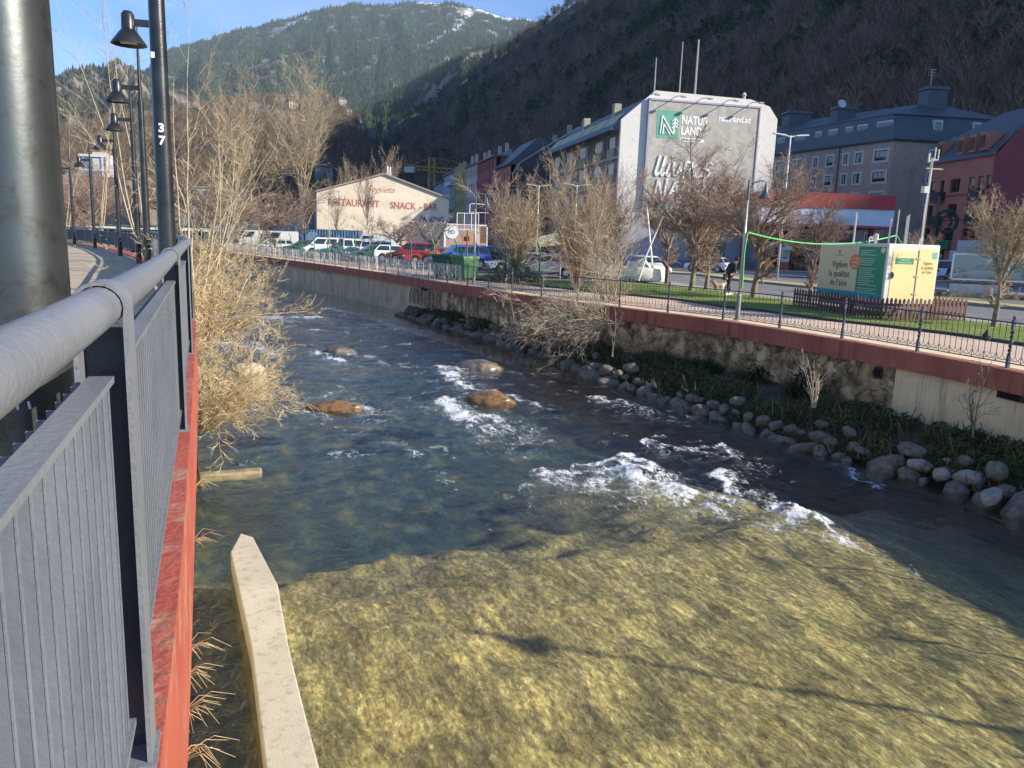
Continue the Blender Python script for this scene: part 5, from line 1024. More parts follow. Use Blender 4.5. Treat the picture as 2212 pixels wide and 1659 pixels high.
mb=MB();mb.lathe([(0,.0),(.7,.12),(.72,.16),(0,.06)],n=14);o=mb.build('satellite_dish',flat((.55,.55,.55)),br_);o.location=(Lx*.35+4,Ly*.35+3,HW+7.6);o.rotation_euler=(R(70),0,0)
for q in (10.3,):
    mb=MB();c,s=math.cos(la),math.sin(la);mb.tube([(c*q-.12,s*q,0),(c*q-.12,s*q,HW)],.09,6);mb.build('downpipe',flat((.06,.05,.06)),br_)
# ---- red building with car hire office
M_REDB=mat('salmon_render',(.42,.16,.12),.8,col2=(.37,.135,.10),scale=.6);M_REDD=mat('dark_red_render',(.26,.055,.06),.8,col2=(.22,.045,.05),scale=.6)
rb=thing('apartment_building','salmon red block with small black balconies above a green signed hire office','building',(53.6,105,2.1),0)
va=math.atan2(-13.,.8);RLn=13.03;HR=13.9
tc_=[(.7,1.9),(2.8,3.7),(4.9,6.9),(8.6,9.7),(10.3,11.1),(11.8,12.6)]
H3=[]
for r_,z in enumerate((9.9,6.9,4.0)):
    for j,(a,b) in enumerate(tc_):H3.append((a,b,z+.1-(.9 if j in(1,4) else 0),z+1.7))
H3+=[(1.0,5.6,0,3.0),(6.6,7.6,0,2.6),(8.3,10.9,.3,3.0)]
mb=MB();holed(mb,RLn,0,HR,H3,.3);f=mb.build('front_wall',[M_REDB],rb);xform(f,0,0,va)
for i,h in enumerate(H3[:18]):window(rb,0,0,va,*h,style='blind' if i in(0,3,4,5,9,10,11,7) else 'plain',mull=1,fm=flat((.18,.06,.05)),dep=.3)
for h in H3[18:]:
    mb=MB();mb.quad((h[0],.28,h[2]),(h[1],.28,h[2]),(h[1],.28,h[3]),(h[0],.28,h[3]));f=mb.build('shop_window',GLASS,rb);xform(f,0,0,va)
mb=MB();mb.b2(0,RLn,-.1,-.003,0,.02)
for z in (6.5,9.5):mb.b2(0,RLn,-.06,-.003,z,z+.22)
f=mb.build('string_course',M_REDD,rb);xform(f,0,0,va)
for z in (9.9,6.9,4.0):
    for j in (1,4):
        a,b=tc_[j];mb=MB();mb.b2(a-.5,b+.5,-.75,0,z-1.05,z-.82,1);mb.b2(a-.5,b+.5,-.76,-.70,z-.82,z+.25,0);mb.b2(a-.5,a-.44,-.7,0,z-.82,z+.25,0);mb.b2(b+.44,b+.5,-.7,0,z-.82,z+.25,0);f=mb.build('balcony',[flat((.03,.03,.035)),M_REDD],rb);xform(f,0,0,va)
# gable end to the right, and roof
gb=MB();Lg=16.;gb.ext([(0,0),(Lg,0),(Lg,HR+1),(Lg*.55,HR+6.8),(2.6,HR+3.2),(0,HR)],0,.3);f=recalc(gb.build('gable_wall',M_REDD,rb));f.location=(.8,-13,0);f.rotation_euler=(0,0,R(4))
mb=MB();mb.loft([[(-.5,0,HR-.1),(-.5+.8,-13.1,HR-.1),(3.4,-12.9,HR+3.2),(2.6,0,HR+3.2)],[(-.4,0,HR+.15),(.4,-13.1,HR+.15),(3.3,-12.9,HR+3.5),(2.5,0,HR+3.5)]]);recalc(mb.build('roof',M_SLATE,rb))
mb=MB();mb.add([(2.5,0,HR+3.3),(3.3,-12.9,HR+3.3),(9.6,-12.5,HR+6.8),(8.8,0,HR+6.8)],[(0,1,2,3)]);mb.build('upper_roof',M_SLATE,rb)
for t0 in (.06,.42,.62,.78):
    y_=-13*t0;mb=MB();mb.b2(.3,2.6,y_-1.2,y_,HR+.6,HR+2.7);mb.b2(.22,.3,y_-1.05,y_-.15,HR+.9,HR+2.3,1);mb.build('dormer',[M_REDB,GLASS],rb)
mb=MB();mb.b2(.1,6.7,-.35,-.003,3.05,4.05);f=mb.build('fascia_sign',flat((.0,.20,.09),.5),rb);xform(f,0,0,va);text_mesh('lettering','Europcar',.85,M_BANW,f,(1.9,-.38,3.3),ext=.01,bold=.012,shear=.2,sx=.95)
mb=MB();mb.b2(2.0,4.6,-.38,-.35,3.14,3.2);mb.build('underline',flat((.5,.55,.05)),f)
mb=MB();mb.b2(8.6,11.2,-.3,-.003,3.1,3.9);f=mb.build('blue_shop_sign',flat((.01,.02,.08),.5),rb);xform(f,0,0,va)
mb=MB();mb.b2(6.8,13.03,-.05,-.003,0,.02);mb.b2(6.8,8.2,-.04,-.003,2.7,3.05)
# ---- row of fronts along the street to the far left
sx,sy=-1.5,136.;hd=R(-14);dv=np.array([math.sin(hd),math.cos(hd)]);row=[(0,11.5,11.2,(.42,.15,.09),'orange red street front with steep slate roof beside the dark gable','orange_house'),(11.6,18,13.6,(.30,.06,.06),'dark red flat topped street front in the far row','red_house'),(29.8,13,13.8,(.46,.36,.34),'pale pink street front in the far row','pink_house'),(43,15,14.4,(.34,.27,.11),'mustard street front with battlement like parapet','mustard_house'),(58.2,17,14.2,(.30,.33,.38),'grey blue block of flats with white balconies in the far row','grey_house'),(75.5,18,13.,(.20,.23,.28),'farthest dim grey block of the street row','grey_house')]
far=[]
for q,ln,h,c,lb,nm in row:
    e=np.array([sx,sy])+dv*(q+ln);t=thing('terraced_house',lb,'building',(e[0],e[1],2.1),math.atan2(-dv[1],-dv[0]));H=h+3.7
    wl=[(x,x+1.0,z,z+1.5) for z in np.arange(3.6,H-1.8,2.9) for x in np.arange(1.1,ln-1.4,2.6)]
    mb=MB();holed(mb,ln,0,H,wl,.25);mb.b2(0,ln,.9,12,0,H-.02)
    mb.build('wall',mat('front_%s'%nm,c,.8,col2=tuple(x*.85 for x in c),scale=.6),t)
    for k,hh_ in enumerate(wl):window(t,0,0,0,*hh_,style='plain',mull=1 if k%2 else 0,dep=.22)
    if nm in('orange_house',):mb=MB();mb.ext([(-.5,H-.05),(ln,H-.05),(ln,H+.15),(-.5,H+.15)],-.6,.2);mb.loft([[(-.3,-.6,H),(ln,-.6,H),(ln,12,H),(-.3,12,H)],[(-.2,4.5,H+4.6),(ln,4.5,H+4.6),(ln,6,H+4.6),(-.2,6,H+4.6)]]);recalc(mb.build('roof',M_SLATE,t))
    elif nm=='mustard_house':
        mb=MB()
        pmt=mat('mustard_parapet',c,.8)
        for x in np.arange(0,ln-.8,2.4):mb=MB();mb.b2(x,x+1.4,.0,.5,H,H+.9);mb.build('parapet_block',pmt,t)
    else:mb=MB();mb.b2(-.1,ln+.1,-.5,12.2,H,H+.3);mb.b2(1,ln-1,3,10,H+.3,H+1.6 if nm!='pink_house' else H+.8);mb.build('roof',flat((.08,.09,.11)),t)
    for x in (ln*.3,ln*.65):mb=MB();mb.b2(x,x+.6,3,3.6,H,H+3.2);mb.build('chimney',flat((.4,.37,.33)),t)
    if nm=='grey_house':
        for z in np.arange(3.2,H-2,2.9):mb=MB();mb.b2(ln*.5,ln-.3,-1.2,0,z,z+1.0);mb.build('balcony',flat((.45,.47,.5)),t)
dg=thing('gabled_building','tall dark metal clad gable with pale roof edge between the far row and banner building','building',(-1.1,135,2.1),R(8))
mb=MB();pg=[(0,0),(22,0),(22,19),(11,21.3),(6.8,18.7),(1.0,15.),(0,13.2)];mb.ext(pg,0,11);recalc(mb.build('wall',mat('dark_cladding',(.05,.055,.065),.6,col2=(.04,.043,.05),scale=.8,stretch=(4,4,.3)),dg))
mb=MB();
for a,b in zip(pg[2:-1],pg[3:]):mb.bar((a[0],-.1,a[1]+.1),(b[0],-.1,b[1]+.1),.35,.25)
mb.build('roof_edge',flat((.35,.34,.32)),dg)
for x,z in((7,17.4),(9.5,19.2),(12,20)):mb=MB();mb.b2(x,x+.7,2,2.7,z-.5,z+2.8);mb.build('chimney',flat((.3,.29,.22)),dg)
# ---- restaurant wall
M_RES=mat('cream_painted_gable',(.68,.59,.46),.85,col2=(.60,.52,.40),scale=.5,stain=(.53,.46,.36),sscale=.6)
rs_=thing('restaurant_building','cream gabled restaurant with faded red and blue painted lettering','building',(-25.2,99,2.1),R(15))
RW=16.7;mb=MB();mb.ext([(0,0),(RW,0),(RW,7.2),(RW*.5,9.85),(0,7.3)],0,14);recalc(mb.build('wall',M_RES,rs_))
mb=MB();mb.bar((-.2,-.15,7.35),(RW*.5,-.15,9.95),.3,.16);mb.bar((RW*.5,-.15,9.95),(RW+.3,-.15,7.2),.3,.16);mb.build('verge',flat((.3,.28,.27)),rs_)
mb=MB();mb.add([(-.3,-.1,7.3),(RW*.5,-.1,9.93),(RW*.5,14.2,9.93),(-.3,14.2,7.3)],[(0,1,2,3)]);mb.add([(RW*.5,-.1,9.93),(RW+.4,-.1,7.15),(RW+.4,14.2,7.15),(RW*.5,14.2,9.93)],[(0,1,2,3)]);mb.build('roof',M_SLATE,rs_)
M_LR=flat((.46,.15,.12),.8);M_LB=flat((.03,.04,.25),.8)
text_mesh('lettering','RESTAURANT',1.2,M_LR,rs_,(1.35,-.02,5.75),ext=.01,bold=.02,sx=.86);text_mesh('lettering','SNACK',1.2,M_LR,rs_,(9.1,-.02,5.7),ext=.01,bold=.02,sx=.84);text_mesh('lettering','- BAR',1.2,M_LR,rs_,(12.85,-.02,5.7),ext=.01,bold=.02,sx=.8)
text_mesh('lettering','PARKING',1.0,M_LB,rs_,(12.9,-.02,4.2),ext=.01,bold=.02,sx=.76);text_mesh('lettering','Següeta',1.05,flat((.5,.2,.16),.8),rs_,(6.2,-.02,7.65),ext=.01,bold=-.004,shear=.45,sx=1.05)
mb=MB();mb.lathe([(.12,0),(.12,1.1)],(RW*.53,1,9.9),6);mb.lathe([(.12,0),(.12,1.1)],(RW*.55,1,9.8),6);mb.build('flue',flat((.6,.6,.6)),rs_)
# container, green fence, kiosk billboard, bins
ct=thing('shipping_container','blue ribbed graffiti covered container in front of the cream gable','container',(-25.3,91,2.1),R(4))
mb=MB();mb.b2(0,7.0,0,2.4,.1,2.7);mb.build('box',flat((.03,.09,.22)),ct)
mb=MB()
for k in range(22):mb.b2(.1+k*.32,.24+k*.32,-.05,-.003,.2,2.6)
mb.build('ribs',mat('patchy_blue',(.05,.14,.30),.6,col2=(.25,.32,.38),scale=2),ct);mb=MB();mb.lathe([(0,0),(.8,0),(.8,.05),(0,.05)],n=16);o=mb.build('painted_circle',flat((.2,.3,.4)),ct);o.location=(1.6,-.07,1.6);o.rotation_euler=(R(90),0,0)
gf_=thing('parking_fence','row of dark green posts with fine mesh along the car park behind the far promenade','fence');M_GP=flat((.03,.16,.10),.5)
ys_=np.arange(37.5,92,2.9);pg_=None;prev=None
for k,y_ in enumerate(ys_):
    q=se[np.argmin(abs(EC[:,1]-y_))];p,a=edge_at(q,4.0+.01*y_)
    if pg_ is None:
        mb=MB();mb.tube([(0,0,0),(0,0,1.75),(-.18,0,2.15)],.04,5);pg_=o=mb.build('post',M_GP,gf_)
    else:o=pg_.copy();COL.objects.link(o)
    o.location=(p[0],p[1],2.1)
    if prev is not None:
        mb=MB()
        for z in (.5,1.0,1.5):mb.tube([(prev[0],prev[1],2.1+z),(p[0],p[1],2.1+z)],.008,3)
        for j in range(1,12):
            x=prev+(p-prev)*j/12;mb.tube([(x[0],x[1],2.15),(x[0],x[1],3.7)],.004,3,caps=False)
        mb.build('wire_mesh',M_GP,gf_)
    prev=p
def bin_(label,x,y,c,rz,w_=1.3,h_=1.15):
    t=thing('waste_container',label,'waste container',(x,y,2.1),rz);mb=MB();mb.loft([[(-w_/2*.9,-.4,.12),(w_/2*.9,-.4,.12),(w_/2*.9,.4,.12),(-w_/2*.9,.4,.12)],[(-w_/2,-.52,h_),(w_/2,-.52,h_),(w_/2,.52,h_),(-w_/2,.52,h_)]]);mb.build('body',c,t,bevel=.03)
    mb=MB();mb.ext([(-w_/2-.03,h_),(w_/2+.03,h_),(w_/2,h_+.16),(-w_/2,h_+.16)],-.55,.55);mb.build('lid',c,t,bevel=.03)
    for sx_ in(-1,1):mb=MB();mb.tube([(sx_*w_*.38,-.3,.1),(sx_*w_*.38+.04,-.3,.1)],.1,10);mb.build('wheel',flat((.02,.02,.02)),t)
bin_('dark green wheeled waste container behind the railing, left of its twin',-3.9,43.8,flat((.02,.10,.045)),R(-30));bin_('green wheeled waste container behind the railing, nearer the cream lamp',-2.75,42.2,flat((.03,.14,.05)),R(-50),1.1)
bin_('black container under the trees before the grey warehouse',19.3,78,flat((.015,.02,.03)),0,2.6,2.6)
# kiosk billboard with furniture advert
kb=thing('billboard','furniture shop billboard with round white emblem behind the blue car','billboard',(-6.35,69,2.1),R(6));kb.scale=(.73,.73,.73)
mb=MB();mb.b2(0,5.0,0,.25,1.5,4.6);mb.build('panel',mat('billboard_print',(.52,.36,.27),.6,col2=(.34,.24,.18),scale=.9),kb);mb=MB();mb.b2(-.1,.12,-.03,.3,0,5.0);mb.b2(5.0,5.15,-.03,.3,0,4.5);mb.b2(0.12,5.0,-.03,.28,4.6,4.75);mb.build('frame',M_BANW,kb)
mb=MB();mb.lathe([(0,0),(.78,0),(.78,.04),(0,.04)],n=24);o=mb.build('round_emblem',M_BANW,kb);o.location=(.85,-.02,3.75);o.rotation_euler=(R(90),0,0);text_mesh('lettering','MD',.72,flat((.2,.16,.14)),kb,(.38,-.07,3.5),ext=.01,bold=.0,sx=.75)
text_mesh('lettering','Mobles Diana',.46,M_BANW,kb,(1.75,-.02,3.95),ext=.01,sx=.9,bold=.01)
mb=MB();mb.b2(2.1,3.3,-.02,-.003,2.4,3.6,0);mb.b2(2.3,2.95,-.035,-.021,2.75,3.3,1);mb.b2(3.5,4.2,-.02,-.003,2.2,3.6,2);mb.b2(4.3,4.95,-.02,-.003,2.6,4.5,3);mb.b2(.2,4.95,-.02,-.003,1.55,2.2,4);mb.build('printed_room',[flat((.6,.28,.14)),flat((.03,.03,.04)),flat((.6,.5,.48)),flat((.22,.11,.06)),flat((.5,.42,.36))],kb)
# mesh frame sign on rusty post
mf_=thing('mesh_sign_frame','empty white framed wire sign on a rusty post behind the blue car','sign frame',(-3.65,57.5,2.1),R(4))
mb=MB();mb.tube([(0,0,0),(0,0,2.85)],.06,6);mb.build('post',mat('rusty_post',(.30,.15,.06),.8,col2=(.15,.08,.05)),mf_);mb=MB()
for x in (-.78,-.26,.26,.78):mb.tube([(x,0,2.85),(x,0,4.02)],.03,5)
for z in (2.85,4.02):mb.tube([(-.78,0,z),(.78,0,z)],.03,5)
mb.build('frame',M_BANW,mf_);mb=MB()
for x in np.arange(-.78,.79,.08):mb.tube([(x,.01,2.85),(x,.01,3.98)],.008,3,caps=False)
for z in np.arange(2.85,4.0,.08):mb.tube([(-.78,.01,z),(.78,.01,z)],.008,3,caps=False)
mb.build('wire_grid',flat((.16,.17,.19)),mf_)
mb=MB();mb.tube([(.12,0,4.02),(.12,0,4.65),(.2,0,4.72),(1.6,0,4.7)],.035,5);mb.tube([(.25,.3,4.02),(.25,.3,4.12),(1.5,.3,4.12)],.03,5);mb.build('upper_tubes',M_BANW,mf_)
# bus shelter with tilted roof
sh=thing('shelter','open shelter with thin tilted beige roof in front of the grey parked cars','shelter',(0.5,45.5,2.1),R(12))
mb=MB();mb.add([(-.9,-.6,2.0),(.9,-.6,1.9),(5.2,.6,2.6),(2.6,2.2,2.7),(-.9,-.6,2.12),(.9,-.6,2.02),(5.2,.6,2.72),(2.6,2.2,2.8)],[(0,3,2,1),(4,5,6,7),(0,1,5,4),(1,2,6,5),(2,3,7,6),(3,0,4,7)]);mb.build('roof',mat('beige_roof_sheet',(.42,.40,.27),.6,col2=(.34,.32,.22)),sh)
for x,y_,h_ in((-.7,-.5,2.03),(.75,-.5,1.95),(2.6,1.7,2.6),(3.8,.5,2.4)):mb=MB();mb.tube([(x,y_,0),(x,y_,h_)],.045,6);mb.build('post',flat((.35,.36,.36),.4),sh)
# ---- filling station
fs=thing('filling_station','filling station canopy with red and white fascia behind the trailer','filling station',(24.8,80.5,2.1),R(3))
M_CR=mat('orange_red_fascia',(.42,.05,.03),.5,col2=(.36,.045,.03),scale=.6);M_CW=mat('pale_lilac_fascia',(.62,.64,.70),.5,col2=(.54,.56,.63),scale=.6)
mb=MB();mb.b2(0,13.6,0,11,6.75,8.05);mb.build('red_fascia',M_CR,fs);mb=MB();mb.b2(11,13.62,-.03,.5,6.8,8.0);mb.build('deep_red_block',flat((.45,.01,.03)),fs)
mb=MB();mb.b2(-.1,13.7,.05,10.9,4.95,6.6);mb.build('white_fascia',M_CW,fs);mb=MB();mb.b2(-.15,14.0,-.2,11,4.72,4.95);mb.b2(-.1,13.7,-.1,11,6.6,6.75);mb.build('red_trim',M_CR,fs)
mb=MB();mb.b2(13.7,14.0,1,11,5,6.9);mb.build('side_screen',M_CW,fs)
for x in (1.2,7.4,12.6):
    for y_ in (2.2,8.5):mb=MB();mb.b2(x-.22,x+.22,y_-.22,y_+.22,0,4.75);mb.build('column',M_CR,fs)
mb=MB();mb.b2(-1,15,10.9,16,0,4.4);mb.build('shop',flat((.10,.10,.11),.7),fs);mb=MB();mb.b2(-.9,14.9,10.84,10.88,.5,3.2);mb.build('shop_glazing',GLASS,fs)
for i,(x,y_) in enumerate([(3.2,1.6),(5.9,1.8),(9.8,1.8),(12.3,3.0)]):
    t=thing('fuel_pump',['red and white fuel pump at the left end under the canopy','fuel pump with red base just left of the trailer','fuel pump hidden behind the trailer mast','fuel pump at the right end of the canopy'][i],'fuel pump',(24.8+x*math.cos(R(3)),80.5+y_,2.25),R(3),'fuel pumps under the canopy')
    mb=MB();mb.b2(-.4,.4,-.25,.25,.0,.85);mb.build('base',flat((.5,.04,.03)),t);mb=MB();mb.b2(-.4,.4,-.25,.25,.85,1.2);mb.b2(-.4,-.3,-.25,.25,1.2,2.1);mb.b2(.3,.4,-.25,.25,1.2,2.1);mb.b2(-.5,.5,-.3,.3,2.1,2.4);mb.build('cabinet',flat((.6,.6,.6)),t);mb=MB();mb.b2(-.28,.28,-.2,.2,1.3,1.9);mb.build('display',GLASS,t);mb=MB();mb.tube([(.42,0,1.6),(.62,-.1,1.2),(.6,-.1,.5),(.45,0,.4)],.035,5);mb.build('hose',flat((.02,.02,.02)),t)
    mb=MB();mb.b2(-1.2,1.6,-.7,.7,-.12,0);mb.build('island',flat((.4,.39,.37)),t)
wh=thing('warehouse','grey shuttered warehouse front behind the trees left of the filling station','building',(10.4,100,2.1),R(5))
mb=MB();mb.b2(0,17,-12.,-6,0,5.2);o=mb.build('wall',mat('lilac_grey_wall',(.36,.36,.42),.8,col2=(.3,.3,.35),scale=.5),wh);mb=MB()
for k in range(26):mb.b2(5.2,11.,-12.06,-12.003,.8+k*.13,.88+k*.13)
mb.build('roller_shutter',flat((.42,.40,.38)),wh);mb=MB();mb.b2(-.1,17.1,-12.2,-12.003,.0,.7);mb.build('plinth',flat((.2,.2,.24)),wh)
# glass showcase panels and stone kerb wall on the right, yellow arrow sign, meter boxes
gs=thing('glass_screen','long white framed glass screen panels behind the road near the right edge','glass screen',(24.6,44.3,2.1),R(-20))
for k in range(3):
    mb=MB();x0=k*2.75;y0=0
    for a,b in (((x0,0,.95),(x0+2.6,0,.95)),((x0,0,2.35),(x0+2.6,0,2.35)),((x0,0,.95),(x0,0,2.35)),((x0+2.6,0,.95),(x0+2.6,0,2.35))):mb.bar(a,b,.09,.09)
    mb.build('frame',M_BANW,gs);mb=MB();mb.b2(x0+.05,x0+2.55,-.01,.01,1.0,2.3)
    m,nt,out=nodes('clear_screen_glass');bb=N(nt,'ShaderNodeBsdfTransparent');bb.inputs[0].default_value=(.62,.7,.72,1);g_=N(nt,'ShaderNodeBsdfGlossy');g_.inputs['Roughness'].default_value=.04;mm=N(nt,'ShaderNodeMixShader');mm.inputs[0].default_value=.10;nt.links.new(bb.outputs[0],mm.inputs[1]);nt.links.new(g_.outputs[0],mm.inputs[2]);nt.links.new(mm.outputs[0],out.inputs[0])
    mb.build('pane',m,gs)
mb=MB();mb.tube([(-4,.1,.78),(9,.1,.78)],.09,6);mb.build('guard_rail',flat((.16,.13,.10)),gs);mb=MB();mb.b2(0,2.6,-.05,.05,.2,.7);mb.build('white_panel',mat('stained_white_panel',(.55,.54,.52),.7),gs)
mb=MB();mb.b2(-6,12,-.3,.1,-.2,.22);mb.build('stone_kerb_wall',M_STONE,gs)
ys1=thing('arrow_sign','yellow arrow shaped direction sign right of the trailer','sign',(22.6,44.,2.1),R(0));mb=MB()
mb.ext([(-.55,1.85),(.35,1.8),(.6,2.1),(.35,2.35),(-.55,2.35)],-.03,.03);mb.build('arrow_plate',flat((.75,.45,.01),.5),ys1);text_mesh('lettering','Centre',.26,flat((.1,.08,.02)),ys1,(-.45,-.04,2.0),ext=.003)
mb=MB();mb.tube([(-.3,0.05,0),(-.3,0.05,2.3)],.035,6);mb.tube([(.1,0.05,0),(.1,0.05,1.9)],.035,6);mb.build('post',flat((.5,.5,.5),.4),ys1)
bx=thing('meter_box','pale blue plastic box on a low wooden stand right of the trailer','box',(21.9,43.,2.1),0);mb=MB();mb.b2(-.5,.3,-.2,.2,1.0,1.5);mb.build('case',flat((.22,.34,.42),.4),bx,bevel=.06);mb=MB();mb.b2(-.4,.25,-.15,.15,.3,.85);mb.build('lower_case',flat((.12,.26,.28),.5),bx);mb=MB();mb.b2(-.6,.5,-.1,.1,.0,.3);mb.b2(-.6,.5,-.1,.1,.88,.98);mb.build('stand',flat((.2,.15,.1)),bx)
# wreath lamp
wl_=thing('decorated_lamp','black lamp column with dark green wreath before the brown building','street lamp',(36.9,70,2.1),0);mb=MB();mb.tube([(0,0,0),(0,0,7.3)],.09,6);mb.build('pole',flat((.04,.04,.04)),wl_);mb=MB();mb.tube([(.9+.95*math.cos(t),0,5.2+.95*math.sin(t)) for t in np.linspace(0,6.283,20)],.16,6);mb.tube([(.9+.45*math.cos(t),0,5.2+.45*math.sin(t)) for t in np.linspace(-1,3.6,12)],.13,5);mb.build('wreath',mat('dark_garland',(.02,.045,.025),.9,bump=1,bscale=20),wl_)
wl2=thing('decorated_lamp','black lamp column with small star garland before the red building','street lamp',(46.5,75,2.1),0);mb=MB();mb.tube([(0,0,0),(0,0,6.)],.09,6);mb.build('pole',flat((.04,.04,.04)),wl2);mb=MB();mb.lathe([(0,-.8),(.45,-.4),(.5,.2),(.2,.8),(0,.95)],(.3,0,5.3),8);mb.build('garland',mat('dark_garland2',(.02,.045,.025),.9,bump=1,bscale=20),wl2)
# tower crane
cr=thing('tower_crane','yellow tower crane above the far street row','crane',(-25.5,232,2.1),R(-6));mb=MB();M_CRN=flat((.42,.27,.06),.6)
def lattice(a,b,w_,n):
    a,b=Vector(a),Vector(b);d=b-a;u=d.cross(Vector((0,1,0)));
    if u.length<.1:u=Vector((1,0,0))
    u=u.normalized()*w_;v=Vector((0,1,0))*w_
    for s1 in (u+v,u-v,-u+v,-u-v):mb.tube([a+s1,b+s1],.14,4)
    for k in range(n):
        p,q=a+d*k/n,a+d*(k+1)/n;mb.tube([p+u+v,q-u+v],.1,3);mb.tube([p+u-v,q-u-v],.1,3)
lattice((0,0,0),(0,0,25),.8,14);lattice((0,0,21.6),(30,0,19.6),.6,16);lattice((-8,0,22.2),(0,0,21.6),.5,5);mb.tube([(0,0,25),(28,0,20.5)],.07,3);mb.tube([(0,0,25),(-7,0,22.5)],.07,3);mb.build('mast_and_jib',M_CRN,cr);mb=MB();mb.b2(-8,-5,-.8,.8,20.6,22.2);mb.build('counterweight',flat((.45,.44,.42)),cr)
# ---- white hotel with blue glass far left
wh2=thing('hotel_building','white modern block with dark blue glazing on the far hillside','building',AT(172,374,330)-np.array([0,0,1.0]),R(10));wh2.scale=(.8,.8,.8)
mb=MB();mb.b2(0,15,0,12,0,11);mb.build('wall',flat((.62,.61,.62),.7),wh2);mb=MB();mb.b2(1,6.6,-.4,-.02,3.6,9.6);mb.b2(1.,9.5,-.4,-.02,.4,2.6);mb.build('blue_glazing',glass_dark('blue_glass',(.02,.09,.22),.1),wh2);mb=MB();mb.b2(0,15,-.8,0,2.7,3.5);mb.b2(0,.9,-.8,0,3.5,10.6);mb.b2(0,14,-.8,0,9.8,10.8);mb.b2(11.,11.8,-.6,0,0,10.);mb.b2(13,13.8,-.6,0,0,10.);mb.build('white_frame',flat((.7,.7,.7)),wh2);mb=MB();mb.b2(6,12,2,9,11,12.5);mb.build('roof_block',flat((.55,.48,.42)),wh2)
pgl=glass_dark('purple_glass',(.06,.05,.12),.2)
for k in range(4):mb=MB();mb.b2(11.9,12.9,-.3,-.02,.6+2.4*k,2.2+2.4*k);mb.build('window',pgl,wh2)
# village and town houses seen beyond
M_HROOF=[flat((.10,.09,.09)),flat((.16,.08,.06)),flat((.22,.20,.18))]
HW_=[flat((.42,.36,.28)),flat((.34,.25,.17)),flat((.50,.46,.41)),flat((.26,.20,.16)),flat((.30,.28,.27))]
def house(label,p,rz,w_,d_,h_,wm,rm,group,flatroof=False,fl=2):
    t=thing('house',label,'house',tuple(p),rz,group);mb=MB();mb.b2(-w_/2,w_/2,-d_/2,d_/2,-3,h_);mb.build('wall',wm,t);mb=MB()
    if flatroof:mb.b2(-w_/2-.4,w_/2+.4,-d_/2-.4,d_/2+.4,h_,h_+.4)
    else:mb.loft([[(-w_/2-.6,-d_/2-.6,h_),(w_/2+.6,-d_/2-.6,h_),(w_/2+.6,d_/2+.6,h_),(-w_/2-.6,d_/2+.6,h_)],[(-w_/2+.5,-.2,h_+w_*.28),(w_/2-.5,-.2,h_+w_*.28),(w_/2-.5,.2,h_+w_*.28),(-w_/2+.5,.2,h_+w_*.28)]])
    mb.build('roof',rm,t);n=max(2,int(w_/3.2))
    for k in range(n):
        for f in range(fl):
            x=-w_/2+(k+.5)*w_/n;z=h_-(f+1)*2.9+.7;mb=MB();mb.b2(x-.6,x+.6,-d_/2-.05,-d_/2-.003,z,z+1.5);mb.build('window',GLASS,t)
rs=np.random.RandomState(77)
def hz(L_,u,v):
    h,e=el_of(u,v);i=np.argmin(abs(L_['H'][:,0]-h));tz=(L_['Z'][i]-4.3)/L_['R'][i];ok=L_['T'][i]<=1;j=np.argmin(abs(tz-e)+(~ok)*9);return np.array([L_['x'][i,j],L_['y'][i,j],L_['Z'][i,j]])
for k,(u,v) in enumerate([(603,222),(566,220),(640,214),(700,216),(735,226),(545,236),(575,240),(628,232),(750,246),(770,262),(520,246),(780,282),(800,296),(640,262),(700,300),(745,330),(655,346),(600,340),(500,300),(455,330),(620,380),(700,385)]):
    p=hz(LV,u,v);rr_=np.hypot(p[0],p[1]);s=rs.uniform(.7,1.15)*(7+rr_*.005);house('village house among brown woods on the foothill, upper cluster' if v<290 else 'house on the lower foothill glimpsed between bare trees',p,math.atan2(p[0],p[1])*-1+rs.uniform(-.6,.6),s,s*.8,s*.55,HW_[rs.randint(5)],M_HROOF[rs.randint(3)],'village houses on the upper foothill' if v<290 else 'houses on the lower foothill')
for k,(x,y_,w_,h_,c,fr,lb) in enumerate([(-132,255,16,11,3,True,'brown grey block below the white hotel'),(-112,250,12,9,1,False,'dark roofed house right of the white hotel'),(-96,230,13,8,4,True,'low pale flat roofed building between the lamp posts'),(-84,240,11,10,3,False,'red shuttered house seen behind the lamp posts'),(-75,215,14,9,2,True,'white terrace block behind the willow twigs'),(-150,260,14,9,0,False,'beige house at the far left behind the pole'),(-62,205,12,8,1,True,'ochre block behind the tall pale trees'),(-50,190,14,7,4,True,'dark shop front left of the restaurant gable'),(-33,170,12,9,3,False,'dim house above the restaurant roof left end')]):
    house(lb,(x,y_,2.1 if x>-90 else 8),R(10+k*7),w_,w_*.7,h_,HW_[c],M_HROOF[k%3],None,fr)
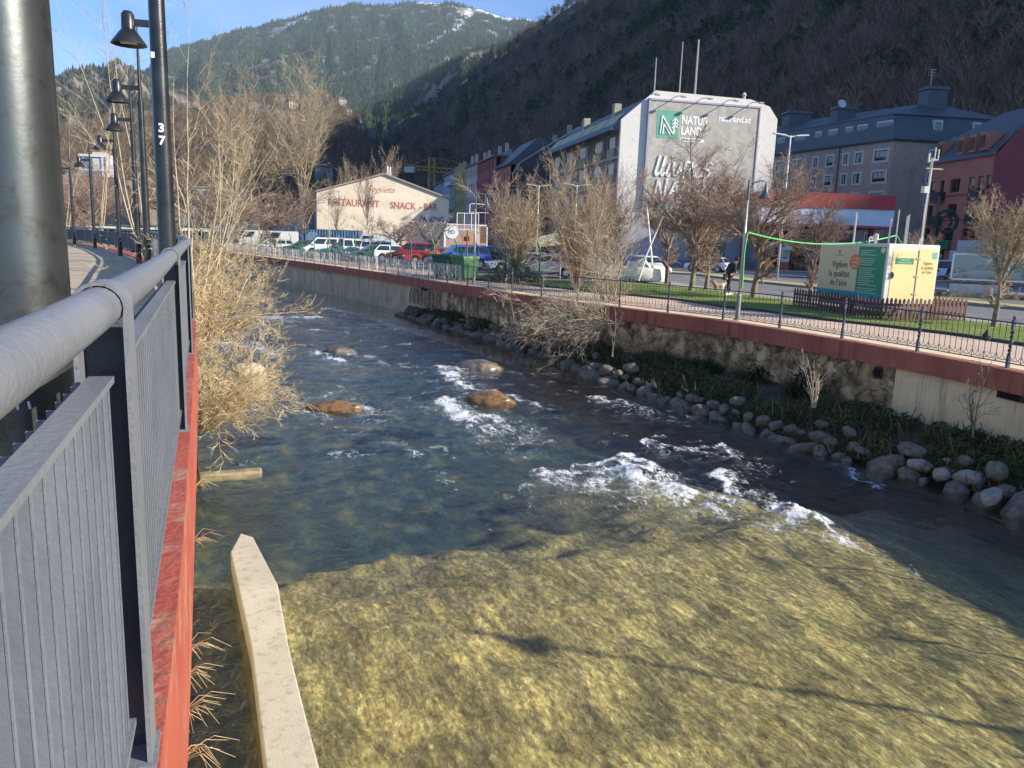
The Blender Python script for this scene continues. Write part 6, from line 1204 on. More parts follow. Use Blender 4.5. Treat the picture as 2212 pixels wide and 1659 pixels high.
# ================================================================ bare trees
def segs_to_mesh(A,B,ra,rb,n=3):
    A,B=np.array(A),np.array(B);ra,rb=np.array(ra),np.array(rb);d=B-A;L_=np.linalg.norm(d,axis=1)[:,None]+1e-9;d=d/L_
    ref=np.where(np.abs(d[:,2:3])>.9,np.array([[1.,0,0]]),np.array([[0,0,1.]]));u=np.cross(d,ref);u/=np.linalg.norm(u,axis=1)[:,None];v=np.cross(d,u);m=len(A)
    V=np.zeros((m,2*n,3));
    for k in range(n):
        a=2*math.pi*k/n;w_=u*math.cos(a)+v*math.sin(a);V[:,k]=A+w_*ra[:,None];V[:,n+k]=B+w_*rb[:,None]
    base=(np.arange(m)*2*n)[:,None];Fs=np.concatenate([base+np.array([[k,(k+1)%n,n+(k+1)%n,n+k]]) for k in range(n)],0);return V.reshape(-1,3),Fs
def grow(rng,starts,levels):
    """starts: list of (p,d,length,radius). levels: dicts(nseg,wob,up,kids,a0,a1,t0,lr,rr,droop)"""
    out=[];cur=[(np.array(p,float),np.array(d,float)/np.linalg.norm(d),l,r) for p,d,l,r in starts]
    for li,lv in enumerate(levels):
        nxt=[];A=[];B=[];ra=[];rb=[]
        for p,d,l,r in cur:
            ns=lv['nseg'];pts=[p];dirs=[d];st=l/ns
            for k in range(ns):
                d=d+rng.randn(3)*lv.get('wob',.1)+np.array([0,0,lv.get('up',0.)]);d/=np.linalg.norm(d);p=p+d*st;pts.append(p);dirs.append(d)
            tip=lv.get('tip',.35);rr_=[r*(1-(1-tip)*k/ns) for k in range(ns+1)]
            A+=pts[:-1];B+=pts[1:];ra+=rr_[:-1];rb+=rr_[1:]
            if li+1<len(levels):
                nk=lv['kids'];nk=int(nk*(.75+.5*rng.rand())+.5)
                for j in range(nk):
                    t=lv.get('t0',.3)+(1-lv.get('t0',.3))*((j+rng.rand())/nk);f=t*ns;k=min(int(f),ns-1);q=pts[k]+(pts[k+1]-pts[k])*(f-k);dd=dirs[k+1]
                    s=np.cross(dd,rng.randn(3));s/=np.linalg.norm(s)+1e-9;a=rng.uniform(lv['a0'],lv['a1']);nd=dd*math.cos(a)+s*math.sin(a)
                    nd[2]+=lv.get('lift',0);nd/=np.linalg.norm(nd)
                    nxt.append((q,nd,l*lv['lr']*(.7+.6*rng.rand())*(1-.45*t*lv.get('tap',1)),max(rr_[k]*lv['rr'],lv.get('rmin',.0025))))
        out.append((A,B,ra,rb));cur=nxt
    return out
def tree(name,label,cat,loc,lv,starts,seed,mt,mc,group=None,ntr=1,rz=0,n0=7,inst=None):
    t=thing(name,label,cat,loc,rz,group);rng=np.random.RandomState(seed);o=grow(rng,starts,lv)
    V,Fq=segs_to_mesh(*[sum([list(o[i][k]) for i in range(ntr)],[]) for k in range(4)],n=n0);mesh_np('trunk',V,Fq,mt,t,smooth=True)
    V,Fq=segs_to_mesh(*[sum([list(x[k]) for x in o[ntr:]],[]) for k in range(4)],n=3);mesh_np('crown',V,Fq,mc,t);return t
def bark(n,c,c2,sc_=4):return mat(n,c,.9,col2=c2,scale=sc_,bump=.4,bscale=25,spec=.15)
B_TR=bark('grey_brown_bark',(.30,.24,.17),(.17,.135,.10));B_RED=bark('red_brown_twigs',(.38,.27,.205),(.25,.175,.135));B_TAN=bark('tan_twigs',(.50,.38,.25),(.34,.25,.165));B_YEL=bark('straw_yellow_twigs',(.60,.49,.29),(.44,.35,.21));B_PALE=bark('pale_twigs',(.52,.44,.31),(.36,.29,.19));B_PUR=bark('purple_brown_twigs',(.30,.21,.17),(.2,.14,.115))
def lime(label,u,v,z,H,seed,trr=.16,spread=1.,mc=None,y=None,group='limes on the grass strip',twigs=9):
    p=G(u,v,z);st=[((0,0,0),(0.02,0,1),H*.34,trr)];rng=np.random.RandomState(seed)
    for k in range(9):
        a=k*2.4+rng.rand();zz=H*(.25+.10*rng.rand());sp=rng.uniform(.5,1.1)*spread;sp=sp*(1.7 if k%3==0 else 1);st.append(((0,0,zz),(math.cos(a)*sp,math.sin(a)*sp,.75+.6*rng.rand()),H*(.38 if k%3==0 else .48)*(.8+.4*rng.rand()),trr*.48))
    lv=[dict(nseg=7,wob=.05,up=.05,kids=14,a0=.5,a1=1.15,t0=.25,lr=.5,rr=.55,tip=.3,lift=.05),dict(nseg=5,wob=.14,up=.06,kids=10,a0=.4,a1=1.1,t0=.15,lr=.5,rr=.55,rmin=.006),dict(nseg=4,wob=.2,up=.05,kids=twigs,a0=.4,a1=1.,t0=.1,lr=.46,rr=.6,rmin=.005),dict(nseg=3,wob=.25,up=.03,kids=0,a0=0,a1=0,lr=0,rr=0,tip=.5)]
    return tree('lime_tree',label,'tree',(p[0],p[1],z),lv,st,seed,B_TR,mc or B_RED,group)
lime('largest leafless lime, thick trunk on the grass left of the black clad walker',1492,628,2.15,8.3,1,.15,1.5,twigs=11);lime('thick leafless lime on the grass directly right of the cream bell lamp',1627,643,2.15,7.9,2,.15,1.5,twigs=11)
lime('thin leafless lime beside the bent brown plinth',1437,609,2.1,6.8,3,.14,.8,twigs=6);lime('slimmer leafless lime between the walker and the largest lime',1525,627,2.1,6.6,4,.14,.8,twigs=6)
p=G(1795,640,2.1);lime('small leafless lime rising behind the left end of the trailer',1748,655,2.1,4.9,5,.09,.8,B_PUR,twigs=7)
lime('young leafless tree on the grass near the right edge',2147,706,2.15,4.6,6,.10,.5,B_TAN,twigs=5)
lime('small leafless tree behind the trailer mast',1975,640,2.1,3.6,16,.07,.4,B_TAN,twigs=4)
# multi-stemmed shrubs along the promenade
def shrub(name,label,p,H,seed,n,mc,sp=.5,kids=(9,7,5),r=.045,group=None,cat='shrub',lean=(0,0),up=.05):
    rng=np.random.RandomState(seed);st=[]
    for k in range(n):
        a=rng.rand()*6.283;s=sp*(.2+rng.rand());st.append(((rng.randn()*.03,rng.randn()*.03,0),(math.cos(a)*s+lean[0],math.sin(a)*s+lean[1],1.),H*(.65+.5*rng.rand()),r*(.6+.6*rng.rand())))
    lv=[dict(nseg=7,wob=.08,up=up,kids=kids[0],a0=.3,a1=.8,t0=.15,lr=.5,rr=.55,tip=.2),dict(nseg=4,wob=.12,up=up,kids=kids[1],a0=.3,a1=.9,t0=.1,lr=.5,rr=.6,rmin=.006),dict(nseg=3,wob=.15,up=up,kids=kids[2],a0=.3,a1=.9,t0=.1,lr=.5,rr=.6,rmin=.005),dict(nseg=2,wob=.2,up=.02,kids=0,a0=0,a1=0,lr=0,rr=0)]
    return tree(name,label,cat,tuple(p),lv,st,seed,mc,mc,group)
p=G(1100,612,2.1);shrub('tall_shrub','broad tan leafless bush left of the tilted shelter roof',(p[0]+.3,p[1]+3,2.1),4.7,21,18,B_TAN,.5,(10,8,5),.05,'tall bushes behind the railing')
p=G(1210,640,2.1);shrub('tall_shrub','tall tan leafless bush before the balcony building, right of the shelter',(p[0]+.9,p[1]+3,2.1),4.7,22,20,B_TAN,.55,(10,8,5),.05,'tall bushes behind the railing')
p=G(1330,650,2.1);shrub('tall_shrub','pale leafless sapling clump growing through the railing right of the bushes',(p[0]-.25,p[1]+.3,.9),4.5,23,8,B_PALE,.42,(10,7,4),.04,'tall bushes behind the railing')
p=G(1270,600,2.1);shrub('tall_shrub','red brown leafless bush behind the right of the shelter',(p[0]+1.6,p[1]+6,2.1),6.2,24,22,B_PUR,.5,(10,8,5),.05,'tall bushes behind the railing')
# shrubs hanging from the wall over the river
def overhang(label,u,v,z,seed,n,L_,dx,mc=B_PALE):
    rng=np.random.RandomState(seed);p=G(u,v,z);st=[]
    for k in range(n):a=rng.uniform(-.5,.5);st.append(((0,0,0),(dx*math.cos(a),.35+math.sin(a)*1.3,rng.uniform(-.1,.35)),L_*(.6+.6*rng.rand()),.022))
    lv=[dict(nseg=7,wob=.12,up=-.01,kids=10,a0=.3,a1=.9,t0=.1,lr=.45,rr=.5,tip=.2),dict(nseg=4,wob=.15,up=.03,kids=7,a0=.3,a1=.9,t0=.1,lr=.5,rr=.6,rmin=.006),dict(nseg=3,wob=.2,up=.03,kids=3,a0=.3,a1=.9,t0=.1,lr=.5,rr=.6,rmin=.005),dict(nseg=2,wob=.2,kids=0,a0=0,a1=0,lr=0,rr=0)]
    return tree('overhanging_shrub',label,'shrub',(p[0],p[1],z),lv,st,seed,B_TR,mc,'leafless shrubs leaning out of the rubble wall')
overhang('leafless shrub fanning left over the river from the red coping, larger of the two',1335,700,1.7,31,10,3.6,-1.);overhang('leafless shrub fanning left lower on the rubble wall over the boulders',1290,735,.9,32,7,3.0,-1.,B_TAN)
def sapl(name,label,u,v,z,H,seed,n,mc,sp=.4,kids=(5,3,2),cat='shrub'):
    p=G(u,v,z);return shrub(name,label,(p[0],p[1],z),H,seed,n,mc,sp,kids,.022,None,cat)
sapl('wall_tree','leafless dark sapling against the pale concrete wall near the right edge',2103,945,.75,1.35,41,3,B_TR,.35,(7,4,2));sapl('stem_clump','clump of thin pale upright stems in front of the rubble wall end',1757,880,.75,1.1,42,9,B_PALE,.2,(2,2,1))
sapl('wall_tree','dark leafless trunk rising in front of the wall below the pale sapling clump',1322,770,.7,2.2,43,2,B_TR,.15,(6,4,3))
sapl('ivy_shrub','small leafless shrub on the wall above the bank, left stretch',1110,690,.8,1.6,44,7,B_TAN,.5,(5,4,3))
# evergreen shrubs behind the railing and ivy on the wall
def leafy(name,label,p,sz,n,cols,seed,cat='shrub',sl=.09):
    rs=np.random.RandomState(seed);q=rs.randn(n,3);q/=np.linalg.norm(q,axis=1)[:,None];q*=(rs.rand(n)**.4)[:,None];q=q*np.array(sz)*(.75+.5*rs.rand(n))[:,None];q[:,2]=np.abs(q[:,2]);t=thing(name,label,cat,tuple(p))
    o=leaves('foliage','x x',q,sl,cols,seed)
    for k_ in ('label','category','kind'):
        if k_ in o:del o[k_]
    o.parent=t;mb=MB()
    for k in range(5):mb.tube([(rs.randn()*.05,rs.randn()*.05,-.1),(rs.randn()*sz[0]*.3,rs.randn()*sz[1]*.3,sz[2]*.7)],.02,4)
    mb.build('stem',B_TR,t);return t
p=G(1075,612,2.1);leafy('evergreen_shrub','dark green leafy shrub behind the railing under the shelter',(p[0]+.4,p[1]+2,2.1),(1.1,.7,1.3),1500,[(.04,.07,.02),(.07,.10,.03)],51)
p=G(1160,620,2.1);leafy('evergreen_shrub','low dark leafy shrub in front of the grey car',(p[0]-.6,p[1]+3,2.1),(.9,.6,.9),1200,[(.05,.07,.02),(.08,.08,.03)],52)
for k,(u,v,z,s,l) in enumerate([(1095,655,.9,(1.0,.4,1.0),'dark ivy mass on the wall under the red coping, upstream end of the rubble'),(1045,680,.6,(1.3,.5,.8),'dark ivy patch above the boulders farther upstream'),(1352,745,.7,(.45,.3,.75),'dark ivy mass at the foot of the dark leaning trunk'),(1640,820,.55,(.75,.5,.5),'dark green bush at the wall foot left of the stem clump'),(1720,850,.6,(.5,.35,.7),'dark ivy bush directly left of the pale stem clump'),(1500,800,.5,(.8,.5,.45),'low green bush on the bank middle stretch')]):
    p=G(u,v,z);leafy('ivy_bush',l,(p[0]+.2,p[1],z-.1),s,2200,[(.025,.05,.015),(.04,.07,.02),(.06,.08,.03)],60+k,sl=.07)
# big pale trees and brown crowned trees behind the car park and in the left park
def broom(label,u,v,z,y,H,seed,fork=.36,sp=.42,mc=B_PALE,n=16,group='tall pale trees',kids=(10,7,4),name='poplar_tree',tr=.24):
    q=AT(u,v,y);z0=z;st=[((0,0,0),(0,0,1),H*fork,tr)];rng=np.random.RandomState(seed)
    for k in range(n):
        a=k*2.4+rng.rand()*.6;s=sp*(.15+1.0*rng.rand());st.append(((0,0,H*fork*(.72+.28*rng.rand())),(math.cos(a)*s,math.sin(a)*s,1.),H*(1-fork)*(.75+.35*rng.rand())*(1-.25*s),tr*.33))
    for k in range(7):
        a=rng.rand()*6.283;st.append(((0,0,H*fork*(.35+.5*rng.rand())),(math.cos(a),math.sin(a),.5),H*.22,tr*.16))
    lv=[dict(nseg=8,wob=.05,up=.035,kids=kids[0],a0=.3,a1=.75,t0=.15,lr=.36,rr=.45,tip=.15,lift=.15),dict(nseg=4,wob=.1,up=.07,kids=kids[1],a0=.3,a1=.8,t0=.15,lr=.45,rr=.6,rmin=.011),dict(nseg=3,wob=.14,up=.06,kids=kids[2],a0=.3,a1=.8,t0=.1,lr=.5,rr=.65,rmin=.009),dict(nseg=2,wob=.15,up=.03,kids=0,a0=0,a1=0,lr=0,rr=0)]
    return tree(name,label,'tree',(q[0],y,z0),lv,st,seed,B_TR,mc,group)
broom('tallest pale leafless tree left of the cream gable with upswept branches',655,520,2.1,92,21.5,71,.34,.50,n=20);broom('tall pale leafless tree with bushy crown behind the near willow twigs',512,520,2.1,84,18.5,72,.40,.40,B_TAN)
broom('smaller brown fan shaped leafless tree just left of the gable apex',745,500,2.1,118,13,73,.3,.4,B_TAN,12);broom('brown feathery leafless tree behind the gable apex',828,500,2.1,130,16,74,.35,.4,B_TAN,12)
broom('rounded broom shaped leafless tree among the far park trees',215,500,2.4,150,14,75,.3,.5,B_TAN,14,'leafless trees of the left park')
broom('slender leafless tree in front of the painted gable, right of the third bell lamp',794,560,2.1,88,9.5,76,.42,.32,B_PUR,10,None,(8,6,3),tr=.11);broom('slim leafless tree before the gable behind the third bell lamp',727,560,2.1,92,8.5,77,.42,.32,B_PUR,9,None,(7,5,3),tr=.09)
def weep(label,u,y,H,seed,group,n=11,mc=B_PUR,z=2.1,sp=1.,kids=(11,8,5)):
    q=AT(u,540,y);rng=np.random.RandomState(seed);st=[((0,0,0),(rng.randn()*.06,0,1),H*.38,.15)]
    for k in range(n):a=k*2.4+rng.rand();st.append(((0,0,H*.36),(math.cos(a)*sp,math.sin(a)*sp,.55+.5*rng.rand()),H*.62*(.8+.4*rng.rand()),.075))
    lv=[dict(nseg=6,wob=.12,up=.0,kids=kids[0],a0=.4,a1=1.1,t0=.2,lr=.5,rr=.5,tip=.2),dict(nseg=4,wob=.16,up=-.02,kids=kids[1],a0=.4,a1=1.1,t0=.1,lr=.5,rr=.6,rmin=.012),dict(nseg=3,wob=.2,up=-.03,kids=kids[2],a0=.4,a1=1.,t0=.1,lr=.5,rr=.7,rmin=.010),dict(nseg=2,wob=.2,up=-.02,kids=0,a0=0,a1=0,lr=0,rr=0)]
    return tree('park_tree',label,'tree',(q[0],y,z),lv,st,seed,B_TR,mc,group)
weep('spreading purple brown tree right of the pale car row, beside the white van',600,84,7.5,81,'spreading leafless trees of the car park');weep('purple brown tree between white vans and the dark fence',560,92,7.5,82,'spreading leafless trees of the car park')
weep('small spreading tree by the red car',857,72,4.6,83,'spreading leafless trees of the car park',9)
a_=weep('purple brown tree hiding the low houses, left of the first pale tree',470,100,8.5,84,'spreading leafless trees of the car park')
for k,(x,y_,s) in enumerate([(-52,95,1.),(-46,82,.9),(-62,100,1.1),(-70,92,1.),(-40,74,.8),(-58,84,.9),(-78,108,1.1),(-44,100,1.05),(-36,88,.9),(-66,118,1.2),(-90,120,1.2),(-84,100,1.),(-50,112,1.2)]):
    o=dup(a_,(x,y_,2.6),k*1.3,'leafless purple brown tree of the park beyond the curved left path','leafless trees of the far left park',s)
# pruned dark tree with crooked arms
q=AT(938,560,58);st=[((0,0,0),(.02,0,1),1.7,.26),((0,0,1.6),(-.8,-.2,1.),2.6,.14),((0,0,1.6),(.9,.1,1.),2.4,.14),((0,0,1.7),(-1.,0,.35),2.2,.08),((0,0,1.6),(.4,-.3,1.4),1.8,.1)]
lv=[dict(nseg=7,wob=.2,up=.0,kids=6,a0=.5,a1=1.1,t0=.35,lr=.5,rr=.5,tip=.35),dict(nseg=5,wob=.22,up=-.02,kids=6,a0=.4,a1=1.2,t0=.3,lr=.55,rr=.5,rmin=.012),dict(nseg=3,wob=.3,up=-.05,kids=4,a0=.4,a1=1.,t0=.2,lr=.5,rr=.6,rmin=.01),dict(nseg=2,wob=.2,kids=0,a0=0,a1=0,lr=0,rr=0)]
tree('pollard_tree','dark crooked pollarded tree between the red and blue cars','tree',(q[0],58,2.1),lv,st,91,B_TR,B_PALE)
# ---- willows on the left shore
def willow(label,p,H,seed,n,sp,lean,group='yellow twigged willows on the left shore',mc=B_YEL,kids=(10,7,4),up=.0,name='willow_shrub'):
    rng=np.random.RandomState(seed);st=[]
    for k in range(n):
        a=rng.uniform(-2.6,1.6);s=sp*(.25+rng.rand());st.append(((rng.randn()*.1,rng.randn()*.12,0),(math.cos(a)*s+lean[0],math.sin(a)*s*.7+lean[1],.55+.75*rng.rand()),H*(.55+.6*rng.rand()),.022*(.6+.8*rng.rand())))
    lv=[dict(nseg=9,wob=.10,up=up,kids=kids[0],a0=.35,a1=1.0,t0=.12,lr=.42,rr=.5,tip=.2),dict(nseg=5,wob=.13,up=.02,kids=kids[1],a0=.35,a1=1.,t0=.1,lr=.5,rr=.6,rmin=.0045),dict(nseg=4,wob=.16,up=.04,kids=kids[2],a0=.35,a1=.9,t0=.1,lr=.5,rr=.7,rmin=.0035),dict(nseg=3,wob=.18,up=.03,kids=0,a0=0,a1=0,lr=0,rr=0)]
    return tree(name,label,'shrub',tuple(p),lv,st,seed,mc,mc,group)
willow('low willow whose twigs sweep down to the water beside the pale boulder',(-6.7,15.2,.9),1.8,101,14,.9,(.5,-.1),up=-.03);willow('arching willow next upstream, leaning far over the river',(-8.5,19.5,1.2),2.9,102,12,.8,(.45,-.1),up=-.02)
willow('willow clump along the shore below the tall pale trees',(-11.5,26,1.2),3.8,103,9,.7,(.5,0),up=0.);willow('dense straw coloured willow just behind the black posts',(-6.6,16.6,1.9),2.4,104,13,.8,(.3,0),up=.01)
willow('farthest willow clump on the left shore',(-15.,34,1.2),4.2,105,10,.7,(.5,0),up=0.);willow('upright willow with few yellow leaves behind the numbered post',(-9.2,22,1.9),5.2,106,8,.4,(.15,0),up=.04,kids=(8,5,3))
willow('low dense twig tangle at the water line nearest the camera',(-5.6,13.6,.7),1.9,107,18,.9,(.55,-.2),up=-.04)
def pole_tree(label,u,v,y,z,H,seed,n=4,lean=0.):
    q=AT(u,v,y);rng=np.random.RandomState(seed);st=[]
    for k in range(n):st.append(((rng.randn()*.02,0,0),(lean+rng.randn()*.12,rng.randn()*.1,1),H*(.75+.3*rng.rand()),.032))
    lv=[dict(nseg=9,wob=.045,up=.04,kids=8,a0=.5,a1=1.,t0=.25,lr=.32,rr=.35,tip=.12),dict(nseg=6,wob=.1,up=.07,kids=6,a0=.4,a1=.9,t0=.2,lr=.45,rr=.55,rmin=.006),dict(nseg=4,wob=.13,up=.05,kids=2,a0=.3,a1=.8,t0=.1,lr=.5,rr=.6,rmin=.005),dict(nseg=3,wob=.15,up=.03,kids=0,a0=0,a1=0,lr=0,rr=0)]
    return tree('slender_tree',label,'tree',(q[0],y,z),lv,st,seed,B_PALE,B_PALE,'slender pale trees behind the lamp posts')
pole_tree('slender pale tree rising against the sky between bell lamp and numbered post',322,560,30,2.2,12.5,111,3,-.12);pole_tree('slender pale tree with arching twigs just right of the numbered post',398,560,19,2.0,7.6,112,2,.02);pole_tree('thin pale tree left of the topmost bell lamp',215,540,45,2.6,12,113,3,0.);pole_tree('leaning pale tree at the far left, crown reaching the galvanised post',140,540,58,2.6,13,114,3,.05);pole_tree('forked pale tree behind the low willows',470,570,26,1.8,6.4,115,3,.12)
# small yellow leaf rosettes left on the willows
rs=np.random.RandomState(5);P=[]
for k in range(160):
    y_=rs.uniform(14,27);x=np.interp(y_,RC[:,1],RC[:,0])+rs.uniform(-2.5,3.5);P.append((x,y_,rs.uniform(1.6,5.2)))
P=P[:90]
leaves('yellow_leaves','last yellow leaves clinging among the willow twigs on the left shore',np.array(P),.05,[(.6,.5,.06),(.45,.42,.05)],6,cat='leaves')
# ================================================================ vehicles
M_TYRE=flat((.018,.018,.018),.8);M_RIM=flat((.42,.42,.43),.35,.6);M_LAMPW=flat((.75,.75,.72),.15);M_LAMPR=flat((.38,.01,.015),.25)
def paint(n,c,m=0.):
    mt,nt,out=nodes('car_paint_'+n);b=N(nt,'ShaderNodeBsdfPrincipled');b.inputs['Base Color'].default_value=c4(c);b.inputs['Roughness'].default_value=.35;b.inputs['Metallic'].default_value=m;b.inputs['Coat Weight'].default_value=.8;b.inputs['Coat Roughness'].default_value=.06;nt.links.new(b.outputs[0],out.inputs[0]);return mt
ST={'hatch':dict(L=4.0,W=1.72,H=1.46,hood=.82,belt=.92,nose=.55,rx0=-1.95,fx0=1.0,rx1=-1.45,fx1=.35,wb=2.5),'suv':dict(L=4.5,W=1.85,H=1.75,hood=1.02,belt=1.12,nose=.7,rx0=-2.2,fx0=1.15,rx1=-1.95,fx1=.5,wb=2.7),
'van':dict(L=4.5,W=1.82,H=1.85,hood=1.05,belt=1.1,nose=.7,rx0=-2.22,fx0=1.55,rx1=-2.1,fx1=.85,wb=2.75),'bigvan':dict(L=5.2,W=2.0,H=2.35,hood=1.25,belt=1.35,nose=.8,rx0=-2.58,fx0=2.1,rx1=-2.5,fx1=1.4,wb=3.2),'wagon':dict(L=4.6,W=1.75,H=1.45,hood=.85,belt=.93,nose=.6,rx0=-2.2,fx0=.95,rx1=-1.85,fx1=.3,wb=2.65),
'old':dict(L=4.0,W=1.66,H=1.40,hood=.84,belt=.90,nose=.62,rx0=-1.9,fx0=.85,rx1=-1.5,fx1=.35,wb=2.45),'pickup':dict(L=5.2,W=1.9,H=1.8,hood=1.05,belt=1.1,nose=.75,rx0=-.9,fx0=1.35,rx1=-.6,fx1=.7,wb=3.1)}
def car(label,x,y,rz,col,style='hatch',z=2.1,group='cars in the riverside car park',m=0.):
    s=ST[style];L_,W,Hh=s['L'],s['W'],s['H'];h=L_/2;t=thing('parked_car',label,'car',(x,y,z),rz,group)
    pt=paint(label[:6]+str(len(bpy.data.materials)),col,m);wb=s['wb']/2;wr=.31 if Hh<1.6 else .35
    def arch(cx):return [(cx+(wr+.06)*math.cos(a),max(.2,.02+wr+(wr+.06)*math.sin(a)-.0)) for a in np.linspace(math.pi*1.0,0,7)]
    low=[(-h+.04,.3),(-h+.15,.22)]+[(px,max(pz,.22)) for px,pz in arch(-wb)]+[(px,max(pz,.22)) for px,pz in arch(wb)]+[(h-.12,.22),(h,.34)]
    up=[(h-.02,s['nose']),(h-.14,s['nose']+.12),(s['fx0'],s['hood']+.04),(s['fx0']-.15,s['belt']),(-h+.12,s['belt']),(-h,s['belt']-.12)]
    mb=MB();mb.ext((low+up)[::-1],-W/2,W/2);b=recalc(mb.build('body',pt,t,bevel=.07,seg=3));b.data.polygons.foreach_set('use_smooth',[True]*len(b.data.polygons))
    # greenhouse
    w0,w1=W/2-.06,W/2-.26;zb,zt=s['belt']-.02,Hh
    A=[(s['rx0'],-w0,zb),(s['fx0'],-w0,zb),(s['fx0'],w0,zb),(s['rx0'],w0,zb)];B=[(s['rx1'],-w1,zt-.04),(s['fx1'],-w1,zt-.06),(s['fx1'],w1,zt-.06),(s['rx1'],w1,zt-.04)]
    C=[(s['rx1']+.12,-w1+.1,zt),(s['fx1']-.15,-w1+.1,zt),(s['fx1']-.15,w1-.1,zt),(s['rx1']+.12,w1-.1,zt)]
    mb=MB();mb.loft([A,B,C]);c=recalc(mb.build('cabin',pt,t,smooth='auto'))
    V=[Vector(v) for v in A+B]
    def pane(nm,a,b,c_,d,i=.09,off=.012):
        P=[V[k] for k in (a,b,c_,d)];ce=sum(P,Vector())/4;n=(P[1]-P[0]).cross(P[3]-P[0]).normalized()
        if n.dot(ce-Vector((0,0,.6)))<0:n=-n
        Q=[]
        for k,p in enumerate(P):
            nx,pv=P[(k+1)%4],P[k-1];Q.append(p+(nx-p).normalized()*i+(pv-p).normalized()*i*.9+n*off)
        mb=MB();mb.add([tuple(q) for q in Q],[(0,1,2,3)]);mb.build(nm,GLASS,t)
    pane('windscreen',1,2,6,5);pane('rear_window',3,0,4,7)
    for a,b,cc,d in ((0,1,5,4),(2,3,7,6)):
        P=[V[k] for k in (a,b,cc,d)]
        if style=='bigvan':
            sp=[(.68,.97)]
        else:sp=[(.03,.26),(.30,.60),(.64,.95)] if style in('wagon','suv','van') else [(.05,.47),(.52,.95)]
        if b==3:sp=[(1-q,1-p_) for p_,q in sp]
        for p0,p1 in sp:
            lo=lambda t_:P[0].lerp(P[1],t_);hi=lambda t_:P[3].lerp(P[2],t_)
            q=[lo(p0).lerp(hi(p0),.12),lo(p1).lerp(hi(p1),.12),lo(p1).lerp(hi(p1),.86),lo(p0).lerp(hi(p0),.86)];n=(P[1]-P[0]).cross(P[3]-P[0]).normalized();
            if n.dot(P[0]-Vector((0,0,.5)))<0:n=-n
            mb=MB();mb.add([tuple(v+n*.012) for v in q],[(0,1,2,3)]);mb.build('side_window',GLASS,t)
    for sx_ in (-1,1):
        for sy_ in (-1,1):
            yy=sy_*(W/2-.1);mb=MB();mb.tube([(sx_*wb,yy-.1,wr),(sx_*wb,yy+.1,wr)],wr,18);w_=mb.build('wheel',M_TYRE,t);mb=MB();mb.tube([(sx_*wb,yy+sy_*.085,wr),(sx_*wb,yy+sy_*.108,wr)],wr*.62,12);mb.build('rim',M_RIM,w_)
    for sy_ in (-1,1):
        mb=MB();mb.b2(h-.2,h+.005,sy_*(W/2-.12)-.16*(sy_>0)-.0,sy_*(W/2-.12)+.16*(sy_<0),s['nose']-.06,s['nose']+.1);mb.build('headlight',M_LAMPW,t,bevel=.02)
        mb=MB();mb.b2(-h-.01,-h+.14,sy_*(W/2-.02)-.16*(sy_>0),sy_*(W/2-.02)+.16*(sy_<0),s['belt']-.36,s['belt']-.1);mb.build('tail_light',M_LAMPR,t,bevel=.02)
        mb=MB();mb.b2(s['fx0']-.45,s['fx0']-.25,sy_*(W/2+.08)-.1,sy_*(W/2+.08)+.1,s['belt'],s['belt']+.15);mb.build('door_mirror',pt,t,bevel=.03)
    mb=MB();mb.b2(h-.02,h+.02,-W/2+.15,W/2-.15,.28,.44);mb.b2(-h-.02,-h+.02,-W/2+.15,W/2-.15,.28,.44);mb.b2(-h-.03,-h-.0,-.26,.26,.5,.62);mb.build('bumper_trim',flat((.06,.06,.065),.5),t)
    if style=='pickup':mb=MB();mb.b2(-h+.1,-1.,-W/2+.08,W/2-.08,1.08,1.2);mb.build('load_rim',flat((.05,.05,.05)),t)
    return t
WHT=(.72,.72,.70);SIL=(.45,.46,.47)
for lb,u,y,a,c,st in [('red compact hatchback, the only red car front and centre in the row',895,66,168,(.50,.012,.02),'suv'),('bright blue compact off roader behind the green containers',992,58.5,200,(.02,.10,.42),'suv'),('white hatchback with round red tail light left of the red car',852,69.5,20,WHT,'hatch'),('white car with sun glare on its windscreen',828,72,15,WHT,'suv'),
 ('dark green saloon parked nose in, left of the white glare car',805,69,205,(.03,.08,.07),'wagon'),('pale van with tall red tail lights',785,74,30,(.55,.56,.52),'van'),('silver people carrier left of the pale van',765,78,200,(.6,.62,.6),'van'),('teal green saloon near the third bell lamp',735,77,210,(.04,.13,.14),'wagon'),('white minivan with grey windscreen at the left of the front row',700,80,205,WHT,'van'),('dark green low car under the spreading tree',655,86,205,(.04,.07,.04),'wagon'),
 ('pale grey saloon half hidden by willow twigs',590,86,205,(.5,.52,.5),'wagon'),('white delivery van in the back row by the blue container',815,86,180,WHT,'bigvan'),('white van in the back row behind the spreading trees',615,100,185,WHT,'bigvan'),('white van behind the tree at the left of the back row',560,100,185,WHT,'bigvan'),
 ('white low car in the back row behind the red car',850,84,190,WHT,'wagon'),('dark maroon car in the far back row',680,100,190,(.10,.02,.03),'wagon'),('dark red low car behind the blue off roader',925,66,200,(.3,.02,.03),'wagon'),
 ('black estate car behind the fence right of the blue car',1072,60,140,(.02,.02,.025),'suv'),('silver blue estate car under the shelter roof',1120,55,190,(.30,.36,.44),'wagon'),('light grey saloon with long bonnet behind the tall bushes',1175,50,185,(.42,.44,.44),'wagon'),('grey car farther right behind the bushes',1235,57,185,(.3,.31,.33),'wagon')]:
    q=AT(u,560,y);car(lb,q[0],y,R(a),c,st)
q=G(1432,598,2.05);car('white hatchback driving toward the camera behind the dinghy',q[0]-.6,q[1]+3,R(-68),WHT,'hatch',2.05,'cars on the road')
q=G(1590,600,2.05);car('white old hatchback driving away beyond the median',q[0]+.6,q[1]+12,R(-212),(.68,.68,.68),'old',2.05,'cars on the road')
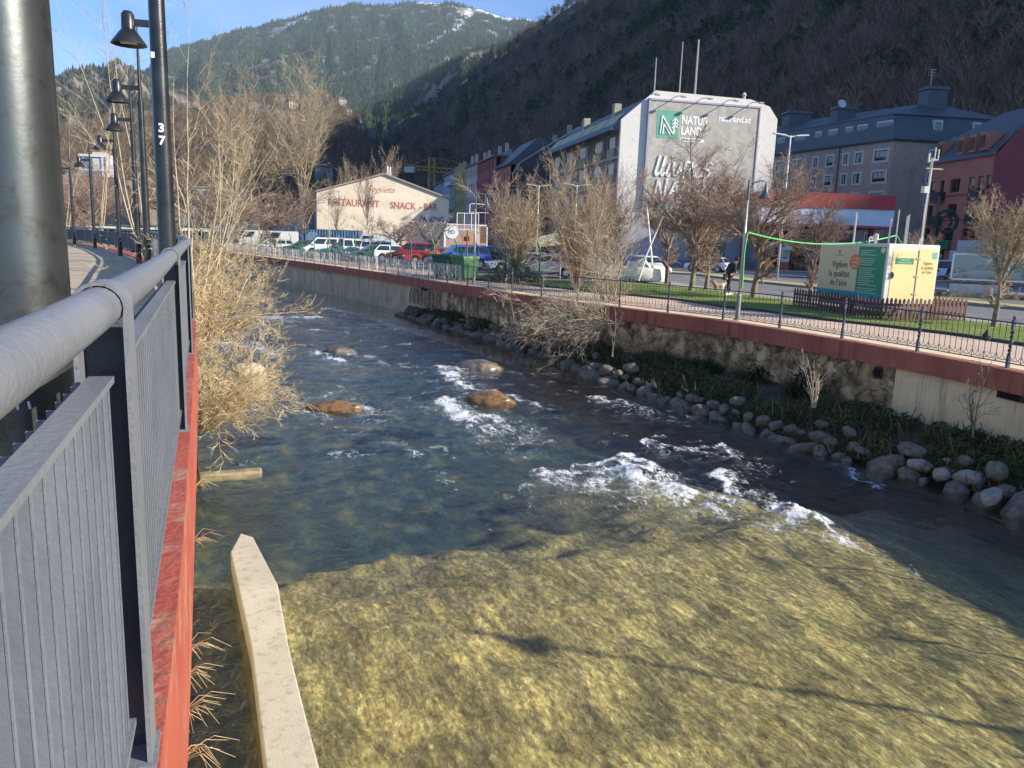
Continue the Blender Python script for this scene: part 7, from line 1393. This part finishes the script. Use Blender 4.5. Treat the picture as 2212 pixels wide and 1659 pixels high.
car('white pickup parked before the hire office, seen from behind',39.0,72,R(75),(.62,.63,.64),'pickup',2.15,'vehicles parked before the red building');car('silver red tailed estate car behind the glass screen',36.2,60,R(100),(.45,.44,.44),'suv',2.15,'vehicles parked before the red building')
t=thing('box_truck','white box truck seen from behind before the hire office','truck',(44.2,72,2.15),R(0));mb=MB();mb.b2(-1.25,1.25,0,5,.9,3.7);mb.build('cargo_box',flat((.62,.63,.66),.4),t);mb=MB();mb.b2(-.03,.03,-.03,-.003,1,3.6);mb.b2(-1.2,1.2,-.03,-.003,3.55,3.65)
for z in (1.3,2.3,3.3):mb.b2(-1.2,-.9,-.05,-.003,z,z+.08);mb.b2(.9,1.2,-.05,-.003,z,z+.08)
mb.build('door_bars',flat((.2,.2,.22)),t);mb=MB();mb.b2(-1.1,1.1,5,6.6,.7,2.7);mb.build('cab',flat((.6,.6,.62)),t,bevel=.15)
for sx_ in (-.95,.95):
    for yy in (1.0,5.6):mb=MB();mb.tube([(sx_-.14,yy,.45),(sx_+.14,yy,.45)],.45,14);mb.build('wheel',M_TYRE,t)
car('white van behind the glass screen at the right edge',47.,63,R(170),WHT,'bigvan',2.15,'vehicles parked before the red building')
# ================================================================ people and dog
def skin_mesh(name,verts,edges,radii,m,parent=None,root=0,sub=2):
    me=bpy.data.meshes.new(name+'_sk');me.from_pydata(verts,edges,[]);o=bpy.data.objects.new(name+'_sk',me);COL.objects.link(o)
    md=o.modifiers.new('s','SKIN');md.use_smooth_shade=True
    if not me.skin_vertices:
        bpy.context.view_layer.objects.active=o;bpy.ops.mesh.customdata_skin_add()
    for i,r in enumerate(radii):
        d=me.skin_vertices[0].data[i];d.radius=(r,r) if not hasattr(r,'__len__') else r;d.use_root=(i==root)
    sb=o.modifiers.new('u','SUBSURF');sb.levels=sub;sb.render_levels=sub
    dg=bpy.context.evaluated_depsgraph_get();dg.update();m2=bpy.data.meshes.new_from_object(o.evaluated_get(dg));bpy.data.objects.remove(o)
    m2.materials.clear();m2.materials.append(m);m2.name=name
    r_=bpy.data.objects.new(name,m2);COL.objects.link(r_)
    if parent:r_.parent=parent;CH.setdefault(parent.name,[]).append(r_)
    return r_
M_SKIN=mat('skin',(.55,.33,.24),.6,col2=(.5,.29,.21))
def hand(V,E_,Rd,i,d,s=1):
    """five short finger chains from wrist vertex i, d = pointing direction"""
    p=Vector(V[i]);d=Vector(d).normalized();side=d.cross(Vector((0,0,1)));side=side.normalized() if side.length>.1 else Vector((1,0,0))
    V.append(tuple(p+d*.07));E_.append((i,len(V)-1));Rd.append(.03);pl=len(V)-1
    for k,l in enumerate((.055,.068,.064,.05)):
        a=Vector(V[pl])+side*(k-1.5)*.019+d*.02;V.append(tuple(a));E_.append((pl,len(V)-1));Rd.append(.0095);b=a+d*l*.5+Vector((0,0,-.01));V.append(tuple(b));E_.append((len(V)-2,len(V)-1));Rd.append(.0085);c=b+(d+Vector((0,0,-.9))).normalized()*l*.5;V.append(tuple(c));E_.append((len(V)-2,len(V)-1));Rd.append(.007)
    a=p+d*.03+side*s*.035;V.append(tuple(a));E_.append((i,len(V)-1));Rd.append(.011);V.append(tuple(a+d*.035+side*s*.01));E_.append((len(V)-2,len(V)-1));Rd.append(.009)
def person(label,loc,rz,jc,tc_,hair,scale=1.,coat_len=True,legs=((-.09,.02),(.09,-.02)),lean=.12,sh=(.8,.8,.8)):
    t=thing('person',label,'person',loc,rz);t.scale=(scale,)*3   # faces +y
    ln=lean
    V=[(0,0,.95),(0,.02+ln*.3,1.15),(0,.02+ln*.8,1.36),(0,.03+ln*1.25,1.45),(0,.06+ln*1.9,1.53),(0,.08+ln*2.2,1.62),(0,.085+ln*2.4,1.70)];E_=[(0,1),(1,2),(2,3),(3,4),(4,5),(5,6)];Rd=[(.13,.11),(.12,.10),(.16,.11),(.055,.055),(.07,.075),(.085,.1),(.05,.06)]
    def add(p,par,r):V.append(p);E_.append((par,len(V)-1));Rd.append(r);return len(V)-1
    for s,(lx,ly) in zip((-1,1),legs):
        a=add((s*.09,0,.88),0,.095);b=add((s*.095,ly*.5+.03,.5),a,.062);c=add((s*.09,ly,.09),b,.042);d=add((s*.09,ly+.06,.035),c,.04);add((s*.1,ly+.17,.028),d,.03)
        a=add((s*.19,.02+ln*.9,1.38),2,.062);b=add((s*.235,.0+ln*.5,1.12),a,.047);c=add((s*.12,.24+ln*.5,1.06),b,.034);hand(V,E_,Rd,c,(-s*.3,1,-.1),-s)
    body=skin_mesh('body',V,E_,Rd,M_SKIN,t)
    # clothing shells
    V=[(0,0,.80 if coat_len else .92),(0,.01,.98),(0,.02+ln*.3,1.15),(0,.02+ln*.85,1.37),(0,.03+ln*1.2,1.44)];E_=[(0,1),(1,2),(2,3),(3,4)];Rd=[(.17,.15),(.165,.145),(.16,.14),(.185,.14),(.075,.075)]
    for s in (-1,1):
        a=add((s*.195,.02+ln*.9,1.38),3,.085);b=add((s*.24,ln*.5,1.12),a,.07);add((s*.14,.2+ln*.5,1.07),b,.055)
    skin_mesh('jacket',V,E_,Rd,jc,t)
    V=[(0,0,.93)];E_=[];Rd=[(.15,.12)]
    for s,(lx,ly) in zip((-1,1),legs):
        a=add((s*.09,0,.85),0,.108);b=add((s*.095,ly*.5+.03,.5),a,.078);add((s*.09,ly,.12),b,.056)
    skin_mesh('trousers',V,E_,Rd,tc_,t)
    hy=.08+ln*2.25
    mb=MB();mb.lathe([(.0,.13),(.07,.115),(.105,.06),(.112,0),(.1,-.06),(.07,-.1),(0,-.1)],(0,hy-.025,1.665),14);h=mb.build('hair',hair,t,smooth=True)
    mb=MB();mb.box(0,hy+.112,1.62,.022,.03,.04)
    for s in (-1,1):mb.box(s*.034,hy+.094,1.65,.022,.012,.01,1);mb.box(s*.088,hy+.01,1.635,.02,.035,.05)
    mb.box(0,hy+.1,1.57,.045,.012,.01,2);mb.build('face',[M_SKIN,flat((.03,.02,.02)),flat((.4,.15,.13))],t)
    for s,(lx,ly) in zip((-1,1),legs):mb=MB();mb.box(s*.09,ly+.06,.04,.085,.26,.08);mb.build('shoe',flat(sh,.6),t,bevel=.02)
    return t
q=G(1571,637,2.15)
t=person('walker in black puffer coat and black leggings stooping over the phone',(q[0],q[1],2.15),R(-60),mat('black_coat',(.018,.019,.022),.6,bump=.5,bscale=14),flat((.02,.02,.024),.8),flat((.10,.05,.03),.7),1.0,True,((-.09,.22),(.09,-.18)),.17)
mb=MB();mb.tube([(-.1,-.17,.78),(0,-.2,.76),(.1,-.17,.78)],.06,6);mb.lathe([(.1,0),(.13,.05),(.1,.1),(.05,.1)],(0,.3,1.42),10);mb.build('fur_trim',flat((.4,.32,.22),.9),t)
mb=MB();mb.ext([(-.02,.68),(.12,.68),(.14,.95),(.0,.98)],-.36,-.22);mb.build('shoulder_bag',flat((.05,.03,.03)),t)
q=G(2022,627,2.1);person('person in navy jacket and grey blue jeans looking down beside the glass screen',(q[0],q[1]-1.5,2.12),R(160),flat((.01,.018,.06),.8),mat('jeans',(.13,.16,.22),.8),flat((.02,.015,.012),.7),1.0,False,((-.09,.0),(.09,.03)),.08)
# dog
q=G(1544,630,2.15);d=thing('dog','small ginger dog with white hindquarters standing near the black clad walker','dog',(q[0]+.1,q[1]-.4,2.16),R(195))
M_FUR,nt,out=nodes('ginger_fur');b=N(nt,'ShaderNodeBsdfPrincipled');b.inputs['Roughness'].default_value=.9;tc=N(nt,'ShaderNodeTexCoord');sp=N(nt,'ShaderNodeSeparateXYZ');nt.links.new(tc.outputs['Object'],sp.inputs[0]);r=ramp(nt,[(.30,(.62,.58,.52)),(.36,(.32,.19,.10))]);mr=N(nt,'ShaderNodeMapRange');mr.inputs[1].default_value=-.35;mr.inputs[2].default_value=.4;nt.links.new(sp.outputs[0],mr.inputs[0]);nt.links.new(mr.outputs[0],r.inputs[0]);nt.links.new(r.outputs[0],b.inputs['Base Color']);nt.links.new(b.outputs[0],out.inputs[0])
V=[(0,0,.30),(.16,0,.31),(-.16,0,.31),(.25,0,.38),(.31,0,.46),(.38,0,.455),(.45,0,.435),(-.24,0,.35),(-.32,0,.44),(-.30,0,.5)];E_=[(0,1),(0,2),(1,3),(3,4),(4,5),(5,6),(2,7),(7,8),(8,9)];Rd=[(.085,.085),(.1,.105),(.085,.085),(.07,.07),(.065,.06),(.05,.05),(.028,.025),(.03,.03),(.022,.022),(.012,.012)]
def dadd(p,par,r):V.append(p);E_.append((par,len(V)-1));Rd.append((r,r));return len(V)-1
for s in(-1,1):
    a=dadd((.17,s*.07,.22),1,.042);b=dadd((.165,s*.075,.12),a,.024);c=dadd((.17,s*.075,.03),b,.02);dadd((.2,s*.075,.018),c,.02)
    a=dadd((-.15,s*.07,.24),2,.055);b=dadd((-.12,s*.075,.17),a,.035);c=dadd((-.21,s*.075,.10),b,.02);e=dadd((-.20,s*.075,.03),c,.018);dadd((-.17,s*.075,.018),e,.02)
    dadd((.30,s*.055,.54),4,.014)
skin_mesh('body',V,E_,Rd,M_FUR,d);mb=MB();mb.lathe([(0,-.018),(.018,0),(0,.018)],(.475,0,.44),8);mb.build('nose',flat((.01,.01,.01)),d)
d.scale=(1.15,1.15,1.15)
# ================================================================ valley haze
hb=MB();hb.box(0,1500,690,5600,7400,1406);o=hb.build('haze',[]);m,nt,out=nodes('haze_air');pv=N(nt,'ShaderNodeVolumePrincipled');pv.inputs['Color'].default_value=(.72,.85,1,1);pv.inputs['Density'].default_value=.00006;pv.inputs['Anisotropy'].default_value=.0
nt.links.new(pv.outputs[0],out.inputs['Volume']);o.data.materials.append(m);put(o,'thin bluish valley haze','haze',kind='stuff')
sc.cycles.volume_bounces=0
